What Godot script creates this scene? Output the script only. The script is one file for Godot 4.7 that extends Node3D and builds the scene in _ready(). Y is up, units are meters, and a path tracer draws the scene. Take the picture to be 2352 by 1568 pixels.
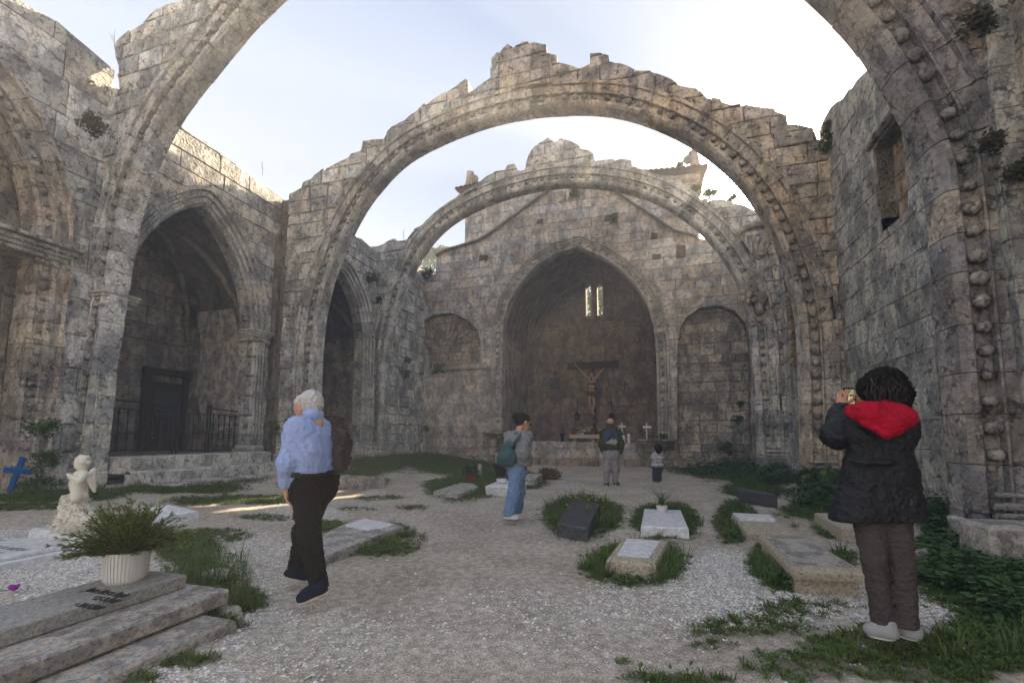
extends Node3D

# ---------------------------------------------------------------- camera numbers (photo measured on a 2352 x 1568 grid)
const F := 1045.0
const EYE := 1.3
const PITCH := 6.0
const YAW := 16.638
var PY := 1000.0 - F * tan(deg_to_rad(PITCH))
var cam_basis := Basis.from_euler(Vector3(deg_to_rad(PITCH), deg_to_rad(YAW), 0))
var eye := Vector3(0, EYE, 0)
var rng := RandomNumberGenerator.new()
var M := {}
var noise := FastNoiseLite.new()
var noise2 := FastNoiseLite.new()

func ray(x: float, y: float) -> Vector3:
	return cam_basis * Vector3((x - 1176.0) / F, -(y - PY) / F, -1.0)
func onz(x: float, y: float, z: float) -> Vector3:
	var d := ray(x, y)
	return eye + d * (z / d.z)
func onx(x: float, y: float, wx: float) -> Vector3:
	var d := ray(x, y)
	return eye + d * (wx / d.x)
func ony(x: float, y: float, wy: float) -> Vector3:
	var d := ray(x, y)
	return eye + d * ((wy - EYE) / d.y)
func ond(x: float, y: float, depth: float) -> Vector3:   # at a distance along the level view direction
	var d := ray(x, y)
	var fwd := Vector3(-sin(deg_to_rad(YAW)), 0, -cos(deg_to_rad(YAW)))
	return eye + d * (depth / d.dot(fwd))
func gh(x: float, z: float) -> float:                    # height of the ground
	var h := 0.30 * smoothstep(-5.5, -10.0, x) + 0.12 * smoothstep(-7.0, -16.0, z)
	h += 0.2 * smoothstep(1.8, 3.6, x) * smoothstep(-4.0, -13.0, z)
	h += 0.10 * smoothstep(-6.0, -9.5, x) * smoothstep(-12.0, -16.0, z)
	return h + 0.035 * noise2.get_noise_2d(x * 14.0, z * 14.0)
func ong(x: float, y: float) -> Vector3:                 # on the ground
	var p := ony(x, y, 0.0)
	for i in 6:
		p = ony(x, y, gh(p.x, p.z))
	return p
func rf(a: float, b: float) -> float:
	return rng.randf_range(a, b)
func lin(r: float, g: float, b: float) -> Color:         # a colour given by its linear base values
	return Color(r, g, b).linear_to_srgb()

# ---------------------------------------------------------------- mesh builder
class MB:
	var v := PackedVector3Array()
	var n := PackedVector3Array()
	var c := PackedColorArray()
	var col := Color.WHITE
	func tri(a: Vector3, b: Vector3, d: Vector3) -> void:
		var m := (d - a).cross(b - a).normalized()
		v.append(a); v.append(b); v.append(d)
		n.append(m); n.append(m); n.append(m)
		c.append(col); c.append(col); c.append(col)
	func trio(a: Vector3, b: Vector3, d: Vector3, out: Vector3) -> void:
		if (d - a).cross(b - a).dot(out) < 0.0: tri(a, d, b)
		else: tri(a, b, d)
	func quad(a: Vector3, b: Vector3, d: Vector3, e: Vector3) -> void:
		tri(a, b, d); tri(a, d, e)
	func quado(a: Vector3, b: Vector3, d: Vector3, e: Vector3, out: Vector3) -> void:
		trio(a, b, d, out); trio(a, d, e, out)
	func tris(a: Vector3, b: Vector3, d: Vector3, na: Vector3, nb: Vector3, nd: Vector3) -> void:
		if (d - a).cross(b - a).dot(na + nb + nd) < 0.0:
			v.append(a); v.append(d); v.append(b)
			n.append(na); n.append(nd); n.append(nb)
		else:
			v.append(a); v.append(b); v.append(d)
			n.append(na); n.append(nb); n.append(nd)
		c.append(col); c.append(col); c.append(col)
	func mesh() -> ArrayMesh:
		var am := ArrayMesh.new()
		if v.is_empty(): return am
		var a := []
		a.resize(Mesh.ARRAY_MAX)
		a[Mesh.ARRAY_VERTEX] = v
		a[Mesh.ARRAY_NORMAL] = n
		a[Mesh.ARRAY_COLOR] = c
		am.add_surface_from_arrays(Mesh.PRIMITIVE_TRIANGLES, a)
		return am
	# a box with chamfered edges; t places it, s is its full size
	func box(t: Transform3D, s: Vector3, b := 0.01) -> void:
		var h := s * 0.5
		b = minf(b, minf(h.x, minf(h.y, h.z)) * 0.9)
		for ax in 3:
			var u := (ax + 1) % 3
			var w := (ax + 2) % 3
			for sg in [-1.0, 1.0]:
				var q := []
				for k in [[-1, -1], [1, -1], [1, 1], [-1, 1]]:
					var p := Vector3.ZERO
					p[ax] = sg * h[ax]; p[u] = k[0] * (h[u] - b); p[w] = k[1] * (h[w] - b)
					q.append(t * p)
				quado(q[0], q[1], q[2], q[3], t.basis[ax] * sg)
				for s2 in [-1.0, 1.0]:
					var e := []
					for k in [[0, -1], [0, 1], [1, 1], [1, -1]]:
						var p := Vector3.ZERO
						p[ax] = sg * (h[ax] if k[0] == 0 else h[ax] - b)
						p[u] = s2 * (h[u] - b if k[0] == 0 else h[u])
						p[w] = k[1] * (h[w] - b)
						e.append(t * p)
					quado(e[0], e[1], e[2], e[3], t.basis[ax] * sg + t.basis[u] * s2)
		for sx in [-1.0, 1.0]:
			for sy in [-1.0, 1.0]:
				for sz in [-1.0, 1.0]:
					trio(t * Vector3(sx * h.x, sy * (h.y - b), sz * (h.z - b)), t * Vector3(sx * (h.x - b), sy * h.y, sz * (h.z - b)), t * Vector3(sx * (h.x - b), sy * (h.y - b), sz * h.z), t.basis * Vector3(sx, sy, sz))
	# turned about a vertical axis: p is a list of Vector2(radius, height)
	func lathe(t: Transform3D, p: Array, seg := 14, smooth := true) -> void:
		for i in p.size() - 1:
			var a: Vector2 = p[i]
			var b: Vector2 = p[i + 1]
			var sl := Vector2(b.y - a.y, a.x - b.x).normalized()
			for k in seg:
				var a0 := TAU * k / seg
				var a1 := TAU * (k + 1) / seg
				var d0 := Vector3(cos(a0), 0, sin(a0))
				var d1 := Vector3(cos(a1), 0, sin(a1))
				var n0: Vector3 = t.basis * (d0 * sl.x + Vector3.UP * sl.y)
				var n1: Vector3 = t.basis * (d1 * sl.x + Vector3.UP * sl.y)
				if not smooth:
					n0 = (n0 + n1) * 0.5
					n1 = n0
				var p00: Vector3 = t * (d0 * a.x + Vector3.UP * a.y)
				var p10: Vector3 = t * (d1 * a.x + Vector3.UP * a.y)
				var p01: Vector3 = t * (d0 * b.x + Vector3.UP * b.y)
				var p11: Vector3 = t * (d1 * b.x + Vector3.UP * b.y)
				if a.x > 0.0001: tris(p00, p10, p11, n0.normalized(), n1.normalized(), n1.normalized())
				if b.x > 0.0001: tris(p00, p11, p01, n0.normalized(), n1.normalized(), n0.normalized())
	# a tube along points with a radius at each
	func tube(pts: Array, rad: Array, seg := 8) -> void:
		var rings := []
		var dirs := []
		var side := Vector3.ZERO
		for i in pts.size():
			var d: Vector3 = (pts[mini(i + 1, pts.size() - 1)] - pts[maxi(i - 1, 0)]).normalized()
			if side == Vector3.ZERO: side = d.cross(Vector3(0.31, 0.2, 0.93)).normalized()
			side = (side - d * side.dot(d)).normalized()
			var up := d.cross(side)
			var ring := []
			var dd := []
			var r: float = rad[mini(i, rad.size() - 1)]
			for k in seg:
				var w: Vector3 = side * cos(TAU * k / seg) + up * sin(TAU * k / seg)
				dd.append(w)
				ring.append(pts[i] + w * r)
			rings.append(ring); dirs.append(dd)
		for i in pts.size() - 1:
			for k in seg:
				var l := (k + 1) % seg
				tris(rings[i][k], rings[i][l], rings[i + 1][l], dirs[i][k], dirs[i][l], dirs[i + 1][l])
				tris(rings[i][k], rings[i + 1][l], rings[i + 1][k], dirs[i][k], dirs[i + 1][l], dirs[i + 1][k])
		for e in [0, pts.size() - 1]:
			var out: Vector3 = (pts[0] - pts[1]) if e == 0 else (pts[e] - pts[e - 1])
			for k in seg - 2: trio(rings[e][0], rings[e][k + 1], rings[e][k + 2], out)
	func ball(t: Transform3D, seg := 10, rows := 6) -> void:   # t carries the radii in its basis
		var nt := t.basis.inverse().transposed()
		for i in rows:
			var a := PI * i / rows - PI / 2
			var b := PI * (i + 1) / rows - PI / 2
			for k in seg:
				var q := []
				for s in [[a, k], [a, k + 1], [b, k + 1], [b, k]]:
					var w: float = TAU * s[1] / seg
					q.append(Vector3(cos(s[0]) * cos(w), sin(s[0]), cos(s[0]) * sin(w)))
				if i > 0: tris(t * q[0], t * q[1], t * q[2], (nt * q[0]).normalized(), (nt * q[1]).normalized(), (nt * q[2]).normalized())
				if i < rows - 1: tris(t * q[0], t * q[2], t * q[3], (nt * q[0]).normalized(), (nt * q[2]).normalized(), (nt * q[3]).normalized())
	# a slab: outline of its top (3-D points) and how deep it goes; top edges chamfered
	func slab(top: Array, depth: float, bev := 0.012, flare := 0.0) -> void:
		var ce := Vector3.ZERO
		for p in top: ce += p / top.size()
		var k := top.size()
		var inn := []
		var mid := []
		var bot := []
		for p in top:
			var d: Vector3 = (p - ce); d.y = 0
			var dn := d.normalized()
			inn.append(p - dn * bev * 1.3)
			mid.append(p - Vector3.UP * bev)
			bot.append(p + dn * flare - Vector3.UP * depth)
		for i in k:
			var j := (i + 1) % k
			var out: Vector3 = (mid[i] + mid[j]) * 0.5 - ce
			trio(ce + Vector3.UP * 0.0, inn[i], inn[j], Vector3.UP)
			quado(inn[i], inn[j], mid[j], mid[i], Vector3(out.x, 0.3, out.z))
			quado(mid[i], mid[j], bot[j], bot[i], Vector3(out.x, 0, out.z))

# ---------------------------------------------------------------- naming
var used := {}
func numbered(called: String) -> String:
	var k: int = used.get(called, 0)
	used[called] = k + 1
	return called if k == 0 else "%s_%03d" % [called, k]
func thing(called: String, label: String, category: String, at: Vector3, group := "") -> Node3D:
	var o := Node3D.new()
	o.name = numbered(called)
	add_child(o)
	o.position = at
	tag(o, label, category, group)
	return o
func tag(o: Node3D, label: String, category: String, group := "") -> void:
	o.set_meta("label", label)
	o.set_meta("category", category)
	if group: o.set_meta("group", group)
func obj(called: String, mesh: Mesh, m: Material, parent: Node = self) -> MeshInstance3D:   # meshes are in world coordinates
	var o := MeshInstance3D.new()
	o.mesh = mesh
	o.material_override = m
	if parent == self:
		o.name = numbered(called)
		add_child(o)
	else:
		o.name = called
		if parent.get_parent() == self and not parent is MeshInstance3D: o.position = -(parent as Node3D).position
		parent.add_child(o, true)
	return o
func one(called: String, mesh: Mesh, m: Material, label: String, category: String, group := "") -> MeshInstance3D:
	var o := obj(called, mesh, m)
	tag(o, label, category, group)
	return o
func piece(called: String, mesh: Mesh, m: Material, parent: Node3D, t: Transform3D) -> MeshInstance3D:   # a shared mesh placed by t (world)
	var o := MeshInstance3D.new()
	o.mesh = mesh
	o.material_override = m
	o.name = called
	o.transform = Transform3D(t.basis, t.origin - parent.position)
	parent.add_child(o, true)
	return o
func struct(called: String, mesh: Mesh, m: Material) -> MeshInstance3D:
	var o := obj(called, mesh, m)
	o.set_meta("kind", "structure")
	return o
func scatter(called: String, mesh: Mesh, m: Material, ts: Array, cols: Array, parent: Node = self) -> MultiMeshInstance3D:
	var mm := MultiMesh.new()
	mm.transform_format = MultiMesh.TRANSFORM_3D
	mm.use_colors = true
	mm.mesh = mesh
	mm.instance_count = ts.size()
	for i in ts.size():
		mm.set_instance_transform(i, ts[i])
		mm.set_instance_color(i, cols[i])
	var o := MultiMeshInstance3D.new()
	o.multimesh = mm
	o.material_override = m
	if parent == self: o.name = numbered(called)
	else: o.name = called
	parent.add_child(o, true)
	if parent != self: o.position = -(parent as Node3D).position
	o.set_meta("kind", "stuff")
	return o

# ---------------------------------------------------------------- textures and materials
func nimg(size: int, freq: float, type: int, oct: int, sd: int, cell := -1) -> PackedByteArray:
	var f := FastNoiseLite.new()
	f.seed = sd
	f.noise_type = type
	f.frequency = freq
	f.fractal_octaves = oct
	f.fractal_type = FastNoiseLite.FRACTAL_FBM if oct > 1 else FastNoiseLite.FRACTAL_NONE
	if cell >= 0: f.cellular_return_type = cell
	var im := f.get_seamless_image(size, size, false, false, 0.12, true)
	im.convert(Image.FORMAT_L8)
	return im.get_data()
func tex_from(data: PackedByteArray, size: int, fmt := Image.FORMAT_RGB8) -> ImageTexture:
	return ImageTexture.create_from_image(Image.create_from_data(size, size, false, fmt, data))
const SX := FastNoiseLite.TYPE_SIMPLEX
const CE := FastNoiseLite.TYPE_CELLULAR
func stone_texture(size: int, sd: int, lichen: float, dark: float, warm: float) -> ImageTexture:
	var a := nimg(size, 0.006, SX, 4, sd)
	var b := nimg(size, 0.08, SX, 3, sd + 1)
	var c := nimg(size, 0.012, SX, 4, sd + 2)
	var d := nimg(size, 0.045, CE, 1, sd + 3, FastNoiseLite.RETURN_DISTANCE)
	var d2 := nimg(size, 0.018, CE, 1, sd + 5, FastNoiseLite.RETURN_DISTANCE)
	var w := nimg(size, 0.009, SX, 3, sd + 4)
	var out := PackedByteArray()
	out.resize(size * size * 3)
	var k := 0
	for i in size * size:
		var va := a[i] / 255.0
		var vb := b[i] / 255.0
		var vc := c[i] / 255.0
		var vw := w[i] / 255.0
		var v := 0.86 + 0.20 * (va - 0.5) + 0.34 * (vb - 0.5)
		var dk := clampf((vc - 0.54) * 5.0, 0.0, 1.0) * dark * (0.6 + 0.8 * vb)
		v *= 1.0 - minf(dk, 0.66)
		var wm := clampf((vw - 0.42) * 4.0, 0.0, 1.0) * warm
		var r := v * (1.0 + 0.07 * wm)
		var g := v * (1.0 - 0.05 * wm)
		var bl := v * (1.0 - 0.20 * wm)
		var li := clampf((0.33 - d[i] / 255.0 + (vw - 0.5) * 0.5 + (va - 0.5) * 0.45) * 13.0, 0.0, 1.0)
		li = maxf(li, clampf((0.29 - d2[i] / 255.0 + (vb - 0.5) * 0.35 + (vc - 0.5) * 0.5) * 9.0, 0.0, 1.0)) * lichen * (0.8 + 0.5 * vb)
		li = minf(li, 1.0)
		r = lerpf(r, 1.0, li); g = lerpf(g, 1.0, li); bl = lerpf(bl, 0.97, li)
		out[k] = int(clampf(r, 0, 1) * 255); out[k + 1] = int(clampf(g, 0, 1) * 255); out[k + 2] = int(clampf(bl, 0, 1) * 255)
		k += 3
	return tex_from(out, size)
func stain_texture(size: int, sd: int, lo: float) -> ImageTexture:
	var a := nimg(size, 0.012, SX, 5, sd)
	var b := nimg(size, 0.03, SX, 3, sd + 1)
	var out := PackedByteArray()
	out.resize(size * size * 3)
	for i in size * size:
		var t := smoothstep(0.30, 0.66, a[i] / 255.0 + (b[i] / 255.0 - 0.5) * 0.3)
		var v := lerpf(lo, 1.0, t)
		out[i * 3] = int(v * 255); out[i * 3 + 1] = int(minf(1.0, v * 1.0 + 0.01) * 253); out[i * 3 + 2] = int(minf(1.0, v * 0.99 + 0.03) * 252)
	return tex_from(out, size)
func mat(col: Color, rough := 0.9, vc := false) -> StandardMaterial3D:
	var m := StandardMaterial3D.new()
	m.albedo_color = col
	m.roughness = rough
	m.metallic_specular = 0.35
	m.vertex_color_use_as_albedo = vc
	return m
func tri_tex(m: StandardMaterial3D, albedo: Texture2D, scale: float, bump: Texture2D = null, cm := 1.0, stain: Texture2D = null, sscale := Vector3(0.2, 0.05, 0.2)) -> StandardMaterial3D:
	m.uv1_triplanar = true
	m.uv1_world_triplanar = true
	m.uv1_scale = Vector3.ONE * scale
	m.uv1_triplanar_sharpness = 6.0
	if albedo: m.albedo_texture = albedo
	if bump:
		m.heightmap_enabled = true
		m.heightmap_texture = bump
		m.heightmap_scale = cm
	if stain:
		m.detail_enabled = true
		m.detail_albedo = stain
		m.detail_blend_mode = BaseMaterial3D.BLEND_MODE_MUL
		m.detail_uv_layer = BaseMaterial3D.DETAIL_UV_2
		m.uv2_triplanar = true
		m.uv2_world_triplanar = true
		m.uv2_scale = sscale
		m.uv2_triplanar_sharpness = 4.0
	return m
func cloth(col: Color, bump: Texture2D, cm := 0.25, scale := 4.0) -> StandardMaterial3D:
	var m := mat(col, 0.92)
	m.metallic_specular = 0.2
	m.uv1_triplanar = true
	m.uv1_scale = Vector3.ONE * scale
	m.heightmap_enabled = true
	m.heightmap_texture = bump
	m.heightmap_scale = cm
	return m
func make_materials() -> void:
	var weathered := stone_texture(768, 11, 0.95, 0.34, 0.42)
	var clean := stone_texture(640, 31, 0.25, 0.24, 0.6)
	var rough := tex_from(nimg(768, 0.03, SX, 5, 77), 768, Image.FORMAT_L8)
	var fine := tex_from(nimg(512, 0.12, SX, 3, 78), 512, Image.FORMAT_L8)
	var folds := tex_from(nimg(512, 0.012, SX, 3, 79), 512, Image.FORMAT_L8)
	var stain := stain_texture(512, 91, 0.78)
	var stain2 := stain_texture(512, 95, 0.80)
	M.rough = rough; M.fine = fine; M.folds = folds
	M.stone = tri_tex(mat(Color.WHITE, 0.95, true), weathered, 0.42, rough, 1.5, stain, Vector3(0.26, 0.14, 0.26))
	M.ashlar = tri_tex(mat(Color.WHITE, 0.95, true), clean, 0.5, rough, 0.9, stain2, Vector3(0.25, 0.12, 0.25))
	M.mortar = tri_tex(mat(lin(0.25, 0.225, 0.19), 0.97), weathered, 0.7, rough, 3.0)
	M.plaster = tri_tex(mat(lin(0.42, 0.36, 0.29), 0.95), clean, 0.35, rough, 1.5, stain, Vector3(0.22, 0.09, 0.22))
	M.pale_plaster = tri_tex(mat(lin(0.72, 0.68, 0.62), 0.95), clean, 0.5, rough, 0.6, stain2, Vector3(0.5, 0.25, 0.5))
	M.granite = tri_tex(mat(lin(0.50, 0.51, 0.52), 0.55), clean, 4.0, fine, 0.15)
	M.old_slab = tri_tex(mat(lin(0.66, 0.64, 0.61), 0.92), clean, 2.6, rough, 0.5, stain2, Vector3.ONE * 0.6)
	M.marble = tri_tex(mat(lin(0.80, 0.80, 0.80), 0.35), stain_texture(512, 53, 0.90), 1.3)
	M.dark_slab = tri_tex(mat(lin(0.10, 0.105, 0.12), 0.45), clean, 0.9, fine, 0.2)
	M.cream = tri_tex(mat(lin(0.74, 0.69, 0.58), 0.6), null, 3.0, fine, 0.12)
	M.tan_slab = tri_tex(mat(lin(0.66, 0.60, 0.49), 0.9), clean, 2.8, rough, 0.5)
	M.iron = mat(lin(0.018, 0.018, 0.02), 0.55)
	M.wood = tri_tex(mat(lin(0.05, 0.035, 0.025), 0.8), null, 3.0, fine, 0.4)
	M.tile = mat(lin(0.24, 0.14, 0.10), 0.9)
	M.foliage = mat(Color.WHITE, 0.75, true)
	M.foliage.backlight_enabled = true
	M.foliage.backlight = Color(0.45, 0.5, 0.2)
	M.paint_blue = mat(lin(0.005, 0.10, 0.32), 0.5)
	M.white_pot = mat(lin(0.72, 0.70, 0.68), 0.45)
	M.red_pot = mat(lin(0.42, 0.02, 0.02), 0.5)
	M.skin = mat(lin(0.55, 0.30, 0.20), 0.55)
	M.skin.subsurf_scatter_enabled = true
	M.skin.subsurf_scatter_strength = 0.12
	M.pebble = mat(Color.WHITE, 0.85, true)
	M.plain = mat(Color.WHITE, 0.8, true)

# ---------------------------------------------------------------- the place
func _ready() -> void:
	rng.seed = 20
	noise.seed = 5; noise.frequency = 0.5
	noise2.seed = 9; noise2.frequency = 0.05
	var cam := Camera3D.new()
	cam.name = "camera"
	cam.projection = Camera3D.PROJECTION_FRUSTUM
	cam.near = 0.1
	cam.size = cam.near * 1568.0 / F
	cam.frustum_offset = Vector2(0, (PY - 784.0) / F * cam.near)
	cam.far = 900.0
	cam.transform = Transform3D(cam_basis, eye)
	add_child(cam)
	cam.current = true
	var env := Environment.new()
	env.background_mode = Environment.BG_SKY
	env.tonemap_mode = Environment.TONE_MAPPER_LINEAR
	env.tonemap_exposure = 6.6
	env.sky = Sky.new()
	env.sky.sky_material = make_sky()
	env.background_energy_multiplier = 1.0
	env.sdfgi_enabled = true
	env.ssao_enabled = true
	env.ssil_enabled = true
	env.fog_enabled = true
	env.fog_density = 0.009
	env.fog_light_color = Color(0.97, 0.98, 1.0)
	var we := WorldEnvironment.new()
	we.name = "environment"
	we.environment = env
	add_child(we)
	var sun := DirectionalLight3D.new()
	sun.name = "sun"
	sun.light_color = Color(1.0, 0.90, 0.76)
	sun.light_energy = 1.6
	sun.light_angular_distance = 0.5
	sun.shadow_enabled = true
	sun.rotation = Vector3(deg_to_rad(-SUN_UP), deg_to_rad(180.0 - SUN_RIGHT), 0)
	add_child(sun)
	make_materials()
	build_ground()
	build_arches()
	build_left_wall()
	build_right_wall()
	build_chancel()
	build_apse()
	build_graves()
	build_furniture()
	build_people()
	build_plants()

const SUN_UP := 26.0
const SUN_RIGHT := 13.7     # degrees to the right of the nave axis

func make_sky() -> PanoramaSkyMaterial:
	var w := 1024
	var h := 512
	var im := Image.create(w, h, false, Image.FORMAT_RGBF)
	var f := FastNoiseLite.new()
	f.seed = 3; f.frequency = 1.3; f.fractal_octaves = 5
	var sd := Vector3(sin(deg_to_rad(SUN_RIGHT)) * cos(deg_to_rad(SUN_UP)), sin(deg_to_rad(SUN_UP)), -cos(deg_to_rad(SUN_RIGHT)) * cos(deg_to_rad(SUN_UP)))
	for j in h:
		var el := (0.5 - (j + 0.5) / h) * PI
		for i in w:
			var az := (i + 0.5) / w * TAU   # the left edge of a panorama looks along -z
			var d := Vector3(sin(az) * cos(el), sin(el), -cos(az) * cos(el))
			var up := maxf(d.y, 0.0)
			var c := Vector3(0.066, 0.089, 0.132).lerp(Vector3(0.235, 0.25, 0.268), pow(1.0 - up, 2.2))
			var near := maxf(d.dot(sd), 0.0)
			var cl := f.get_noise_3d(d.x * 1.0 + d.y, d.y * 2.6, d.z * 1.0 - d.y) * 0.5 + 0.5
			var haze := clampf(pow(near, 9.0) * 0.6 + (smoothstep(0.40, 0.8, cl) - 0.1) * 0.16, 0.0, 1.0)
			c = c.lerp(Vector3(0.148, 0.148, 0.147), haze)
			c += Vector3(1.0, 0.97, 0.92) * (pow(near, 260.0) * 26.0 + pow(near, 30.0) * 0.07)
			if d.y < 0.0: c = Vector3(0.30, 0.28, 0.25)
			im.set_pixel(i, j, Color(c.x, c.y, c.z))
	var m := PanoramaSkyMaterial.new()
	m.panorama = ImageTexture.create_from_image(im)
	return m

# ---------------------------------------------------------------- masonry
const GREY := [Color(0.65, 0.64, 0.61), Color(0.55, 0.55, 0.53), Color(0.68, 0.65, 0.59), Color(0.48, 0.47, 0.47), Color(0.59, 0.55, 0.50), Color(0.74, 0.72, 0.71)]
const WARM := [Color(0.71, 0.66, 0.58), Color(0.67, 0.64, 0.60), Color(0.78, 0.73, 0.67), Color(0.63, 0.56, 0.48), Color(0.72, 0.70, 0.67), Color(0.62, 0.62, 0.60)]
const UMBER := [Color(0.36, 0.32, 0.30), Color(0.30, 0.28, 0.28), Color(0.41, 0.36, 0.32), Color(0.34, 0.32, 0.32)]
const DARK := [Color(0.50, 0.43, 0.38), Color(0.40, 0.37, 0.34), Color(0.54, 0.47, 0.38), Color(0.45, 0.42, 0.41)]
const BROWN := [Color(0.58, 0.48, 0.39), Color(0.51, 0.45, 0.38), Color(0.63, 0.55, 0.44), Color(0.48, 0.43, 0.39), Color(0.59, 0.53, 0.48)]
func tint(pal: Array) -> Color:
	var c: Color = pal[rng.randi() % pal.size()]
	var k := rf(0.86, 1.12)
	return Color(c.r * k, c.g * k, c.b * k)
func area(p: PackedVector2Array) -> float:
	var s := 0.0
	for i in p.size():
		var q := p[(i + 1) % p.size()]
		s += p[i].x * q.y - q.x * p[i].y
	return s * 0.5
func clockwise(p: PackedVector2Array) -> PackedVector2Array:
	var q := p.duplicate()
	if area(q) > 0.0: q.reverse()
	return q
# planes: u to the right as one looks at the face, v up, w out of the wall
func front_plane(z: float) -> Transform3D: return Transform3D(Basis(Vector3.RIGHT, Vector3.UP, Vector3.BACK), Vector3(0, 0, z))
func left_plane(x: float) -> Transform3D: return Transform3D(Basis(Vector3.FORWARD, Vector3.UP, Vector3.RIGHT), Vector3(x, 0, 0))
func right_plane(x: float) -> Transform3D: return Transform3D(Basis(Vector3.BACK, Vector3.UP, Vector3.LEFT), Vector3(x, 0, 0))

func stone(mb: MB, poly: PackedVector2Array, tf: Transform3D, proud: float, back: float, bev: float, wob := 0.006) -> void:
	var p := PackedVector2Array()
	var src := clockwise(poly)
	for i in src.size():
		var a := src[i]
		var b := src[(i + 1) % src.size()]
		p.append(a)
		var l := a.distance_to(b)
		if l > 0.28:
			var k := int(clampf(l / 0.22, 1, 3))
			var nn := (b - a).orthogonal().normalized()
			for q in k: p.append(a.lerp(b, (q + 1.0) / (k + 1.0)) + nn * rf(-wob, wob))
	var n := p.size()
	if n < 3: return
	var inn := PackedVector2Array()
	for i in n:
		var e0 := (p[i] - p[(i + n - 1) % n]).normalized()
		var e1 := (p[(i + 1) % n] - p[i]).normalized()
		var n0 := Vector2(e0.y, -e0.x)     # inward for a clockwise outline
		var n1 := Vector2(e1.y, -e1.x)
		var m := n0 + n1
		var l := m.length()
		m = n0 if l < 0.2 else m / l
		inn.append(p[i] + m * minf(bev / maxf(m.dot(n0), 0.45), bev * 2.0))
	var ids := Geometry2D.triangulate_polygon(inn)
	if ids.is_empty():
		inn = p
		ids = Geometry2D.triangulate_polygon(inn)
		if ids.is_empty(): return
	var front := []
	for q in inn: front.append(tf * Vector3(q.x, q.y, proud + rf(-wob, wob)))
	for i in range(0, ids.size(), 3): mb.trio(front[ids[i]], front[ids[i + 1]], front[ids[i + 2]], tf.basis.z)
	for i in n:
		var j := (i + 1) % n
		var a := tf * Vector3(p[i].x, p[i].y, proud - bev)
		var b := tf * Vector3(p[j].x, p[j].y, proud - bev)
		var a2 := tf * Vector3(p[i].x, p[i].y, -back)
		var b2 := tf * Vector3(p[j].x, p[j].y, -back)
		var e := p[j] - p[i]
		var out := tf.basis * Vector3(-e.y, e.x, 0)
		mb.quado(front[i], front[j], b, a, out + tf.basis.z * e.length())
		mb.quado(a, b, b2, a2, out)

# a solid outline: front at w0, back at w1
func solid(mb: MB, poly: PackedVector2Array, tf: Transform3D, w0: float, w1: float) -> void:
	var p := clockwise(poly)
	var ids := Geometry2D.triangulate_polygon(p)
	for i in range(0, ids.size(), 3):
		mb.trio(tf * Vector3(p[ids[i]].x, p[ids[i]].y, w0), tf * Vector3(p[ids[i + 1]].x, p[ids[i + 1]].y, w0), tf * Vector3(p[ids[i + 2]].x, p[ids[i + 2]].y, w0), tf.basis.z)
		mb.trio(tf * Vector3(p[ids[i]].x, p[ids[i]].y, w1), tf * Vector3(p[ids[i + 1]].x, p[ids[i + 1]].y, w1), tf * Vector3(p[ids[i + 2]].x, p[ids[i + 2]].y, w1), -tf.basis.z)
	for i in p.size():
		var j := (i + 1) % p.size()
		var e := p[j] - p[i]
		mb.quado(tf * Vector3(p[i].x, p[i].y, w0), tf * Vector3(p[j].x, p[j].y, w0), tf * Vector3(p[j].x, p[j].y, w1), tf * Vector3(p[i].x, p[i].y, w1), tf.basis * Vector3(-e.y, e.x, 0))
func rect(x0: float, y0: float, x1: float, y1: float) -> PackedVector2Array:
	return PackedVector2Array([Vector2(x0, y0), Vector2(x1, y0), Vector2(x1, y1), Vector2(x0, y1)])
func minus(polys: Array, hole: PackedVector2Array) -> Array:   # polygons with a hole cut out, each still without holes
	var out := []
	var lo := hole[0].x
	var hi := hole[0].x
	for q in hole:
		lo = minf(lo, q.x); hi = maxf(hi, q.x)
	var mid := (lo + hi) * 0.5
	for p in polys:
		for half in [rect(-99, -99, mid, 99), rect(mid, -99, 99, 99)]:
			for a in Geometry2D.intersect_polygons(p, half):
				for b in Geometry2D.clip_polygons(a, hole):
					if absf(area(b)) > 0.0005: out.append(b)
	return out

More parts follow.
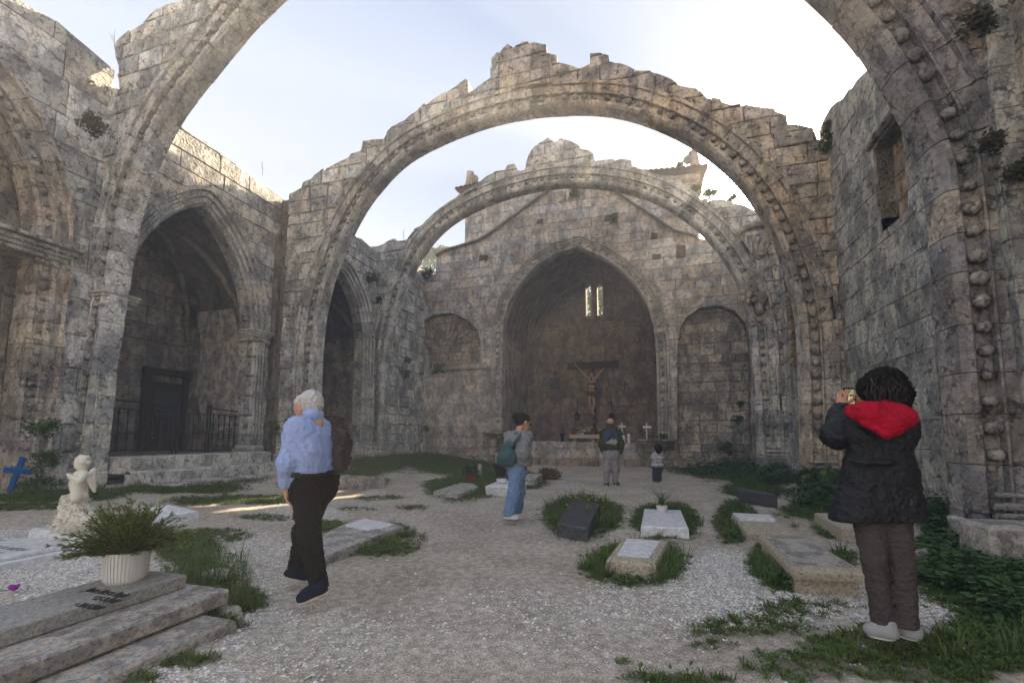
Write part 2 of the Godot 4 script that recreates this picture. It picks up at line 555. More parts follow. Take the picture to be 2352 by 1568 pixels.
# a coursed wall: core in mortar, each stone a part
func masonry(parent: Node3D, tf: Transform3D, poly: PackedVector2Array, holes: Array, o: Dictionary) -> void:
	var th: float = o.get("th", 0.6)
	var joint: float = o.get("joint", 0.012)
	var cores: Array = [poly]
	if o.get("shrink", 0.0) > 0.0: cores = Geometry2D.offset_polygon(clockwise(poly), -o.shrink)
	for h in holes: cores = minus(cores, h)
	var mb := MB.new()
	for p in cores: solid(mb, p, tf, -0.035, -th)
	obj("core", mb.mesh(), M.mortar, parent)
	var lo := poly[0]
	var hi := poly[0]
	for q in poly:
		lo = lo.min(q); hi = hi.max(q)
	var m: Material = o.get("mat", M.stone)
	var pal: Array = o.get("pal", GREY)
	var rest := MB.new()
	var count := 0
	var y := lo.y - rf(0.0, 0.2)
	while y < hi.y:
		var h := rf(o.course[0], o.course[1])
		var x := lo.x - rf(0.0, 0.6)
		while x < hi.x:
			var w := rf(o.width[0], o.width[1])
			var j := joint * 0.5
			var cell := PackedVector2Array([Vector2(x + j, y + j), Vector2(x + w - j, y + j + rf(-0.006, 0.006)), Vector2(x + w - j + rf(-0.008, 0.008), y + h - j), Vector2(x + j, y + h - j)])
			x += w
			var got: Array = Geometry2D.intersect_polygons(cell, poly)
			for hl in holes:
				var next := []
				for g in got: next.append_array(Geometry2D.clip_polygons(g, hl))
				got = next
			for g in got:
				if absf(area(g)) < 0.004: continue
				if area(g) > 0.0 and area(cell) < 0.0: continue
				count += 1
				var big: bool = count <= 290
				var sb: MB = MB.new() if big else rest
				var c := tint(o.get("pal2", pal) if x > (lo.x + hi.x) * 0.5 else pal)
				sb.col = c
				stone(sb, g, tf, rf(0.0, o.get("proud", 0.018)), o.get("back", 0.09), o.get("bev", 0.014), o.get("wob", 0.007))
				if big: obj("stone", sb.mesh(), m, parent)
		y += h
	if not rest.v.is_empty(): obj("small_stones", rest.mesh(), m, parent).set_meta("kind", "stuff")

# ---------------------------------------------------------------- moulded arches
func smooth_path(pts: Array, step: float) -> PackedVector2Array:    # Catmull-Rom, then even steps
	var cv := Curve2D.new()
	for i in pts.size():
		var a: Vector2 = pts[maxi(i - 1, 0)]
		var b: Vector2 = pts[mini(i + 1, pts.size() - 1)]
		var t := (b - a) / 6.0
		cv.add_point(pts[i], -t, t)
	cv.bake_interval = 0.05
	var l := cv.get_baked_length()
	var out := PackedVector2Array()
	var k := maxi(2, int(ceil(l / step)))
	for i in k + 1: out.append(cv.sample_baked(l * i / k, true))
	return out
func normals_of(p: PackedVector2Array) -> PackedVector2Array:   # pointing left of the direction of travel reversed: outwards for a path that runs from the left foot over the top to the right
	var out := PackedVector2Array()
	for i in p.size():
		var d := (p[mini(i + 1, p.size() - 1)] - p[maxi(i - 1, 0)]).normalized()
		out.append(Vector2(-d.y, d.x))
	return out
func offset_path(p: PackedVector2Array, nn: PackedVector2Array, o: float) -> PackedVector2Array:
	var out := PackedVector2Array()
	for i in p.size(): out.append(p[i] + nn[i] * o)
	return out
func sweep(mb: MB, p: PackedVector2Array, nn: PackedVector2Array, i0: float, i1: float, k: int, prof: Array, tf: Transform3D, dw: float, drop: int) -> void:
	var prev := []
	for s in k + 1:
		var f := lerpf(i0, i1, float(s) / k)
		var a := clampi(int(f), 0, p.size() - 2)
		var q: Vector2 = p[a].lerp(p[a + 1], f - a)
		var nm: Vector2 = nn[a].lerp(nn[a + 1], f - a).normalized()
		var ring := []
		for e in prof.size() - drop:
			var r: Vector2 = prof[e]
			var v := q + nm * r.x
			ring.append(tf * Vector3(v.x, v.y, r.y + dw))
		if s > 0:
			for e in ring.size() - 1: 
				var r0: Vector2 = prof[e]
				var r1: Vector2 = prof[e + 1]
				var d := r1 - r0
				var out := tf.basis * Vector3(nm.x * -d.y, nm.y * -d.y, d.x)
				mb.quado(prev[e], prev[e + 1], ring[e + 1], ring[e], out)
		if s == 0 or s == k:
			var away := (p[mini(a + 1, p.size() - 1)] - p[a]) * (-1.0 if s == 0 else 1.0)
			var aw := tf.basis * Vector3(away.x, away.y, 0)
			var ce: Vector3 = (ring[0] + ring[ring.size() - 1]) * 0.5
			for e in ring.size() - 1: mb.trio(ce, ring[e], ring[e + 1], aw)
		prev = ring
# voussoirs with the full moulding, each a part, over a mortar core; beads in the hollow
func moulded_arch(parent: Node3D, path: PackedVector2Array, tf: Transform3D, prof: Array, o: Dictionary) -> void:
	var nn := normals_of(path)
	var mb := MB.new()
	var d: float = prof[0].y
	var wide: float = prof[prof.size() - 1].x
	var low: float = o.get("low", -0.12)
	sweep(mb, path, nn, 0, path.size() - 1, path.size() - 1, [Vector2(0.02, d), Vector2(0.02, low - 0.08), Vector2(0.10, low), Vector2(wide - 0.01, low), Vector2(wide - 0.01, d)], tf, 0.0, 0)
	obj("core", mb.mesh(), M.mortar, parent)
	var lens := [0.0]
	for i in path.size() - 1: lens.append(lens[i] + path[i].distance_to(path[i + 1]))
	var total: float = lens[lens.size() - 1]
	var at := func(s: float) -> float:
		var i: int = clampi(lens.bsearch(s) - 1, 0, lens.size() - 2)
		return i + (s - lens[i]) / maxf(lens[i + 1] - lens[i], 1e-5)
	var m: Material = o.get("mat", M.stone)
	var s := 0.0
	while s < total - 0.02:
		var e := minf(s + rf(o.len[0], o.len[1]), total)
		var vb := MB.new()
		vb.col = tint(o.get("pal2", o.get("pal", GREY)) if s > total * 0.5 else o.get("pal", GREY))
		sweep(vb, path, nn, at.call(s + 0.005), at.call(e - 0.005), 4, prof, tf, rf(-0.012, 0.006), o.get("drop", 2) if rng.randf() < o.get("broken", 0.0) else 0)
		obj("voussoir", vb.mesh(), m, parent)
		s = e
	if o.has("bead"):
		var br: float = o.bead_r
		var ms := []
		for k in 8:
			var bb := MB.new()
			bb.col = tint(o.get("bead_pal", [Color(0.40, 0.38, 0.35), Color(0.34, 0.32, 0.30), Color(0.46, 0.43, 0.39)]))
			bb.ball(Transform3D(Basis(Vector3(rf(-1, 1), 1, rf(-1, 1)).normalized(), rf(0, 3)) * Basis.from_scale(Vector3(rf(0.92, 1.1), rf(0.9, 1.05), rf(0.92, 1.08))), Vector3.ZERO), 9 + k % 2, 6)
			ms.append(bb.mesh())
		s = rf(0.2, 0.3) + o.get("bead_from", 0.0)
		while s < total - 0.2 - o.get("bead_from", 0.0):
			var f: float = at.call(s)
			var a := clampi(int(f), 0, path.size() - 2)
			var q: Vector2 = path[a].lerp(path[a + 1], f - a) + nn[a] * (o.bead.x + rf(-0.008, 0.008))
			if rng.randf() > o.get("missing", 0.04):
				var r := br * (rf(0.86, 1.1) if rng.randf() < 0.88 else rf(0.6, 0.8))
				piece("ball_ornament", ms[rng.randi() % 8], m, parent, Transform3D(tf.basis * Basis.from_scale(Vector3(r, r * rf(0.88, 1.0), r * 0.9)), tf * Vector3(q.x, q.y, o.bead.y + br * 0.25)))
			s += o.gap * rf(0.9, 1.12)

const NAVE := [Vector2(0, -0.42), Vector2(0, -0.12), Vector2(0.02, -0.05), Vector2(0.07, 0.0), Vector2(0.125, 0.01), Vector2(0.15, -0.01), Vector2(0.165, -0.085), Vector2(0.325, -0.08), Vector2(0.335, 0.01), Vector2(0.355, 0.022), Vector2(0.375, 0.005), Vector2(0.39, -0.04), Vector2(0.56, -0.005), Vector2(0.58, 0.045), Vector2(0.65, 0.05), Vector2(0.67, -0.06)]
func v2s(a: Array) -> PackedVector2Array: return PackedVector2Array(a)
func ragged(pts: Array, amp: float) -> Array:    # breaks a traced top edge up into stone-sized steps
	var out := []
	for i in pts.size() - 1:
		var a: Vector2 = pts[i]
		var b: Vector2 = pts[i + 1]
		out.append(a)
		var k := int(a.distance_to(b) / 0.45)
		for q in k:
			var p := a.lerp(b, (q + rf(0.6, 1.2)) / (k + 1.0))
			if rng.randf() < 0.5: out.append(p + Vector2(-0.02, rf(0.0, amp)))
			out.append(p + Vector2(0.02, rf(-amp, amp) * 0.6))
	out.append(pts[pts.size() - 1])
	return out
func nave_arch(label: String, z: float, intra: Array, top: Array, xl: float, xr: float, gap: float, br: float, foot_l: float, foot_r: float, pal2: Array) -> void:
	var tf := front_plane(z)
	var root := thing("stone_arch", label, "arch", Vector3(intra[0].x, 0, z), "arches across the roofless nave")
	var path := smooth_path(intra, 0.16)
	var nn := normals_of(path)
	moulded_arch(root, path, tf, NAVE, {"len": [0.40, 0.62], "bead": Vector2(0.245, -0.055), "bead_r": br, "gap": gap, "broken": 0.12, "missing": 0.08, "bead_from": 0.9, "pal2": pal2})
	var hood := offset_path(path, nn, 0.655)
	var outline := [Vector2(xl, foot_l)]
	outline.append_array(ragged(top, 0.09))
	outline.append(Vector2(xr, foot_r))
	for i in range(hood.size() - 1, -1, -1):
		if hood[i].x > xl + 0.02 and hood[i].x < xr - 0.02: outline.append(hood[i])
	masonry(root, tf, v2s(outline), [], {"course": [0.32, 0.5], "width": [0.45, 0.95], "th": 0.40, "back": 0.41, "shrink": 0.03, "proud": 0.03, "bev": 0.022, "wob": 0.014, "pal2": pal2})
	# moulded bases at the feet
	for sd in [0, 1]:
		var x: float = intra[0].x if sd == 0 else intra[intra.size() - 1].x
		var sg := -1.0 if sd == 0 else 1.0
		var fy: float = foot_l if sd == 0 else foot_r
		var bs := MB.new()
		bs.col = tint(GREY)
		var wide := absf((xl if sd == 0 else xr) - x)
		bs.box(Transform3D(Basis(), Vector3(x + sg * (wide * 0.5 - 0.02), fy + 0.27, z - 0.16)), Vector3(wide + 0.06, 0.62, 0.52), 0.03)
		obj("plinth", bs.mesh(), M.stone, root)
		var rl := MB.new()
		rl.col = tint(GREY)
		for hh in [0.63, 0.74, 0.86]:
			rl.tube([Vector3(x + sg * 0.18, fy + hh, z + 0.0), Vector3(x + sg * (wide - 0.05), fy + hh, z + 0.0)], [0.045 if hh < 0.8 else 0.03], 8)
		obj("base_moulding", rl.mesh(), M.stone, root)

func trace_z(pts: Array, z: float) -> Array:
	var out := []
	for p in pts:
		var q := onz(p[0], p[1], z)
		out.append(Vector2(q.x, q.y))
	return out
func semi(x0: float, x1: float, spring: float, rise: float, foot0: float, foot1: float) -> Array:
	var out := [Vector2(x0, foot0), Vector2(x0, (foot0 + spring) * 0.5)]
	for k in 13:
		var a := PI - PI * k / 12.0
		out.append(Vector2((x0 + x1) * 0.5 + cos(a) * (x1 - x0) * 0.5, spring + sin(a) * rise))
	out.append(Vector2(x1, (foot1 + spring) * 0.5)); out.append(Vector2(x1, foot1))
	return out

func build_arches() -> void:
	# nearest: its crown is above the picture
	var z1 := -6.3
	nave_arch("nearest weathered arch over the nave, its crown above the picture", z1,
		[Vector2(-10.72, 0.0), Vector2(-10.71, 1.7), Vector2(-10.67, 3.1), Vector2(-10.46, 5.2), Vector2(-10.3, 6.15), Vector2(-10.0, 7.0), Vector2(-9.43, 7.95), Vector2(-8.76, 8.6), Vector2(-7.96, 9.3), Vector2(-7.2, 9.85), Vector2(-5.5, 10.7), Vector2(-3.6, 11.05), Vector2(-1.7, 10.6), Vector2(0.2, 9.6), Vector2(1.6, 8.3), Vector2(2.6, 6.86), Vector2(3.03, 5.9), Vector2(3.36, 4.8), Vector2(3.42, 4.1), Vector2(3.40, 2.0), Vector2(3.37, 0.2), Vector2(3.37, -0.15)],
		[Vector2(-11.6, 9.0), Vector2(-10.75, 8.75)] + trace_z([[262, 105], [275, 90], [330, 50], [345, 35], [390, 5]], z1) + [Vector2(-8.4, 10.25), Vector2(-7.2, 11.0), Vector2(-5.6, 11.6), Vector2(-4.6, 12.0), Vector2(-3.2, 12.3), Vector2(-1.6, 11.9), Vector2(0.0, 11.3), Vector2(1.6, 10.4), Vector2(2.8, 9.5), Vector2(4.35, 8.4)], -11.6, 4.35, 0.285, 0.085, 0.0, -0.2, UMBER)
	var z2 := -10.8
	nave_arch("middle weathered arch with ball ornaments and a ragged gable of loose stones on its crown", z2,
		trace_z([[716, 1075], [716, 900], [722, 780], [735, 690], [760, 605], [800, 515], [850, 435], [925, 358], [1030, 302], [1150, 262], [1265, 244], [1390, 244], [1500, 272], [1600, 322], [1690, 395], [1760, 490], [1808, 600], [1838, 720], [1846, 850], [1850, 1000], [1852, 1160]], z2),
		[Vector2(-10.4, 8.7)] + trace_z([[690, 432], [695, 418], [715, 410], [720, 402], [800, 360], [805, 352], [828, 345], [832, 322], [880, 318], [890, 300], [930, 275], [1010, 218], [1068, 180], [1074, 184], [1075, 212], [1110, 190], [1127, 178], [1128, 132], [1165, 100], [1178, 108], [1222, 95], [1254, 102], [1256, 120], [1278, 126], [1280, 142], [1330, 155], [1355, 145], [1355, 122], [1398, 128], [1400, 142], [1440, 150], [1462, 162], [1490, 162], [1540, 180], [1560, 195], [1600, 202], [1625, 225], [1680, 242], [1760, 248], [1806, 264], [1810, 285], [1868, 294], [1878, 320]], z2) + [Vector2(3.95, 7.6)], -10.4, 3.95, 0.265, 0.074, 0.2, -0.1, BROWN)
	var z3 := -15.0
	nave_arch("farthest weathered arch, seen under the middle one, in front of the chancel gable", z3,
		trace_z([[874, 1072], [876, 950], [880, 850], [893, 760], [912, 690], [955, 595], [1010, 525], [1080, 478], [1180, 440], [1290, 420], [1400, 425], [1490, 448], [1570, 492], [1640, 555], [1695, 640], [1725, 735], [1735, 850], [1742, 960], [1748, 1090]], z3),
		[Vector2(-10.4, 8.75)] + trace_z([[880, 560], [890, 553], [930, 550], [945, 530], [985, 512], [1000, 495], [1040, 462], [1075, 432], [1120, 402], [1160, 390], [1165, 378], [1182, 376], [1190, 392], [1205, 390], [1210, 365], [1222, 342], [1258, 316], [1275, 326], [1290, 318], [1328, 332], [1335, 342], [1362, 352], [1366, 370], [1430, 364], [1450, 368], [1452, 382], [1500, 398], [1545, 402], [1600, 442], [1612, 460], [1650, 456], [1690, 466], [1730, 482], [1768, 500]], z3) + [Vector2(3.95, 7.75)], -10.4, 3.95, 0.265, 0.066, 0.15, 0.1, GREY)
	# carved relief on the far arch's right haunch
	var sh := thing("carved_shield", "carved stone shield with a worn figure under a curved hood, right of the farthest arch", "relief carving", Vector3(3.3, 6.8, -14.98))
	var c := onz(1742, 562, -14.97)
	var mb := MB.new()
	mb.col = Color(0.55, 0.53, 0.48)
	stone(mb, v2s([Vector2(c.x - 0.30, c.y + 0.33), Vector2(c.x + 0.30, c.y + 0.33), Vector2(c.x + 0.30, c.y - 0.05), Vector2(c.x + 0.16, c.y - 0.36), Vector2(c.x - 0.02, c.y - 0.47), Vector2(c.x - 0.2, c.y - 0.32), Vector2(c.x - 0.31, c.y - 0.02)]), front_plane(-14.96), 0.06, 0.05, 0.03)
	obj("shield", mb.mesh(), M.ashlar, sh)
	mb = MB.new()
	mb.col = Color(0.62, 0.60, 0.54)
	for b in [[0, 0.12, 0.10, 0.13], [0, 0.30, 0.07, 0.08], [-0.09, -0.12, 0.06, 0.18], [0.08, -0.12, 0.06, 0.18], [0.16, 0.08, 0.06, 0.12], [-0.2, 0.0, 0.03, 0.34], [0.02, -0.34, 0.13, 0.06]]:
		mb.ball(Transform3D(Basis.from_scale(Vector3(b[2], b[3], 0.09)), Vector3(c.x + b[0], c.y + b[1], -14.90)), 8, 6)
	obj("worn_figure", mb.mesh(), M.ashlar, sh)
	mb = MB.new()
	mb.col = Color(0.42, 0.40, 0.36)
	var hp := []
	for q in [[1695, 536], [1712, 524], [1735, 515], [1762, 513], [1785, 520]]: hp.append(onz(q[0], q[1], -14.93))
	mb.tube(hp, [0.07, 0.1, 0.1, 0.1, 0.1], 8)
	mb.ball(Transform3D(Basis.from_scale(Vector3(0.13, 0.12, 0.1)), hp[0]), 8, 6)
	obj("hood_moulding", mb.mesh(), M.stone, sh)
	# rosette on the haunch and the carved pilaster right of it
	mb = MB.new()
	mb.col = Color(0.45, 0.41, 0.36)
	var rc := onz(1722, 678, -14.95)
	mb.ball(Transform3D(Basis.from_scale(Vector3(0.13, 0.13, 0.12)), rc), 8, 6)
	for k in 7: mb.ball(Transform3D(Basis.from_scale(Vector3(0.11, 0.11, 0.08)), rc + Vector3(cos(k * 0.9) * 0.2, sin(k * 0.9) * 0.2, 0)), 8, 5)
	mb.ball(Transform3D(Basis.from_scale(Vector3(0.16, 0.22, 0.12)), rc + Vector3(0.34, -0.12, 0)), 8, 6)
	mb.ball(Transform3D(Basis.from_scale(Vector3(0.14, 0.2, 0.1)), rc + Vector3(0.25, -0.42, 0)), 8, 6)
	one("carved_rosette", mb.mesh(), M.stone, "carved flower knot on the right haunch of the farthest arch", "relief carving")
	var pil := thing("carved_pilaster", "tall pilaster of stacked worn figures between the farthest and middle arches", "pilaster", onx(1815, 1080, 3.86))
	var px := onz(1812, 600, -12.6).x
	var y0 := onz(1820, 840, -12.6).y
	var y1 := onz(1808, 590, -12.6).y
	var yy := y0
	while yy < y1:
		var hh := rf(0.18, 0.34)
		var pb := MB.new()
		pb.col = Color(0.56, 0.48, 0.34) * rf(0.85, 1.1)
		var r := rf(0.10, 0.135)
		pb.lathe(Transform3D(Basis(), Vector3(px - 0.02, yy, -12.6)), [Vector2(0.0, 0.0), Vector2(r * 0.8, 0.005), Vector2(r, hh * 0.3), Vector2(r * 0.75, hh * 0.6), Vector2(r * 0.95, hh * 0.85), Vector2(r * 0.6, hh - 0.01), Vector2(0, hh)], 9)
		pb.ball(Transform3D(Basis.from_scale(Vector3(0.06, hh * 0.3, 0.06)), Vector3(px - 0.08, yy + hh * 0.5, -12.52)), 7, 5)
		obj("carved_drum", pb.mesh(), M.ashlar, pil)
		yy += hh
	var sb := MB.new()
	sb.col = Color(0.42, 0.39, 0.34)
	sb.box(Transform3D(Basis(), Vector3(px + 0.08, 3.4, -12.75)), Vector3(0.26, 7.0, 0.3), 0.03)
	obj("shaft", sb.mesh(), M.stone, pil)

# ---------------------------------------------------------------- left wall and its chapels
func pointed(u0: float, u1: float, spring: float, apex: float, foot: float, lean := 0.0) -> Array:   # a pointed arch as a path of points
	var out := [Vector2(u0, foot), Vector2(u0, (foot + spring) * 0.5)]
	var mid := (u0 + u1) * 0.5 + lean
	var right := []
	for k in 10:
		var th := k / 10.0 * PI / 3.0
		out.append(Vector2(lerpf(u0, mid, (1.0 - cos(th)) / 0.5), lerpf(spring, apex, sin(th) / 0.866)))
		right.append(Vector2(lerpf(u1, mid, (1.0 - cos(th)) / 0.5), lerpf(spring, apex, sin(th) / 0.866)))
	out.append(Vector2(mid, apex))
	right.reverse()
	out.append_array(right)
	out.append(Vector2(u1, (foot + spring) * 0.5)); out.append(Vector2(u1, foot))
	return out
const CHAPEL := [Vector2(0, -0.55), Vector2(0, -0.16), Vector2(0.05, -0.11), Vector2(0.07, -0.05), Vector2(0.12, -0.04), Vector2(0.14, -0.08), Vector2(0.19, -0.07), Vector2(0.22, 0.0), Vector2(0.27, 0.01), Vector2(0.29, -0.04), Vector2(0.35, -0.03), Vector2(0.38, 0.05), Vector2(0.45, 0.06), Vector2(0.47, -0.06)]
func broken_path(pts: Array, step: float) -> PackedVector2Array:   # straight pieces, corner kept
	var out := PackedVector2Array()
	for i in pts.size() - 1:
		var a: Vector2 = pts[i]
		var b: Vector2 = pts[i + 1]
		var k := maxi(1, int(a.distance_to(b) / step))
		for q in k: out.append(a.lerp(b, float(q) / k))
	out.append(pts[pts.size() - 1])
	return out
func chapel_room(root: Node3D, x_in: float, x_back: float, z0: float, z1: float, floor_y: float, spring: float, apex: float, pal: Array) -> void:
	# back and side walls, pointed vault with ribs, floor
	var zm := (z0 + z1) * 0.5
	masonry(root, left_plane(x_back), v2s([Vector2(-z0 - 0.4, floor_y - 0.3), Vector2(-z0 - 0.4, apex + 0.4), Vector2(-z1 + 0.4, apex + 0.4), Vector2(-z1 + 0.4, floor_y - 0.3)]), [], {"course": [0.38, 0.55], "width": [0.6, 1.2], "th": 0.5, "mat": M.ashlar, "pal": pal})
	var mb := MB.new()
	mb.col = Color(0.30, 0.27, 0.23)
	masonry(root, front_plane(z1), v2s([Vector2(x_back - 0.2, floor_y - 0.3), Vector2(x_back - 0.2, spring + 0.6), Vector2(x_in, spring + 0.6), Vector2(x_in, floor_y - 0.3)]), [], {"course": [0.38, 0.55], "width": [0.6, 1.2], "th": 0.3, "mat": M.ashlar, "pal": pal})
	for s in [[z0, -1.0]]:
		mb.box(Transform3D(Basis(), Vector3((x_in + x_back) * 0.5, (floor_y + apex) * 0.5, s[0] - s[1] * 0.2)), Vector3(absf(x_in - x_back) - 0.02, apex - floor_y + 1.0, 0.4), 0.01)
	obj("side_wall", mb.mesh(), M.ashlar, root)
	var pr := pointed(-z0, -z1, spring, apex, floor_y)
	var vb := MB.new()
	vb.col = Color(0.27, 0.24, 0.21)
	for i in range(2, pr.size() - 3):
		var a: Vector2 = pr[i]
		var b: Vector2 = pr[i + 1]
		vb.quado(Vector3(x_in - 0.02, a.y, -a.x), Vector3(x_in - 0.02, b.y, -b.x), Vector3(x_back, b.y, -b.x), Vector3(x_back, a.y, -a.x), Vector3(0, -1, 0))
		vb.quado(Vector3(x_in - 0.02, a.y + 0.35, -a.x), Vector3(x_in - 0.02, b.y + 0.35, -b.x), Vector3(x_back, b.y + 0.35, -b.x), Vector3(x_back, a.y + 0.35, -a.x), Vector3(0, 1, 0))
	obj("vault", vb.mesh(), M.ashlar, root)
	for d in [0, 1]:
		var rb := MB.new()
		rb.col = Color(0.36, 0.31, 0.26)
		var pts := []
		for k in 15:
			var t := k / 14.0
			var z := lerpf(z0, z1, t) if d == 0 else lerpf(z1, z0, t)
			var x := lerpf(x_in - 0.1, x_back + 0.1, t)
			pts.append(Vector3(x, lerpf(spring - 0.4, apex - 0.12, pow(sin(t * PI), 0.62)), lerpf(z, zm, 0.04)))
		rb.tube(pts, [0.09], 7)
		obj("vault_rib", rb.mesh(), M.ashlar, root)
	var fb := MB.new()
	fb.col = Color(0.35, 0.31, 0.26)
	fb.box(Transform3D(Basis(), Vector3((x_in + x_back) * 0.5, floor_y - 0.2, zm)), Vector3(absf(x_in - x_back), 0.4, absf(z1 - z0)), 0.01)
	obj("floor", fb.mesh(), M.ashlar, root)
	var ro := MB.new()
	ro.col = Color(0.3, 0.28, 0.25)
	ro.box(Transform3D(Basis(), Vector3((x_in + x_back) * 0.5 - 0.3, apex + 0.75, zm)), Vector3(absf(x_in - x_back) + 0.4, 0.3, absf(z1 - z0) + 0.4), 0.02)
	obj("roof_slab", ro.mesh(), M.stone, root)

func build_left_wall() -> void:
	# bay between the near and middle arches
	var xl := -10.75
	var tf := left_plane(xl)
	var root := thing("nave_wall", "left nave wall between the nearest and middle arches, with the railed chapel arch", "wall", Vector3(xl, 0, -8.6), "side walls of the ruined nave")
	var half := pointed(6.84, 10.16, 4.25, 7.25, 0.3)
	var path := broken_path(half, 0.12)
	moulded_arch(root, path, tf, CHAPEL, {"len": [0.38, 0.6], "pal": GREY, "low": -0.15})
	var nn := normals_of(path)
	var hood := offset_path(path, nn, 0.455)
	var outline := [Vector2(6.74, 0.0), Vector2(6.74, 8.9), Vector2(7.4, 8.85), Vector2(8.0, 8.80), Vector2(8.3, 8.84), Vector2(9.0, 8.78), Vector2(9.6, 8.72), Vector2(10.2, 8.70), Vector2(11.4, 8.62), Vector2(11.4, 0.0)]
	masonry(root, tf, v2s(outline), [hood], {"course": [0.42, 0.6], "width": [0.7, 1.4], "th": 0.7, "back": 0.3, "joint": 0.014, "proud": 0.02, "bev": 0.015})
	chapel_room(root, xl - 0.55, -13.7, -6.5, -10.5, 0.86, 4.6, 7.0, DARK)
	# pale plaster left on the chapel's back wall
	var pb := MB.new()
	pb.col = Color(1.15, 1.1, 1.02)
	var px := -10.44
	var pl := []
	for q in [[462, 650], [500, 636], [530, 650], [572, 660], [578, 985], [470, 990], [448, 900], [462, 800], [452, 720]]:
		var w := onz(q[0], q[1], px)
		pl.append(Vector2(w.x, w.y))
	solid(pb, v2s(ragged(pl + [pl[0]], 0.12)), front_plane(px), 0.012, -0.05)
	obj("plaster_patch", pb.mesh(), M.pale_plaster, root)
	# old wooden door with a pane in its upper half
	var db := MB.new()
	var d0 := onx(380, 925, -13.6)
	var dz := d0.z
	var dr := thing("chapel_door", "old wooden door with a dark glazed upper panel at the back of the railed chapel", "door", Vector3(-13.62, 0.86, dz))
	db.box(Transform3D(Basis(), Vector3(-13.62, 1.85, dz)), Vector3(0.08, 2.0, 0.95), 0.01)
	obj("door_leaf", db.mesh(), M.wood, dr)
	db = MB.new()
	db.box(Transform3D(Basis(), Vector3(-13.57, 2.25, dz)), Vector3(0.03, 0.75, 0.66), 0.005)
	var gm := mat(lin(0.05, 0.06, 0.06), 0.5)
	obj("pane", db.mesh(), gm, dr)
	db = MB.new()
	for s in [-1, 1]: db.box(Transform3D(Basis(), Vector3(-13.59, 1.95, dz + s * 0.58)), Vector3(0.16, 2.3, 0.2), 0.02)
	db.box(Transform3D(Basis(), Vector3(-13.59, 3.15, dz)), Vector3(0.16, 0.2, 1.4), 0.02)
	obj("frame", db.mesh(), M.wood, dr)
	# capitals of that chapel arch
	for cp in [[600, 772, "fluted stone half column with moulded capital right of the railed chapel arch"], [308, 668, "moulded capital left of the railed chapel arch, its shaft behind the near pier"]]:
		var zc: float = -10.05 if cp[0] > 500 else -6.8
		var cy: float = 4.25
		var cb := thing("half_column", cp[2], "column", Vector3(xl, 0.4, zc))
		var ca := MB.new()
		ca.col = tint(GREY)
		for k in 5:
			var wd: float = [0.50, 0.44, 0.52, 0.58, 0.62][k]
			ca.box(Transform3D(Basis(), Vector3(xl - (0.02 if zc < -8.0 else 0.12), cy - 0.26 + k * 0.065, zc - (0.18 if zc < -8 else -0.18))), Vector3(wd, 0.07, wd + 0.12), 0.02)
		obj("capital", ca.mesh(), M.stone, cb)
		if zc > -8.0: continue
		for k in 6:
			var dm := MB.new()
			dm.col = tint(GREY)
			dm.box(Transform3D(Basis(), Vector3(xl - 0.02, 1.05 + k * 0.55 - 0.03, zc - (0.16 if zc < -8 else -0.16))), Vector3(0.40, 0.535, 0.42), 0.045)
			obj("shaft_block", dm.mesh(), M.stone, cb)
		var fl := MB.new()
		fl.col = tint(GREY)
		for k in 3: fl.tube([Vector3(xl + 0.19, 1.2, zc - 0.16 + (k - 1) * 0.11), Vector3(xl + 0.19, 3.9, zc - 0.16 + (k - 1) * 0.11)], [0.035], 6)
		obj("flutes", fl.mesh(), M.stone, cb)
		var pe := MB.new()
		pe.col = tint(GREY)
		pe.box(Transform3D(Basis(), Vector3(xl + 0.02, 0.62, zc - (0.14 if zc < -8 else -0.14))), Vector3(0.62, 0.5, 0.7), 0.05)
		pe.box(Transform3D(Basis(), Vector3(xl + 0.02, 0.95, zc - (0.14 if zc < -8 else -0.14))), Vector3(0.54, 0.16, 0.6), 0.05)
		obj("pedestal", pe.mesh(), M.stone, cb)
	# bay in front of the near arch, at the picture's left edge
	var tf0 := left_plane(-11.05)
	root = thing("nave_wall", "left nave wall in front of the nearest arch, cut by a wide shallow arch at the picture's edge", "wall", Vector3(-11.05, 0, -4.4), "side walls of the ruined nave")
	var p0 := smooth_path(semi(1.2, 5.43, 4.92, 3.04, 0.0, 0.0), 0.14)
	var prof0 := [Vector2(0, -0.6), Vector2(0, -0.1), Vector2(0.04, -0.05), Vector2(0.06, -0.06), Vector2(0.2, -0.06), Vector2(0.22, 0.0), Vector2(0.3, 0.01), Vector2(0.33, -0.04), Vector2(0.44, -0.02), Vector2(0.47, 0.06), Vector2(0.52, 0.06), Vector2(0.53, -0.06)]
	moulded_arch(root, p0, tf0, prof0, {"len": [0.4, 0.6], "bead": Vector2(0.13, -0.05), "bead_r": 0.05, "gap": 0.2, "low": -0.1, "pal": BROWN})
	var hood0 := offset_path(p0, normals_of(p0), 0.515)
	masonry(root, tf0, v2s([Vector2(-4.0, -0.2), Vector2(-4.0, 9.36), Vector2(1.0, 9.36), Vector2(3.4, 9.46), Vector2(4.6, 9.38), Vector2(5.3, 9.5), Vector2(6.35, 9.3), Vector2(6.35, -0.2)]), [hood0], {"course": [0.5, 0.75], "width": [0.9, 1.7], "th": 0.7, "back": 0.3, "bev": 0.015})
	masonry(root, left_plane(-11.75), v2s([Vector2(-0.5, -0.2), Vector2(-0.5, 8.4), Vector2(6.1, 8.8), Vector2(6.1, -0.2)]), [], {"course": [0.6, 0.8], "width": [1.0, 1.9], "th": 0.4, "joint": 0.008, "proud": 0.008, "pal": [Color(0.42, 0.36, 0.28), Color(0.34, 0.30, 0.26), Color(0.47, 0.42, 0.34)]})
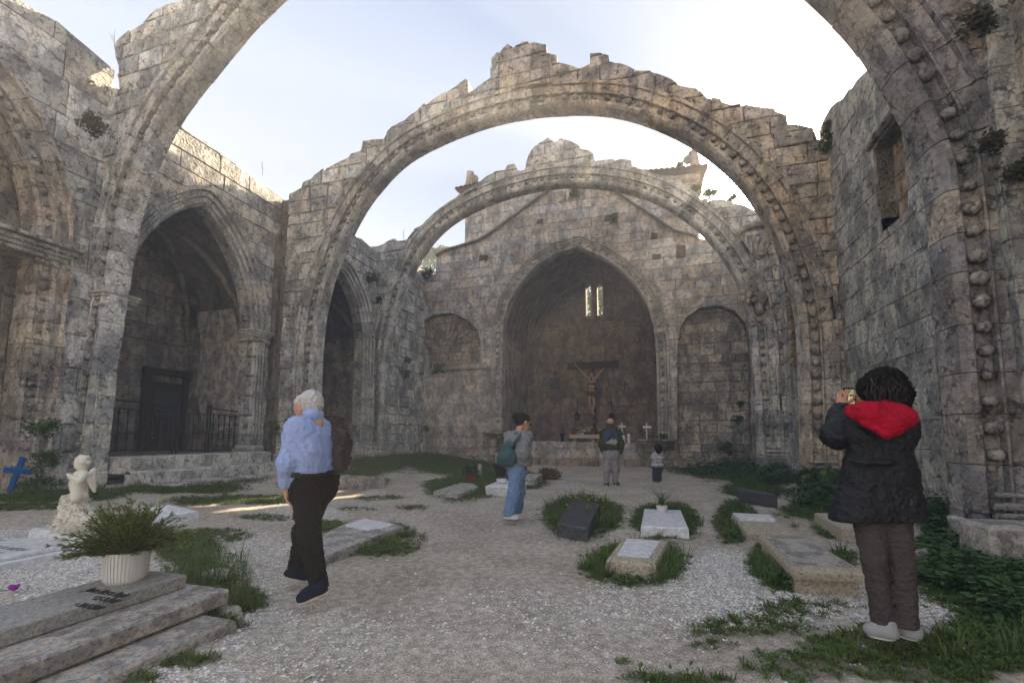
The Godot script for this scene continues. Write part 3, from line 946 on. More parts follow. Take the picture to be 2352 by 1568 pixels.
	# moulded impost with small balls
	var im := thing("impost", "moulded impost band with small balls under the arch at the picture's left edge", "moulding", Vector3(-11.05, 4.7, -4.9))
	var ib := MB.new()
	ib.col = Color(0.5, 0.48, 0.43)
	for k in 4:
		var ex: float = [0.04, 0.08, 0.14, 0.22][k]
		ib.box(Transform3D(Basis(), Vector3(-11.35 + ex, 4.74 + k * 0.085, -4.05 - ex)), Vector3(0.62, 0.088, 3.6), 0.02)
	obj("moulded_band", ib.mesh(), M.stone, im)
	var bm := MB.new()
	bm.col = Color(0.45, 0.43, 0.39)
	bm.ball(Transform3D(), 8, 5)
	var bmm := bm.mesh()
	for k in 12: piece("ball_ornament", bmm, M.stone, im, Transform3D(Basis.from_scale(Vector3.ONE * 0.04), Vector3(-10.94, 4.87, -5.8 + k * 0.17)))
	# bay between the middle and farthest arches
	var tf2 := left_plane(-10.0)
	root = thing("nave_wall", "left nave wall between the middle and farthest arches, with the narrow chapel arch", "wall", Vector3(-10.0, 0, -13.2), "side walls of the ruined nave")
	var p2 := broken_path(pointed(11.7, 14.5, 4.7, 7.05, 0.3), 0.12)
	moulded_arch(root, p2, tf2, CHAPEL, {"len": [0.38, 0.6], "low": -0.15})
	masonry(root, tf2, v2s(ragged([Vector2(10.8, 0.0), Vector2(10.8, 8.55), Vector2(12.2, 8.5), Vector2(12.9, 8.62), Vector2(13.4, 8.42), Vector2(13.9, 8.56), Vector2(14.6, 8.45), Vector2(15.4, 8.4)], 0.08) + [Vector2(15.4, 0.0)]), [offset_path(p2, normals_of(p2), 0.455)], {"course": [0.36, 0.5], "width": [0.5, 1.0], "th": 0.7, "back": 0.3, "shrink": 0.02})
	chapel_room(root, -10.56, -13.6, -11.1, -15.1, 0.5, 4.9, 6.9, BROWN)
	# rough wall between the farthest arch and the chancel
	root = thing("nave_wall", "left nave wall past the farthest arch, rough and overgrown, meeting the chancel front", "wall", Vector3(-9.75, 0, -16.9), "side walls of the ruined nave")
	masonry(root, left_plane(-9.75), v2s(ragged([Vector2(15.0, 0.0), Vector2(15.0, 8.5), Vector2(18.6, 8.9)], 0.1) + [Vector2(18.6, 0.0)]), [], {"course": [0.3, 0.5], "width": [0.4, 0.9], "th": 0.7, "proud": 0.06, "bev": 0.03, "wob": 0.02, "pal": GREY})
	# three worn steps up to the railed chapel
	for s in [[0.86, -10.32, 0.30, "top worn granite step below the chapel railing"], [0.58, -9.75, 0.36, "middle worn granite step with grass under its lip, below the chapel railing"], [0.36, -9.15, 0.30, "lowest sunken granite step at the edge of the grass, below the chapel railing"]]:
		var st := thing("stone_step", s[3], "step", Vector3(s[1], s[0] - 0.3, -8.5), "steps up to the railed chapel")
		var z := -6.75
		while z > -10.25:
			var l := rf(0.9, 1.5)
			var sb := MB.new()
			sb.col = Color(0.66, 0.64, 0.60) * rf(0.9, 1.08)
			var top := []
			var n := 5
			for k in n: top.append(Vector3(s[1] + rf(0.2, 0.26), s[0] + rf(-0.012, 0.012), z - l * k / (n - 1.0) + (0.01 if k == n - 1 else 0.0)))
			for k in range(n - 1, -1, -1): top.append(Vector3(s[1] - 0.52, s[0], z - l * k / (n - 1.0) + (0.01 if k == n - 1 else 0.0)))
			sb.slab(top, 0.34, 0.025, 0.0)
			obj("step_block", sb.mesh(), M.stone, st)
			z -= l

# ---------------------------------------------------------------- right wall
func build_right_wall() -> void:
	var xr := 3.9
	var tf := right_plane(xr)
	var root := thing("nave_wall", "right nave wall between the nearest and middle arches, streaked grey, with a blocked window", "wall", Vector3(xr, 0, -8.6), "side walls of the ruined nave")
	var win := v2s([Vector2(-8.95, 4.72), Vector2(-8.05, 4.72), Vector2(-8.05, 6.30), Vector2(-8.95, 6.26)])
	var door := v2s([Vector2(-7.75, -0.3), Vector2(-6.4, -0.3), Vector2(-6.4, 3.0), Vector2(-7.2, 3.12), Vector2(-7.6, 2.9), Vector2(-7.75, 2.6)])
	var top := ragged([Vector2(-11.2, 8.15), Vector2(-10.5, 8.2), Vector2(-9.9, 7.95), Vector2(-9.3, 7.85), Vector2(-8.6, 7.7), Vector2(-7.6, 7.75), Vector2(-6.2, 7.9)], 0.08)
	masonry(root, tf, v2s([Vector2(-11.2, -0.3)] + top + [Vector2(-6.2, -0.3)]), [win, door], {"course": [0.42, 0.62], "width": [0.7, 1.5], "th": 0.8, "back": 0.3, "joint": 0.007, "proud": 0.006, "bev": 0.006, "wob": 0.004, "shrink": 0.02, "pal": [Color(0.5, 0.49, 0.46), Color(0.46, 0.45, 0.43), Color(0.54, 0.52, 0.47), Color(0.43, 0.41, 0.38)]})
	masonry(root, right_plane(xr + 0.3), v2s([Vector2(-9.0, 4.6), Vector2(-9.0, 6.4), Vector2(-8.0, 6.4), Vector2(-8.0, 4.6)]), [], {"course": [0.38, 0.5], "width": [0.5, 0.9], "th": 0.2, "mat": M.ashlar, "pal": [Color(0.62, 0.49, 0.36), Color(0.56, 0.45, 0.34)]})
	masonry(root, right_plane(xr + 0.16), v2s([Vector2(-7.8, -0.3), Vector2(-7.8, 3.2), Vector2(-6.3, 3.2), Vector2(-6.3, -0.3)]), [], {"course": [0.38, 0.55], "width": [0.45, 0.6], "th": 0.2, "mat": M.ashlar, "pal": [Color(0.56, 0.50, 0.42), Color(0.55, 0.46, 0.35), Color(0.5, 0.47, 0.44)]})
	var lb := MB.new()
	lb.col = Color(0.36, 0.33, 0.29)
	lb.tube([Vector3(xr - 0.02, 6.36, -9.05), Vector3(xr - 0.02, 6.40, -7.9)], [0.08], 8)
	obj("lintel_roll", lb.mesh(), M.stone, root)
	# past the middle arch
	root = thing("nave_wall", "right nave wall between the middle and farthest arches, half hidden behind the pier", "wall", Vector3(xr, 0, -13), "side walls of the ruined nave")
	masonry(root, tf, v2s([Vector2(-18.6, -0.3)] + ragged([Vector2(-18.6, 8.0), Vector2(-15.2, 7.9), Vector2(-11.0, 7.7)], 0.1) + [Vector2(-11.0, -0.3)]), [], {"course": [0.4, 0.55], "width": [0.6, 1.1], "th": 0.8, "back": 0.3, "shrink": 0.02})
	# in front of the near arch, at the picture's right edge
	root = thing("nave_wall", "right nave wall in front of the nearest arch, dark and lichened, at the picture's right edge", "wall", Vector3(4.15, 0, -4), "side walls of the ruined nave")
	masonry(root, right_plane(4.15), v2s([Vector2(-6.6, -0.4), Vector2(-6.6, 9.0), Vector2(3.0, 9.2), Vector2(3.0, -0.4)]), [], {"course": [0.5, 0.7], "width": [0.9, 1.6], "th": 0.8, "back": 0.3, "joint": 0.008, "proud": 0.012, "pal": BROWN})
	var pp := thing("pilaster_strip", "flat pilaster with a moulded impost at the picture's right edge, beside the nearest arch", "pilaster", Vector3(4.05, 0, -5.35))
	for k in 7:
		var pm := MB.new()
		pm.col = tint(GREY)
		pm.box(Transform3D(Basis(), Vector3(4.09, 0.35 + k * 0.52, -5.2)), Vector3(0.2, 0.505, 0.9), 0.02)
		obj("block", pm.mesh(), M.stone, pp)
	var ib := MB.new()
	ib.col = Color(0.5, 0.48, 0.42)
	for k in 3: ib.box(Transform3D(Basis(), Vector3(4.08, 4.02 + k * 0.11, -5.2)), Vector3(0.26 + k * 0.09, 0.115, 1.0 + k * 0.1), 0.025)
	obj("impost", ib.mesh(), M.stone, pp)
	var bm := MB.new()
	bm.col = Color(0.42, 0.40, 0.37)
	bm.ball(Transform3D(), 8, 5)
	var bmm := bm.mesh()
	for k in 3: piece("ball_ornament", bmm, M.stone, pp, Transform3D(Basis.from_scale(Vector3.ONE * 0.05), Vector3(3.92, 4.12, -5.55 + k * 0.28)))
	for k in 14: piece("ball_ornament", bmm, M.stone, pp, Transform3D(Basis.from_scale(Vector3.ONE * 0.06), Vector3(4.12, 4.6 + k * 0.24, -5.35 + k * k * 0.006)))


# ---------------------------------------------------------------- chancel front, gable and apse
const BEADED := [Vector2(0, -0.5), Vector2(0, -0.08), Vector2(0.03, -0.02), Vector2(0.08, 0.0), Vector2(0.10, 0.0), Vector2(0.12, -0.05), Vector2(0.29, -0.04), Vector2(0.31, 0.015), Vector2(0.35, 0.02), Vector2(0.37, -0.02), Vector2(0.43, 0.05), Vector2(0.49, 0.06), Vector2(0.51, -0.05)]
func build_chancel() -> void:
	var z := -18.5
	var tf := front_plane(z)
	var root := thing("chancel_front", "pale ashlar end wall with a gable line and a pointed beaded arch", "wall", Vector3(-2.8, 0, z))
	var half := trace_z([[1152, 1010], [1152, 900], [1152, 790], [1156, 735], [1170, 690], [1195, 648], [1228, 612], [1272, 583], [1327, 566]], z)
	var path := broken_path(half + trace_z([[1380, 588], [1425, 618], [1460, 655], [1485, 695], [1501, 745], [1507, 800], [1509, 900], [1512, 1020]], z), 0.16)
	moulded_arch(root, path, tf, BEADED, {"len": [0.4, 0.6], "mat": M.ashlar, "pal": [Color(0.60, 0.58, 0.54), Color(0.66, 0.64, 0.58), Color(0.55, 0.54, 0.5)], "bead": Vector2(0.205, -0.03), "bead_r": 0.075, "gap": 0.30, "bead_pal": [Color(0.55, 0.53, 0.48), Color(0.48, 0.46, 0.42)], "missing": 0.02})
	var hood := offset_path(path, normals_of(path), 0.495)
	var gable := trace_z([[1000, 632], [1003, 590], [1018, 580], [1060, 568], [1100, 555], [1118, 545], [1180, 500], [1240, 455], [1290, 418], [1330, 392], [1370, 415], [1420, 447], [1480, 487], [1548, 532], [1600, 546], [1680, 560]], z)
	var outline := [Vector2(-9.9, 0.0), Vector2(-9.9, 8.6), Vector2(-9.1, 8.75)] + gable + [Vector2(4.3, 8.7), Vector2(4.3, 0.0)]
	# niches left and right of the arch
	var nl := trace_z([[985, 1200], [985, 800], [953, 770], [965, 742], [995, 722], [1035, 718], [1075, 735], [1098, 760], [1104, 785], [1104, 800]], z)
	var lniche := v2s([nl[1] + Vector2(0, -0.95), nl[1] + Vector2(0, -0.1), nl[2], nl[3], nl[4], nl[5], nl[6], nl[7], nl[8] + Vector2(0, -0.1), nl[8] + Vector2(0, -0.95)])
	var rn := trace_z([[1556, 1090], [1556, 800], [1562, 755], [1580, 725], [1612, 705], [1650, 700], [1688, 712], [1712, 740], [1724, 780], [1728, 1090]], z)
	masonry(root, tf, v2s(outline), [hood, lniche, v2s(rn)], {"course": [0.34, 0.52], "width": [0.6, 1.15], "th": 0.6, "back": 0.25, "joint": 0.01, "proud": 0.008, "bev": 0.008, "wob": 0.005, "mat": M.ashlar, "pal": WARM})
	# shallow back of each niche
	masonry(root, front_plane(z - 0.35), v2s([nl[8] + Vector2(0.5, -1.6), nl[8] + Vector2(0.5, 1.6), nl[2] + Vector2(-0.5, 1.7), nl[2] + Vector2(-0.5, -1.9)]), [], {"course": [0.3, 0.42], "width": [0.4, 0.7], "th": 0.24, "mat": M.ashlar, "pal": BROWN})
	masonry(root, front_plane(z - 0.45), v2s([rn[0] + Vector2(-0.5, -0.3), rn[1] + Vector2(-0.5, 2.4), rn[9] + Vector2(0.5, 7.4), rn[9] + Vector2(0.5, -0.3)]), [], {"course": [0.28, 0.5], "width": [0.4, 0.9], "th": 0.14, "proud": 0.04, "mat": M.stone, "pal": [Color(0.56, 0.51, 0.45), Color(0.45, 0.41, 0.37), Color(0.62, 0.56, 0.48), Color(0.38, 0.35, 0.32)]})
	# shell of ribs in the left niche's head
	var hub: Vector2 = (trace_z([[1018, 790]], z))[0]
	for k in 11:
		var a := PI * (0.06 + 0.88 * k / 10.0)
		var rb := MB.new()
		rb.col = Color(0.5, 0.44, 0.36)
		var rr: float = 1.35 - 0.25 * absf(cos(a)) + (0.3 if a < 1.0 else 0.0)
		rb.tube([Vector3(hub.x + cos(a) * 0.25, hub.y + sin(a) * 0.2, z - 0.33), Vector3(hub.x + cos(a) * rr * 0.6, hub.y + sin(a) * 0.75, z - 0.28), Vector3(hub.x + cos(a) * rr, hub.y + sin(a) * 1.12, z - 0.12)], [0.03, 0.035, 0.03], 6)
		obj("shell_rib", rb.mesh(), M.ashlar, root)
	# string moulding under the left niche, putlog holes, drip course of slates
	var sm := MB.new()
	sm.col = Color(0.56, 0.5, 0.42)
	sm.box(Transform3D(Basis(), Vector3(-7.6, 4.25, z + 0.05)), Vector3(2.0, 0.14, 0.14), 0.03)
	obj("string_moulding", sm.mesh(), M.ashlar, root)
	for q in [[1240, 508, 14, 10], [1400, 500, 20, 12], [1508, 589, 17, 11], [1503, 541, 14, 14], [1564, 577, 18, 26], [1110, 592, 22, 14]]:
		var c := onz(q[0], q[1], z + 0.012)
		var hb := MB.new()
		hb.col = Color(0.16, 0.12, 0.09)
		var w: float = q[2] / 59.0 * 0.62
		var h: float = q[3] / 59.0 * 0.62
		stone(hb, v2s([Vector2(c.x - w, c.y - h), Vector2(c.x + w * 0.9, c.y - h), Vector2(c.x + w, c.y + h * 0.8), Vector2(c.x - w * 0.8, c.y + h)]), front_plane(z), 0.012, 0.02, 0.004)
		obj("missing_stone", hb.mesh(), M.ashlar, root)
	for i in gable.size() - 3:
		var a: Vector2 = gable[i + 1]
		var b: Vector2 = gable[i + 2]
		var l := a.distance_to(b)
		var k := maxi(1, int(l / 0.5))
		for s in k:
			var p := a.lerp(b, (s + 0.5) / k)
			var dr := MB.new()
			dr.col = Color(0.42, 0.42, 0.42) * rf(0.85, 1.15)
			dr.box(Transform3D(Basis(Vector3.BACK, (b - a).angle() + rf(-0.03, 0.03)), Vector3(p.x, p.y + 0.04, z + 0.06)), Vector3(l / k + 0.05, 0.07, 0.3), 0.015)
			obj("drip_slate", dr.mesh(), M.stone, root)
	# the taller chancel body behind, with tiled eaves and two finials
	var bz := -19.15
	var body := thing("chancel_tower", "taller chancel body behind the gable, with tiled eaves and carved finials", "building", Vector3(-3, 0, bz - 3))
	var e0 := onz(1062, 440, bz)
	var e1 := onz(1612, 392, bz)
	masonry(body, front_plane(bz), v2s([Vector2(e0.x + 0.15, 8.2), Vector2(e0.x + 0.15, e0.y - 0.05), Vector2(e1.x - 0.2, e1.y - 0.15), Vector2(e1.x - 0.2, 8.2)]), [v2s(pointed(-6.8, 1.6, 5.6, 10.4, 0.0))], {"course": [0.36, 0.5], "width": [0.6, 1.1], "th": 0.5, "mat": M.ashlar, "pal": WARM, "joint": 0.01, "proud": 0.008})
	for s in [e0.x + 0.4, e1.x - 0.45]:
		var wb := MB.new()
		wb.col = Color(0.52, 0.47, 0.4)
		wb.box(Transform3D(Basis(), Vector3(s, 6.0, bz - 3.2)), Vector3(0.5, 12.0, 5.4), 0.02)
		obj("side_wall", wb.mesh(), M.ashlar, body)
	var cb := MB.new()
	cb.col = Color(0.6, 0.52, 0.42)
	cb.box(Transform3D(Basis(), Vector3(e1.x - 1.5, e1.y - 0.32, bz + 0.12)), Vector3(2.8, 0.24, 0.4), 0.05)
	obj("cornice", cb.mesh(), M.ashlar, body)
	var bm := MB.new()
	bm.col = Color(0.5, 0.44, 0.36)
	bm.ball(Transform3D(), 9, 6)
	var bmm := bm.mesh()
	for k in 6: piece("ball_ornament", bmm, M.ashlar, body, Transform3D(Basis.from_scale(Vector3.ONE * 0.13), Vector3(e1.x - 0.35 - k * 0.42, e1.y - 0.72, bz + 0.06)))
	var rf0 := MB.new()
	rf0.col = Color(0.3, 0.26, 0.22)
	var mx := (e0.x + e1.x) * 0.5
	for s in [[e0.x - 0.15, e0.y], [e1.x + 0.15, e1.y]]:
		rf0.quado(Vector3(s[0], s[1] - 0.06, bz + 0.4), Vector3(mx, s[1] + 0.5, bz + 0.4), Vector3(mx, s[1] + 0.5, bz - 6.0), Vector3(s[0], s[1] - 0.06, bz - 6.0), Vector3.UP)
	obj("roof_deck", rf0.mesh(), mat(lin(0.17, 0.13, 0.105), 0.9), body)
	var tb := MB.new()
	var row := []
	for k in 7: row.append(Vector3(cos(PI * k / 6.0) * 0.11, sin(PI * k / 6.0) * 0.07, 0))
	for k in 6:
		tb.quado(row[k], row[k + 1], row[k + 1] + Vector3(0, 0.02, -0.5), row[k] + Vector3(0, 0.02, -0.5), Vector3.UP)
		tb.quado(row[k] * 0.85, row[k + 1] * 0.85, row[k + 1], row[k], Vector3.BACK)
	var tm := tb.mesh()
	for k in 26:
		for r in 3:
			for sd in [0, 1]:
				var x: float = (e1.x + 0.1 - k * 0.21) if sd == 0 else (e0.x - 0.1 + k * 0.21)
				var y: float = (e1.y if sd == 0 else e0.y) - 0.04 + k * 0.014 + r * 0.09
				if k < 14 or sd == 0: piece("roof_tile", tm, M.tile, body, Transform3D(Basis(Vector3.BACK, 0.07 * (1 if sd == 1 else -1)), Vector3(x, y, bz + 0.45 - r * 0.42)))
	var fin := func(px: float, py: float, top: float, flip: float, word: String) -> void:
		var bp := onz(px, py, bz - 0.1)
		var tp := onz(px, top, bz - 0.1)
		var h := tp.y - bp.y + 0.3
		var o := thing("roof_finial", word, "finial", Vector3(bp.x, bp.y - 0.3, bz - 0.1), "finials on the chancel eaves")
		var fb := MB.new()
		fb.col = Color(0.46, 0.43, 0.36)
		solid(fb, v2s([Vector2(bp.x - 0.24, bp.y - 0.3), Vector2(bp.x + 0.24, bp.y - 0.3), Vector2(bp.x + 0.13, bp.y + h * 0.45), Vector2(bp.x + 0.10, bp.y + h - 0.3), Vector2(bp.x - 0.10, bp.y + h - 0.3), Vector2(bp.x - 0.14, bp.y + h * 0.4)]), front_plane(bz), 0.08, -0.2)
		obj("shaft", fb.mesh(), M.ashlar, o)
		fb = MB.new()
		fb.col = Color(0.44, 0.41, 0.33)
		fb.ball(Transform3D(Basis.from_scale(Vector3(0.15, 0.14, 0.12)), Vector3(bp.x + flip * 0.1, bp.y + h - 0.42, bz - 0.05)), 10, 6)
		obj("scroll", fb.mesh(), M.ashlar, o)
		fb = MB.new()
		fb.col = Color(0.48, 0.45, 0.38)
		fb.ball(Transform3D(Basis.from_scale(Vector3(0.22, 0.2, 0.14)), Vector3(bp.x + flip * 0.24, bp.y + h * 0.36, bz - 0.05)), 10, 6)
		obj("scroll", fb.mesh(), M.ashlar, o)
	fin.call(1080, 432, 396, 1.0, "carved scroll finial on the left end of the chancel eaves, above the farthest arch")
	fin.call(1596, 385, 347, -1.0, "carved scroll finial on the right end of the chancel eaves, above the tiles")

func build_apse() -> void:
	var fy := 0.36
	var z0 := -19.05
	var z1 := -24.0
	var xl := onz(1152, 900, -18.5).x - 0.02
	var xr := onz(1511, 900, -18.5).x + 0.9
	xl -= 0.25
	var root := thing("apse", "dim apse behind the pointed arch, its back wall brown ashlar under a ribbed vault", "building", Vector3((xl + xr) * 0.5, fy, -21.5))
	var wz0 := onz(1334, 724, z1)
	var wz1 := onz(1392, 640, z1)
	var wx := (wz0.x + wz1.x) * 0.5 + 0.05
	var sill := onz(1364, 726, z1).y
	var head := onz(1364, 656, z1).y
	var lw := 0.15
	var holes := []
	for s in [-1.0, 1.0]:
		var cx: float = wx + s * 0.30
		holes.append(v2s([Vector2(cx - lw, sill), Vector2(cx + lw, sill), Vector2(cx + lw, head), Vector2(cx + lw * 0.7, head + 0.1), Vector2(cx, head + 0.15), Vector2(cx - lw * 0.7, head + 0.1), Vector2(cx - lw, head)]))
	var oc := PackedVector2Array()
	for k in 12: oc.append(Vector2(wx + cos(TAU * k / 12) * 0.13, head + 0.38 + sin(TAU * k / 12) * 0.13))
	holes.append(oc)
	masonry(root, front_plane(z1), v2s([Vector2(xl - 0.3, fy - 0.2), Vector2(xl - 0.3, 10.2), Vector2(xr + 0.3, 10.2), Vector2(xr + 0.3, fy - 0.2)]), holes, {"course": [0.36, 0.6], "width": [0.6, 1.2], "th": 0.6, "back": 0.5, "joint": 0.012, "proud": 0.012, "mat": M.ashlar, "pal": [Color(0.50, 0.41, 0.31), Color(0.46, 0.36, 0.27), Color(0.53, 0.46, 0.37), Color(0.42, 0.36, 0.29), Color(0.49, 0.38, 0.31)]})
	for s in [[xl, true], [xr, false]]:
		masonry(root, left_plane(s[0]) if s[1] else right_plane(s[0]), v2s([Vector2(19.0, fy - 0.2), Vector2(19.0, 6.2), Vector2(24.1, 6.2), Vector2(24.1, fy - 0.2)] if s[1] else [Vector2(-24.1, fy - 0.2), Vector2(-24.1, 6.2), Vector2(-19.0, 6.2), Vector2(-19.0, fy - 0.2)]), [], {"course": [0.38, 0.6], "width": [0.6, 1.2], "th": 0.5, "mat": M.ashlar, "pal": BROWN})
	# vault
	var pr := pointed(xl, xr, 5.6, 9.75, fy)
	var vb := MB.new()
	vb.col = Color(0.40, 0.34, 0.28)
	for i in range(2, pr.size() - 3):
		var a: Vector2 = pr[i]
		var b: Vector2 = pr[i + 1]
		vb.quado(Vector3(a.x, a.y, z0), Vector3(b.x, b.y, z0), Vector3(b.x, b.y, z1), Vector3(a.x, a.y, z1), Vector3.DOWN)
		vb.quado(Vector3(a.x, a.y + 0.4, z0), Vector3(b.x, b.y + 0.4, z0), Vector3(b.x, b.y + 0.4, z1), Vector3(a.x, a.y + 0.4, z1), Vector3.UP)
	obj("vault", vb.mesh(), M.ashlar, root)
	for k in 5:
		for sd in [0, 1]:
			var rb := MB.new()
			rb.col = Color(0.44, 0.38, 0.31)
			var pts := []
			var ex := Vector2(lerpf(xl, xr, [0.5, 0.5, 0.5, 0.35, 0.65][k]), [0.0, 0.5, 1.0, 0.75, 0.75][k])
			for q in 11:
				var t := q / 10.0
				var sx: float = lerpf(xl if sd == 0 else xr, ex.x, 1.0 - cos(t * PI * 0.5))
				pts.append(Vector3(sx + (0.1 if sd == 0 else -0.1), lerpf(4.9, 9.62, sin(t * PI * 0.5)), lerpf(z1 + 0.12, lerpf(z0 - 0.3, z1 + 0.2, ex.y), t)))
			rb.tube(pts, [0.085], 6)
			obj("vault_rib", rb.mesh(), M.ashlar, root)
	for sx in [xl + 0.14, xr - 0.14]:
		var sb := MB.new()
		sb.col = Color(0.5, 0.42, 0.34)
		for d in [[0, 0], [0.12, 0.02], [0.02, 0.12]]: sb.tube([Vector3(sx + d[0] * (1 if sx < -2 else -1), 4.3, z1 + 0.15 + d[1]), Vector3(sx + d[0] * (1 if sx < -2 else -1), 5.2, z1 + 0.15 + d[1])], [0.06], 7)
		sb.box(Transform3D(Basis(), Vector3(sx, 4.2, z1 + 0.18)), Vector3(0.4, 0.22, 0.4), 0.05)
		obj("corbel_shaft", sb.mesh(), M.ashlar, root)
	var sy := onz(1370, 744, z1).y
	var mb := MB.new()
	mb.col = Color(0.5, 0.43, 0.35)
	for k in 3: mb.box(Transform3D(Basis(), Vector3((xl + xr) * 0.5, sy - 0.16 + k * 0.13, z1 + 0.06 + 0.03 * k)), Vector3(xr - xl, 0.12, 0.14 + k * 0.05), 0.02)
	obj("string_course", mb.mesh(), M.ashlar, root)
	var dn := MB.new()
	dn.col = Color(0.46, 0.38, 0.31)
	dn.box(Transform3D(), Vector3(0.12, 0.1, 0.07), 0.02)
	var dnm := dn.mesh()
	for k in 26: piece("dentil", dnm, M.ashlar, root, Transform3D(Basis(), Vector3(xl + 0.3 + k * 0.25, sy - 0.03, z1 + 0.16)))
	# window surround, mullion and sill
	var wn := thing("lancet_window", "twin lancet window with a small round light over it, high in the apse", "window", Vector3(wx, sill, z1))
	var fr := MB.new()
	fr.col = Color(0.36, 0.32, 0.28)
	var wp := smooth_path([Vector2(wx - 0.62, sill - 0.1), Vector2(wx - 0.62, head - 0.1), Vector2(wx - 0.5, head + 0.35), Vector2(wx, head + 0.78), Vector2(wx + 0.5, head + 0.35), Vector2(wx + 0.62, head - 0.1), Vector2(wx + 0.62, sill - 0.1)], 0.12)
	sweep(fr, wp, normals_of(wp), 0, wp.size() - 1, wp.size() - 1, [Vector2(0, -0.02), Vector2(0, 0.10), Vector2(0.08, 0.14), Vector2(0.14, 0.06), Vector2(0.24, 0.05), Vector2(0.28, 0.12), Vector2(0.38, 0.10), Vector2(0.42, -0.02)], front_plane(z1), 0.0, 0)
	obj("moulded_frame", fr.mesh(), M.ashlar, wn)
	fr = MB.new()
	fr.col = Color(0.36, 0.32, 0.28)
	for s in [-0.52, 0.0, 0.52]: fr.tube([Vector3(wx + s, sill, z1 + 0.05), Vector3(wx + s, head + 0.02, z1 + 0.05)], [0.055], 8)
	obj("mullion", fr.mesh(), M.ashlar, wn)
	fr = MB.new()
	fr.col = Color(0.42, 0.37, 0.31)
	fr.box(Transform3D(Basis(), Vector3(wx, sill - 0.14, z1 + 0.12)), Vector3(2.1, 0.2, 0.3), 0.04)
	obj("sill", fr.mesh(), M.ashlar, wn)
	# raised floor, step stones
	var fb := MB.new()
	fb.col = Color(0.46, 0.36, 0.28)
	fb.box(Transform3D(Basis(), Vector3((xl + xr) * 0.5, fy - 0.3, -21.1)), Vector3(xr - xl + 0.4, 0.6, 5.9), 0.01)
	struct("apse_floor", fb.mesh(), M.mortar)
	var st := thing("apse_step", "low worn step of long brown stones in front of the altar", "step", Vector3(-2.8, 0.1, -18.0))
	var x := onz(1135, 1055, -18.0).x
	while x < 1.1:
		var l := rf(0.6, 1.3)
		var sb := MB.new()
		sb.col = Color(0.52, 0.42, 0.33) * rf(0.85, 1.1)
		sb.box(Transform3D(Basis(Vector3.UP, rf(-0.02, 0.02)), Vector3(x + l * 0.5, fy - 0.19 + rf(-0.015, 0.015), -18.1)), Vector3(l - 0.02, 0.42, 0.5), 0.03)
		obj("step_block", sb.mesh(), M.ashlar, st)
		x += l
	# two ledges like capitals at the feet of the arch
	for q in [[1120, 1148, 992, 1000, "moulded stone ledge on a broken pedestal at the left foot of the pointed arch"], [1478, 1540, 1008, 1018, "moulded stone ledge with a plant on it at the right foot of the pointed arch"]]:
		var a := onz(q[0], q[2], -17.75)
		var b := onz(q[1], q[2], -17.75)
		var lg := thing("stone_ledge", q[4], "ledge", Vector3((a.x + b.x) * 0.5, 0.2, -18.1), "ledges at the feet of the chancel arch")
		var lb := MB.new()
		lb.col = Color(0.36, 0.32, 0.26)
		for k in 3: lb.box(Transform3D(Basis(), Vector3((a.x + b.x) * 0.5, a.y - 0.05 - k * 0.09, -18.12 - k * 0.05)), Vector3(b.x - a.x + 0.5 - k * 0.22, 0.09, 0.75 - k * 0.1), 0.025)
		obj("top", lb.mesh(), M.stone, lg)
		for k in 3:
			var pb := MB.new()
			pb.col = Color(0.55, 0.48, 0.38) * rf(0.85, 1.1)
			var h: float = (a.y - 0.3 - 0.1) / 3.0
			pb.box(Transform3D(Basis(Vector3.UP, rf(-0.04, 0.04)), Vector3((a.x + b.x) * 0.5 - 0.1, 0.12 + h * (k + 0.5), -18.2)), Vector3((b.x - a.x) * rf(0.62, 0.75), h - 0.015, 0.55), 0.03)
			obj("pedestal_block", pb.mesh(), M.ashlar, lg)

# ---------------------------------------------------------------- ground
const GN := 640
const GX0 := -14.0
const GZ0 := -20.0
const GS := 22.0
var grass_map := PackedFloat32Array()
var gravel_map := PackedFloat32Array()
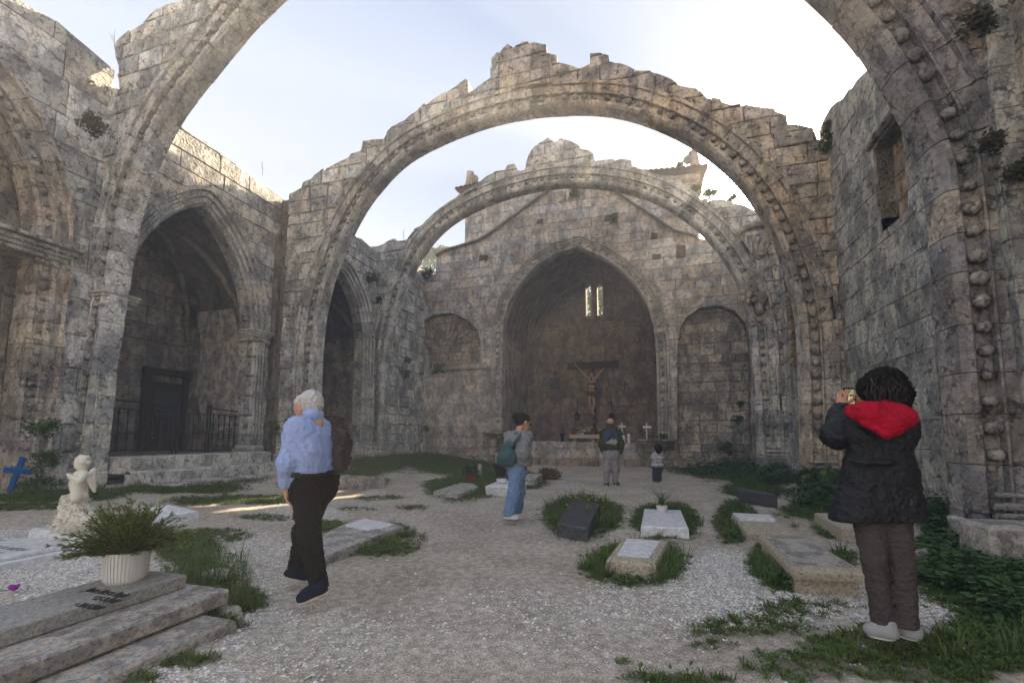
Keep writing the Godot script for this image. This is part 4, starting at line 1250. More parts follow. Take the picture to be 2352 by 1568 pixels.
# patches traced on the photo: centre x, y, half width, half height, strength
const GRASS := [[430, 1262, 75, 34, 1.0], [470, 1330, 60, 36, 1.0], [560, 1385, 50, 30, 0.9], [500, 1440, 60, 20, 0.8], [380, 1515, 130, 22, 0.75], [300, 1555, 90, 14, 0.9], [130, 1140, 170, 14, 1.0], [60, 1165, 120, 10, 0.7], [420, 1128, 160, 16, 1.0], [560, 1148, 150, 12, 0.8], [470, 1105, 140, 12, 1.0], [560, 1080, 60, 12, 1.0], [330, 1125, 60, 10, 1.0], [500, 1230, 90, 16, 0.6], [620, 1190, 70, 8, 0.5], [830, 1250, 120, 26, 0.85], [900, 1225, 55, 22, 0.9], [760, 1210, 60, 14, 0.8], [800, 1107, 85, 14, 0.95], [700, 1115, 60, 8, 0.5], [980, 1060, 130, 26, 1.15], [870, 1075, 60, 20, 1.1], [1090, 1068, 60, 16, 1.0], [1060, 1120, 88, 26, 1.0], [1130, 1098, 110, 20, 0.95], [1200, 1110, 60, 14, 0.9], [870, 1145, 55, 6, 0.5], [950, 1165, 40, 6, 0.45], [820, 1170, 50, 6, 0.4],
	[1340, 1185, 92, 46, 1.1], [1530, 1195, 78, 40, 1.0], [1465, 1295, 122, 48, 1.0], [1690, 1195, 52, 44, 1.05], [1730, 1128, 82, 20, 0.9], [1650, 1078, 140, 26, 1.1], [1760, 1100, 100, 18, 1.0], [1880, 1170, 100, 20, 0.9], [1930, 1215, 60, 26, 0.9], [1770, 1290, 55, 45, 0.9], [1800, 1340, 40, 20, 0.8], [1930, 1290, 40, 26, 0.7], [2000, 1140, 120, 26, 1.0], [2210, 1340, 130, 60, 1.0], [2290, 1420, 110, 70, 1.0], [2180, 1255, 90, 30, 1.0], [2020, 1490, 190, 55, 0.8], [2240, 1500, 160, 60, 0.95], [1740, 1440, 150, 24, 0.45], [1860, 1400, 120, 26, 0.5], [1850, 1530, 160, 40, 0.6], [1560, 1562, 150, 14, 0.8], [1430, 1518, 18, 8, 0.7], [2100, 1555, 200, 20, 0.8], [1640, 1480, 60, 10, 0.35]]
const GRAVEL := [[190, 1330, 260, 60, 1.0], [60, 1240, 120, 26, 0.9], [330, 1215, 90, 22, 0.7], [560, 1265, 140, 50, 0.55], [690, 1180, 110, 22, 0.55], [600, 1330, 120, 60, 0.45], [1800, 1380, 300, 60, 1.0], [1620, 1320, 150, 60, 0.85], [2060, 1390, 170, 60, 1.0], [2200, 1470, 120, 40, 0.7], [1250, 1450, 420, 110, 0.35], [1500, 1400, 260, 70, 0.55], [700, 1480, 260, 90, 0.45], [450, 1550, 150, 30, 0.8], [620, 1420, 90, 30, 0.7]]
func paint(map: PackedFloat32Array, list: Array) -> void:
	for p in list:
		var c := ong(p[0], p[1])
		var ex := ong(p[0] + p[2], p[1])
		var ey := ong(p[0], p[1] + p[3])
		var ey2 := ong(p[0], p[1] - p[3])
		var ax := Vector2(ex.x - c.x, ex.z - c.z)
		var az := Vector2(ey.x - ey2.x, ey.z - ey2.z) * 0.5
		c = (ey + ey2) * 0.5
		var det := ax.x * az.y - ax.y * az.x
		if absf(det) < 1e-6: continue
		var r := maxf(ax.length(), az.length()) * 1.5
		var i0 := maxi(0, int((c.x - r - GX0) / GS * GN))
		var i1 := mini(GN - 1, int((c.x + r - GX0) / GS * GN))
		var j0 := maxi(0, int((c.z - r - GZ0) / GS * GN))
		var j1 := mini(GN - 1, int((c.z + r - GZ0) / GS * GN))
		for j in range(j0, j1 + 1):
			var z := GZ0 + (j + 0.5) * GS / GN - c.z
			for i in range(i0, i1 + 1):
				var x := GX0 + (i + 0.5) * GS / GN - c.x
				var u := (x * az.y - z * az.x) / det
				var w := (z * ax.x - x * ax.y) / det
				var d := sqrt(u * u + w * w)
				if d < 1.4:
					var k := j * GN + i
					map[k] = maxf(map[k], p[4] * (1.0 - smoothstep(0.62, 1.32, d)))
func cell_of(x: float, z: float) -> int:
	var i := int((x - GX0) / GS * GN)
	var j := int((z - GZ0) / GS * GN)
	if i < 0 or j < 0 or i >= GN or j >= GN: return -1
	return j * GN + i
func seen(p: Vector3, margin := 60.0) -> bool:
	var q := cam_basis.inverse() * (p - eye)
	if q.z > -0.3: return false
	var x := 1176.0 - F * q.x / q.z
	var y := PY + F * q.y / q.z
	return x > -margin and x < 2352 + margin and y > -margin and y < 1568 + margin
func build_ground() -> void:
	grass_map.resize(GN * GN)
	gravel_map.resize(GN * GN)
	paint_into()
	var fa := FastNoiseLite.new(); fa.seed = 4; fa.frequency = 0.9; fa.fractal_octaves = 4
	var fb := FastNoiseLite.new(); fb.seed = 8; fb.frequency = 6.0; fb.fractal_octaves = 3
	var data := PackedByteArray()
	data.resize(GN * GN * 3)
	for j in GN:
		var z := GZ0 + (j + 0.5) * GS / GN
		for i in GN:
			var x := GX0 + (i + 0.5) * GS / GN
			var k := j * GN + i
			var a := fa.get_noise_2d(x, z)
			var b := fb.get_noise_2d(x, z)
			var g := clampf(grass_map[k] + a * 0.35 + b * 0.35 - 0.12, 0.0, 1.0) if grass_map[k] > 0.02 else 0.0
			var p := clampf(gravel_map[k] + a * 0.25 + b * 0.2, 0.0, 1.0)
			grass_map[k] = g
			gravel_map[k] = p
			var c := Vector3(0.66, 0.575, 0.475).lerp(Vector3(0.53, 0.44, 0.345), clampf(0.5 + a * 1.4, 0.0, 1.0)) * (1.0 + 0.18 * b)
			c = c.lerp(Vector3(0.70, 0.68, 0.64), p * 0.6)
			c = c.lerp(Vector3(0.13, 0.13, 0.06), clampf(g * 1.5, 0.0, 0.92))
			var col := Color(c.x, c.y, c.z).linear_to_srgb()
			data[k * 3] = int(clampf(col.r, 0, 1) * 255); data[k * 3 + 1] = int(clampf(col.g, 0, 1) * 255); data[k * 3 + 2] = int(clampf(col.b, 0, 1) * 255)
	var m := mat(Color.WHITE, 0.97)
	m.albedo_texture = tex_from(data, GN)
	m.detail_enabled = true
	m.detail_albedo = grit_texture()
	m.detail_blend_mode = BaseMaterial3D.BLEND_MODE_MUL
	m.detail_uv_layer = BaseMaterial3D.DETAIL_UV_2
	m.uv2_triplanar = true
	m.uv2_world_triplanar = true
	m.uv2_scale = Vector3.ONE * 0.7
	var xs := [-500.0, -200.0, -80.0, -40.0, -20.0]
	var t := -15.0
	while t <= 9.0: xs.append(t); t += 0.2
	xs.append_array([15.0, 40.0, 80.0, 200.0, 500.0])
	var zs := [-500.0, -200.0, -80.0, -45.0, -30.0]
	t = -26.0
	while t <= 3.0: zs.append(t); t += 0.2
	zs.append_array([6.0, 15.0, 40.0, 120.0, 400.0])
	var v := PackedVector3Array()
	var n := PackedVector3Array()
	var uv := PackedVector2Array()
	var ids := PackedInt32Array()
	for z in zs:
		for x in xs:
			v.append(Vector3(x, gh(x, z), z))
			n.append(Vector3(gh(x - 0.1, z) - gh(x + 0.1, z), 0.2, gh(x, z - 0.1) - gh(x, z + 0.1)).normalized())
			uv.append(Vector2((x - GX0) / GS, (z - GZ0) / GS))
	var w := xs.size()
	for j in zs.size() - 1:
		for i in w - 1:
			var q := j * w + i
			ids.append_array([q, q + 1, q + w + 1, q, q + w + 1, q + w])
	var a := []
	a.resize(Mesh.ARRAY_MAX)
	a[Mesh.ARRAY_VERTEX] = v; a[Mesh.ARRAY_NORMAL] = n; a[Mesh.ARRAY_TEX_UV] = uv; a[Mesh.ARRAY_INDEX] = ids
	var am := ArrayMesh.new()
	am.add_surface_from_arrays(Mesh.PRIMITIVE_TRIANGLES, a)
	struct("ground", am, m)
	scatter_gravel()
func paint_into() -> void:
	var g := grass_map
	paint(g, GRASS)
	grass_map = g
	var p := gravel_map
	paint(p, GRAVEL)
	gravel_map = p
func grit_texture() -> ImageTexture:
	var s := 640
	var a := nimg(s, 0.05, CE, 1, 61, FastNoiseLite.RETURN_DISTANCE)
	var b := nimg(s, 0.10, SX, 4, 62)
	var e := nimg(s, 0.02, SX, 3, 63)
	var out := PackedByteArray()
	out.resize(s * s * 3)
	for i in s * s:
		var v := 0.84 + (b[i] / 255.0 - 0.5) * 0.45 + (e[i] / 255.0 - 0.5) * 0.25
		if a[i] < 30 and e[i] > 128: v += 0.2
		var q := int(clampf(v, 0.15, 1.0) * 255)
		out[i * 3] = q; out[i * 3 + 1] = q; out[i * 3 + 2] = q
	return tex_from(out, s)
func pebble_mesh(sd: int) -> ArrayMesh:
	var mb := MB.new()
	var r := RandomNumberGenerator.new()
	r.seed = sd
	var ring := []
	for k in 5: ring.append(Vector3(cos(TAU * k / 5.0 + r.randf() * 0.6) * r.randf_range(0.7, 1.1), r.randf_range(-0.15, 0.2), sin(TAU * k / 5.0 + r.randf() * 0.6) * r.randf_range(0.7, 1.1)))
	var tp := []
	for k in 5: tp.append(ring[k] * Vector3(0.55, 0, 0.55) + Vector3(r.randf_range(-0.1, 0.1), r.randf_range(0.4, 0.65), 0))
	for k in 5:
		var l := (k + 1) % 5
		mb.quado(ring[k], ring[l], tp[l], tp[k], ring[k] + ring[l] + Vector3.UP * 0.4)
		mb.trio(Vector3(0, 0.62, 0), tp[k], tp[l], Vector3.UP)
	return mb.mesh()
func scatter_gravel() -> void:
	var r := RandomNumberGenerator.new()
	r.seed = 77
	var sets := [[[], []], [[], []], [[], []]]
	for i in 330000:
		var x := r.randf_range(-8.5, 3.9)
		var z := r.randf_range(-9.5, -1.5)
		var k := cell_of(x, z)
		if k < 0: continue
		var p: float = gravel_map[k]
		if r.randf() > 0.014 + p * p * 1.3: continue
		if grass_map[k] > 0.5 and r.randf() < 0.8: continue
		var pos := Vector3(x, gh(x, z), z)
		if not seen(pos): continue
		var s := r.randf_range(0.005, 0.012) * (1.7 if r.randf() < 0.10 else 1.0)
		var st: Array = sets[r.randi() % 3]
		st[0].append(Transform3D(Basis(Vector3.UP, r.randf() * TAU) * Basis(Vector3.RIGHT, r.randf_range(-0.4, 0.4)) * Basis.from_scale(Vector3(s * r.randf_range(0.8, 1.5), s * r.randf_range(0.6, 1.0), s)), pos))
		var c := r.randf_range(0.5, 0.85)
		st[1].append(Color(c, c * r.randf_range(0.93, 0.99), c * r.randf_range(0.84, 0.96)) if r.randf() < 0.85 else Color(c * 0.6, c * 0.48, c * 0.38))
	for k in 3: scatter("gravel", pebble_mesh(k + 3), M.pebble, sets[k][0], sets[k][1])

# ---------------------------------------------------------------- graves
var slabs := []
func quad_top(px: Array, h: float) -> Array:     # corners traced on the photo, lifted to a slab's top
	var out := []
	for p in px:
		var q := ony(p[0], p[1], h)
		q = ony(p[0], p[1], gh(q.x, q.z) + h)
		out.append(q)
	return out
func centre(top: Array) -> Vector3:
	var c := Vector3.ZERO
	for p in top: c += p / top.size()
	return c
func grave(called: String, label: String, px: Array, h: float, m: Material, col := Color.WHITE, bev := 0.015, flare := 0.02) -> Node3D:
	var top := quad_top(px, h)
	var c := centre(top)
	var flat := PackedVector2Array()
	for p in top: flat.append(Vector2(p.x, p.z))
	slabs.append(flat)
	var root := thing(called, label, "grave", Vector3(c.x, gh(c.x, c.z), c.z), "graves in the nave floor")
	var mb := MB.new()
	mb.col = col
	mb.slab(top, h + 0.1, bev, flare)
	obj("slab", mb.mesh(), m, root)
	return root
func letters(called: String, txt: String, at: Vector3, size: float, m: Material, parent: Node3D, turn := 0.0, serif := true, xs := 1.0) -> void:
	var t := TextMesh.new()
	t.text = txt
	var f := SystemFont.new()
	f.font_names = PackedStringArray(["Droid Serif" if serif else "Droid Sans"])
	f.font_italic = true
	t.font = f
	t.font_size = 32
	t.pixel_size = size / 32.0
	t.depth = 0.006
	t.horizontal_alignment = HORIZONTAL_ALIGNMENT_CENTER
	var o := MeshInstance3D.new()
	o.mesh = t
	o.material_override = m
	o.name = called
	o.transform = Transform3D(Basis(Vector3.UP, turn) * Basis(Vector3.RIGHT, -PI / 2) * Basis.from_scale(Vector3(xs, 1, 1)), at - parent.position)
	parent.add_child(o, true)
func build_graves() -> void:
	# three-tier granite tomb, bottom left
	var c1 := ony(430, 1319, 0.30)
	var c2 := ony(529, 1350, 0.21)
	var wl := ony(330, 1306, 0.30).x - 0.02
	var dark := mat(lin(0.035, 0.04, 0.042), 0.7)
	var t := thing("granite_tomb", "large three tier grey granite tomb with engraved lines at the bottom left", "grave", Vector3((c1.x + wl) * 0.5, 0, c1.z + 0.9), "graves in the nave floor")
	var mb := MB.new()
	var ln := 2.1
	mb.box(Transform3D(Basis(), Vector3((c1.x + wl) * 0.5, 0.255, c1.z + ln * 0.5)), Vector3(c1.x - wl, 0.09, ln), 0.008)
	obj("top_slab", mb.mesh(), M.granite, t)
	mb = MB.new()
	mb.box(Transform3D(Basis(), Vector3((c2.x + wl - 0.25) * 0.5, 0.155, c2.z + 1.3)), Vector3(c2.x - wl + 0.25, 0.105, 2.6), 0.014)
	obj("middle_slab", mb.mesh(), M.old_slab, t)
	var rough := []
	var c3 := ony(505, 1432, 0.10)
	for k in 9: rough.append(Vector3(c3.x + rf(-0.03, 0.03) + (0.04 if k > 3 else 0.0), 0.095 + rf(-0.01, 0.01), c3.z - 0.12 + k * 0.26))
	for k in range(8, -1, -1): rough.append(Vector3(wl - 0.2, 0.098, c3.z - 0.12 + k * 0.26))
	mb = MB.new()
	mb.slab(rough, 0.2, 0.02, 0.03)
	obj("base_slab", mb.mesh(), M.old_slab, t)
	var tx := (c1.x + wl) * 0.5
	letters("engraving", "Jose Mera Rojo", ony(246, 1361, 0.301), 0.085, dark, t, -0.03, true, 0.62)
	letters("engraving", "* 25-7-1901", ony(240, 1377, 0.301), 0.07, dark, t, -0.03, true, 0.62)
	letters("engraving", "+ 30-1-1990", ony(202, 1392, 0.301), 0.07, dark, t, -0.03, true, 0.62)
	# loose stones at its corner
	for q in [[498, 1330, 0.17, 0.07, "flat lichened stone in the grass behind the granite tomb's corner"], [525, 1415, 0.10, 0.07, "small broken stone beside the granite tomb's front corner"]]:
		var p := ong(q[0], q[1])
		var sb := MB.new()
		var top := []
		for k in 7: top.append(p + Vector3(cos(-TAU * k / 7.0) * q[2] * rf(0.8, 1.2), q[3] + rf(-0.01, 0.01), sin(-TAU * k / 7.0) * q[2] * rf(0.5, 0.8)))
		sb.slab(top, 0.15, 0.02, 0.03)
		one("loose_stone", sb.mesh(), M.old_slab, q[4], "stone", "loose stones")
	# white marble grave with the angel
	var a := ony(60, 1259, 0.0)
	var b := ony(228, 1267, 0.0)
	t = thing("marble_grave", "white marble grave with a raised head block, left of the potted conifer", "grave", Vector3((a.x + b.x) * 0.5, 0, a.z), "graves in the nave floor")
	mb = MB.new()
	var w := b.x - a.x
	var cx := (a.x + b.x) * 0.5
	mb.box(Transform3D(Basis(), Vector3(cx, 0.08, a.z - 0.28)), Vector3(w, 0.22, 0.56), 0.008)
	obj("head_block", mb.mesh(), M.marble, t)
	mb = MB.new()
	mb.box(Transform3D(Basis(), Vector3(cx, 0.205, a.z - 0.29)), Vector3(w - 0.04, 0.03, 0.56), 0.008)
	obj("head_slab", mb.mesh(), M.marble, t)
	mb = MB.new()
	mb.box(Transform3D(Basis(), Vector3(cx - 0.06, 0.03, a.z + 1.15)), Vector3(w + 0.12, 0.10, 2.3), 0.008)
	obj("lower_tier", mb.mesh(), M.marble, t)
	mb = MB.new()
	mb.box(Transform3D(Basis(), Vector3(cx - 0.06, 0.105, a.z + 1.1)), Vector3(w - 0.08, 0.05, 2.15), 0.012)
	obj("cover_slab", mb.mesh(), M.marble, t)
	var grey := mat(lin(0.22, 0.22, 0.23), 0.6)
	for k in 3: letters("engraving", ["FAMILIA MERA", "1925 - 1991", "D. E. P."][k], Vector3(cx - 0.06, 0.1305, a.z + 0.42 + k * 0.16), 0.11, grey, t, 0.0, false)
	# the rest, traced slab by slab
	var s := grave("grave_slab", "long grey concrete slab low in the grass behind the person in the blue shirt", [[655, 1268], [728, 1285], [928, 1206], [822, 1187]], 0.09, M.old_slab, Color(1, 1, 1), 0.02)
	mb = MB.new()
	mb.slab(quad_top([[792, 1204], [855, 1222], [905, 1203], [838, 1190]], 0.096), 0.02, 0.003)
	obj("worn_plaque", mb.mesh(), M.marble, s)
	grave("grave_slab", "low white marble slab lying behind the potted conifer", [[226, 1188], [302, 1203], [457, 1173], [388, 1158]], 0.09, M.marble)
	s = grave("grave_slab", "pale worn slab with engraved lines in the grass left of the jeans wearer's legs", [[996, 1127], [1051, 1135], [1099, 1117], [1086, 1110], [1059, 1108]], 0.10, M.old_slab, Color.WHITE, 0.02)
	for k in 3: letters("engraving", ["AQUI YACE", "1911", "D.E.P."][k], quad_top([[1066 + k * 4, 1112 + k * 2.2]], 0.104)[0], 0.12, grey, s, 0.2, false)
	grave("grave_slab", "low marble topped grave carrying a white dish and dry basket, just behind the person in jeans", [[1114, 1116], [1166, 1117], [1211, 1105], [1147, 1103]], 0.20, M.marble, Color.WHITE, 0.02, -0.06)
	grave("grave_slab", "plain grey slab right of the jeans wearer's knees, dry weeds at its end", [[1199, 1098], [1228, 1101], [1246, 1088], [1214, 1087]], 0.16, M.old_slab)
	s = grave("grave_slab", "dark slate slab half buried in tall grass and yellow flowers", [[1280, 1201], [1350, 1212], [1378, 1158], [1316, 1144]], 0.17, M.dark_slab)
	s = grave("grave_slab", "sloping white marble slab with a white pot and green fern at its head", [[1472, 1208], [1582, 1212], [1564, 1171], [1480, 1168]], 0.13, M.marble)
	letters("engraving", "D. E. P.", quad_top([[1522, 1182]], 0.134)[0], 0.08, grey, s, 0.0, false)
	s = grave("grave_slab", "white marble panel set in a pale stone frame, grass on both sides", [[1392, 1284], [1506, 1296], [1536, 1242], [1432, 1233]], 0.14, M.tan_slab, Color.WHITE, 0.02, 0.03)
	mb = MB.new()
	mb.slab(quad_top([[1417, 1275], [1491, 1281], [1517, 1242], [1440, 1236]], 0.148), 0.03, 0.003)
	obj("marble_panel", mb.mesh(), M.marble, s)
	s = grave("grave_slab", "rough beige slab with a small white marble plate across its head", [[1716, 1224], [1830, 1224], [1768, 1187], [1680, 1182]], 0.09, M.tan_slab, Color.WHITE, 0.02)
	mb = MB.new()
	mb.slab(quad_top([[1697, 1189], [1781, 1191], [1769, 1181], [1683, 1177]], 0.13), 0.05, 0.006)
	obj("marble_plate", mb.mesh(), M.marble, s)
	# the big beige tomb
	var lid := quad_top([[1824, 1306], [1986, 1312], [1843, 1228], [1741, 1226]], 0.21)
	var lf := PackedVector2Array()
	for p in lid: lf.append(Vector2(p.x, p.z))
	slabs.append(lf)
	var c := centre(lid)
	t = thing("beige_tomb", "large beige stone tomb with a chamfered lid, at the feet of the black coated person", "grave", Vector3(c.x, 0, c.z), "graves in the nave floor")
	mb = MB.new()
	mb.slab(lid, 0.085, 0.03, 0.0)
	obj("lid", mb.mesh(), M.tan_slab, t)
	var bd := []
	var pn := []
	for p in lid:
		bd.append(c + (p - c) * 0.90 - Vector3.UP * 0.08)
		pn.append(c + (p - c) * 0.84 + Vector3.UP * 0.008)
	mb = MB.new()
	mb.slab(bd, 0.3, 0.004, 0.06)
	obj("body", mb.mesh(), M.tan_slab, t)
	mb = MB.new()
	mb.slab(pn, 0.03, 0.004, 0.0)
	obj("panel", mb.mesh(), M.old_slab, t)
	grave("grave_slab", "thin dark slab tilted on a pale base, out in the bare earth to the right", [[1698, 1126], [1786, 1138], [1768, 1130], [1688, 1116]], 0.20, M.dark_slab, Color.WHITE, 0.012, -0.02)
	grave("grave_slab", "moss covered slab in the ivy, left of the coat of the black coated person", [[1871, 1177], [1935, 1213], [1998, 1205], [1928, 1178]], 0.18, M.tan_slab, Color.WHITE, 0.02)
	grave("kerb_stone", "plain grey kerb stone behind the legs of the black coated person", [[2092, 1262], [2100, 1276], [2170, 1268], [2150, 1254]], 0.10, M.old_slab)
	grave("grave_slab", "sunlit flat slab at the grass edge right of the blue shirted person's back", [[770, 1097], [880, 1103], [886, 1095], [790, 1090]], 0.16, M.old_slab)
	mb = MB.new()
	var sp := ong(2330, 1310)
	mb.box(Transform3D(Basis(Vector3.UP, 0.1), Vector3(sp.x + 0.12, 0.20, sp.z - 0.1)), Vector3(0.75, 0.5, 0.45), 0.04)
	one("stone_block", mb.mesh(), M.old_slab, "squared grey stone block in the ivy at the picture's right edge", "stone")
	# little white posts
	for q in [[1102, 1090, 1065, "short rounded white post standing alone in the grass beside the worn slab"], [1142, 1079, 1040, "taller white post left of the jeans wearer's backpack"], [1148, 1086, 1066, "low white post in front of the taller one, by the dry basket"]]:
		var p := ong(q[0], q[1])
		var tp := ond(q[0], q[2], Vector2(p.x, p.z).length())
		var h := maxf(0.2, (q[1] - q[2]) / F * (p - eye).length() * 0.98)
		mb = MB.new()
		mb.lathe(Transform3D(Basis(), p), [Vector2(0.075, -0.1), Vector2(0.072, h * 0.82), Vector2(0.06, h * 0.93), Vector2(0.03, h * 0.99), Vector2(0, h)], 10)
		one("marker_post", mb.mesh(), M.old_slab, q[3], "post", "white marker posts")
	# blue cross leaning in the ivy
	var bp := ong(20, 1130)
	var dep := Vector2(bp.x, bp.z).dot(Vector2(-sin(deg_to_rad(YAW)), -cos(deg_to_rad(YAW))))
	var t0 := ond(20, 1130, dep)
	var t1 := ond(53, 1050, dep)
	t = thing("blue_cross", "plain blue painted cross leaning in the ivy at the left edge", "cross", t0)
	mb = MB.new()
	var y := (t1 - t0).normalized()
	var rt := cam_basis.x
	var bz := rt.cross(y).normalized()
	rt = y.cross(bz)
	mb.box(Transform3D(Basis(rt, y, bz), (t0 + t1) * 0.5), Vector3(0.095, t0.distance_to(t1), 0.035), 0.004)
	obj("post", mb.mesh(), M.paint_blue, t)
	mb = MB.new()
	var h0 := ond(9, 1078, dep - 0.04)
	var h1 := ond(70, 1084, dep - 0.04)
	y = (h1 - h0).normalized()
	mb.box(Transform3D(Basis(y, bz.cross(y).normalized(), bz), (h0 + h1) * 0.5), Vector3(h0.distance_to(h1), 0.095, 0.035), 0.004)
	obj("crossbar", mb.mesh(), M.paint_blue, t)
	# purple artificial flower by the marble grave
	var fp := ong(30, 1362)
	t = thing("cloth_flower", "purple cloth flower lying on the white gravel at the left edge", "flower", fp)
	mb = MB.new()
	for k in 9:
		var an := TAU * k / 9.0
		mb.ball(Transform3D(Basis(Vector3.UP, an) * Basis(Vector3.BACK, 0.7) * Basis.from_scale(Vector3(0.028, 0.012, 0.022)), fp + Vector3(cos(an) * 0.016, 0.04 + 0.006 * (k % 3), -sin(an) * 0.016)), 7, 4)
	obj("petals", mb.mesh(), mat(lin(0.30, 0.02, 0.33), 0.7), t)
	mb = MB.new()
	mb.tube([fp + Vector3(0, 0.035, 0), fp + Vector3(-0.06, 0.02, 0.01), fp + Vector3(-0.14, 0.012, 0.02)], [0.004], 5)
	obj("stem", mb.mesh(), mat(lin(0.03, 0.07, 0.02), 0.7), t)
	# sculpted angel on the marble head block
	var ad := 5.25
	var j := func(px: float, py: float, dd: float) -> Vector3: return ond(px, py, ad + dd)
	t = thing("angel_statue", "small cream stone angel with folded hands kneeling on a rock, on the marble grave", "statue", j.call(170, 1219, 0.0))
	var cream: Material = M.cream
	var body := [
		[j.call(189, 1060, 0), j.call(188, 1066, 0), 0.075, 0.07], [j.call(178, 1070, -0.02), j.call(180, 1068, 0), 0.03, 0.04], [j.call(190, 1078, 0), j.call(186, 1088, 0), 0.035, 0.045],
		[j.call(180, 1090, 0.05), j.call(191, 1091, -0.06), 0.05, 0.05], [j.call(182, 1094, 0), j.call(180, 1112, 0), 0.068, 0.07], [j.call(178, 1112, 0.02), j.call(181, 1128, 0.02), 0.078, 0.075],
		[j.call(178, 1130, -0.03), j.call(174, 1142, -0.10), 0.065, 0.05], [j.call(174, 1142, -0.10), j.call(188, 1146, 0.02), 0.046, 0.038], [j.call(184, 1130, 0.05), j.call(189, 1140, -0.02), 0.06, 0.05], [j.call(189, 1140, -0.02), j.call(186, 1156, 0.0), 0.045, 0.035],
		[j.call(192, 1092, -0.07), j.call(182, 1104, -0.13), 0.036, 0.03], [j.call(182, 1104, -0.13), j.call(166, 1097, -0.12), 0.03, 0.024], [j.call(178, 1091, 0.06), j.call(168, 1104, 0.0), 0.034, 0.028], [j.call(168, 1104, 0.0), j.call(162, 1095, -0.06), 0.027, 0.022],
		[j.call(163, 1096, -0.09), j.call(156, 1090, -0.09), 0.026, 0.018]]
	obj("body", blob(body, 0.008, 0.02), cream, t)
	var curls := []
	for k in 16:
		var an := k * 2.4
		var up := rf(-0.2, 1.0)
		curls.append([j.call(190 + cos(an) * 13 * sqrt(1.0 - minf(up * up, 0.9)), 1060 - up * 13, sin(an) * 0.06), j.call(191 + cos(an) * 13 * sqrt(1.0 - minf(up * up, 0.9)), 1061 - up * 13, sin(an) * 0.06), 0.026, 0.024])
	obj("hair", blob(curls, 0.011, 0.012), cream, t)
	for sd in [[0.07, 3.0], [-0.03, 0.0]]:
		var wing := []
		for k in 6: wing.append([j.call(196 + k * 1.5, 1092 + k * 1.5, sd[0]), j.call(203 + k * 2.6, 1090 + [0, -4, -2, 8, 16, 24][k] + (14 if k > 2 else 0), sd[0] + 0.05), 0.02, 0.017])
		wing.append([j.call(203, 1090, sd[0]), j.call(214, 1080, sd[0] + 0.05), 0.022, 0.024])
		wing.append([j.call(214, 1080, sd[0] + 0.05), j.call(216, 1118, sd[0] + 0.05), 0.022, 0.015])
		obj("wing", blob(wing, 0.010, 0.02), cream, t)
	var rock := [[j.call(174, 1156, 0), j.call(176, 1168, 0), 0.075, 0.10], [j.call(166, 1170, 0), j.call(180, 1185, 0), 0.11, 0.13], [j.call(150, 1204, 0), j.call(192, 1205, 0), 0.10, 0.10], [j.call(158, 1150, -0.04), j.call(190, 1152, 0.02), 0.05, 0.05], [j.call(152, 1190, -0.05), j.call(196, 1192, -0.05), 0.07, 0.07], [j.call(155, 1148, 0.0), j.call(160, 1146, 0.02), 0.04, 0.04]]
	crease = 1.0
	obj("rock", blob(rock, 0.012, 0.03, [[j.call(170, 1219, 0), Vector3.DOWN]], 0.03, 14.0), cream, t)
	crease = 0.0
	# potted conifer
	var pp := ony(286, 1333, 0.30)
	t = thing("flower_pot", "white ribbed round flower pot standing on the grey granite tomb", "pot", pp)
	mb = MB.new()
	for k in 40:
		var a0 := TAU * k / 40.0
		var a1 := TAU * (k + 0.82) / 40.0
		var a2 := TAU * (k + 1) / 40.0
		var pr := [Vector2(0.108, 0.0), Vector2(0.122, 0.02), Vector2(0.130, 0.09), Vector2(0.135, 0.20)]
		for i in 3:
			for e in [[a0, a1, 0.0, 0.0], [a1, a2, 0.0, -0.004]]:
				var m0 := Vector3(cos(e[0]), 0, sin(e[0]))
				var m1 := Vector3(cos(e[1]), 0, sin(e[1]))
				mb.quado(pp + m0 * (pr[i].x + e[2]) + Vector3.UP * pr[i].y, pp + m1 * (pr[i].x + e[3]) + Vector3.UP * pr[i].y, pp + m1 * (pr[i + 1].x + e[3]) + Vector3.UP * pr[i + 1].y, pp + m0 * (pr[i + 1].x + e[2]) + Vector3.UP * pr[i + 1].y, m0 + m1)
	obj("pot_wall", mb.mesh(), M.white_pot, t)
	mb = MB.new()
	mb.lathe(Transform3D(Basis(), pp), [Vector2(0.136, 0.198), Vector2(0.134, 0.206), Vector2(0.120, 0.204), Vector2(0.118, 0.17), Vector2(0.0, 0.17)], 28)
	obj("rim", mb.mesh(), M.white_pot, t)
	mb = MB.new()
	mb.lathe(Transform3D(Basis(), pp), [Vector2(0.118, 0.178), Vector2(0.0, 0.185)], 16)
	obj("soil", mb.mesh(), mat(lin(0.05, 0.035, 0.025), 0.95), t)
	conifer(pp + Vector3(0, 0.18, 0))

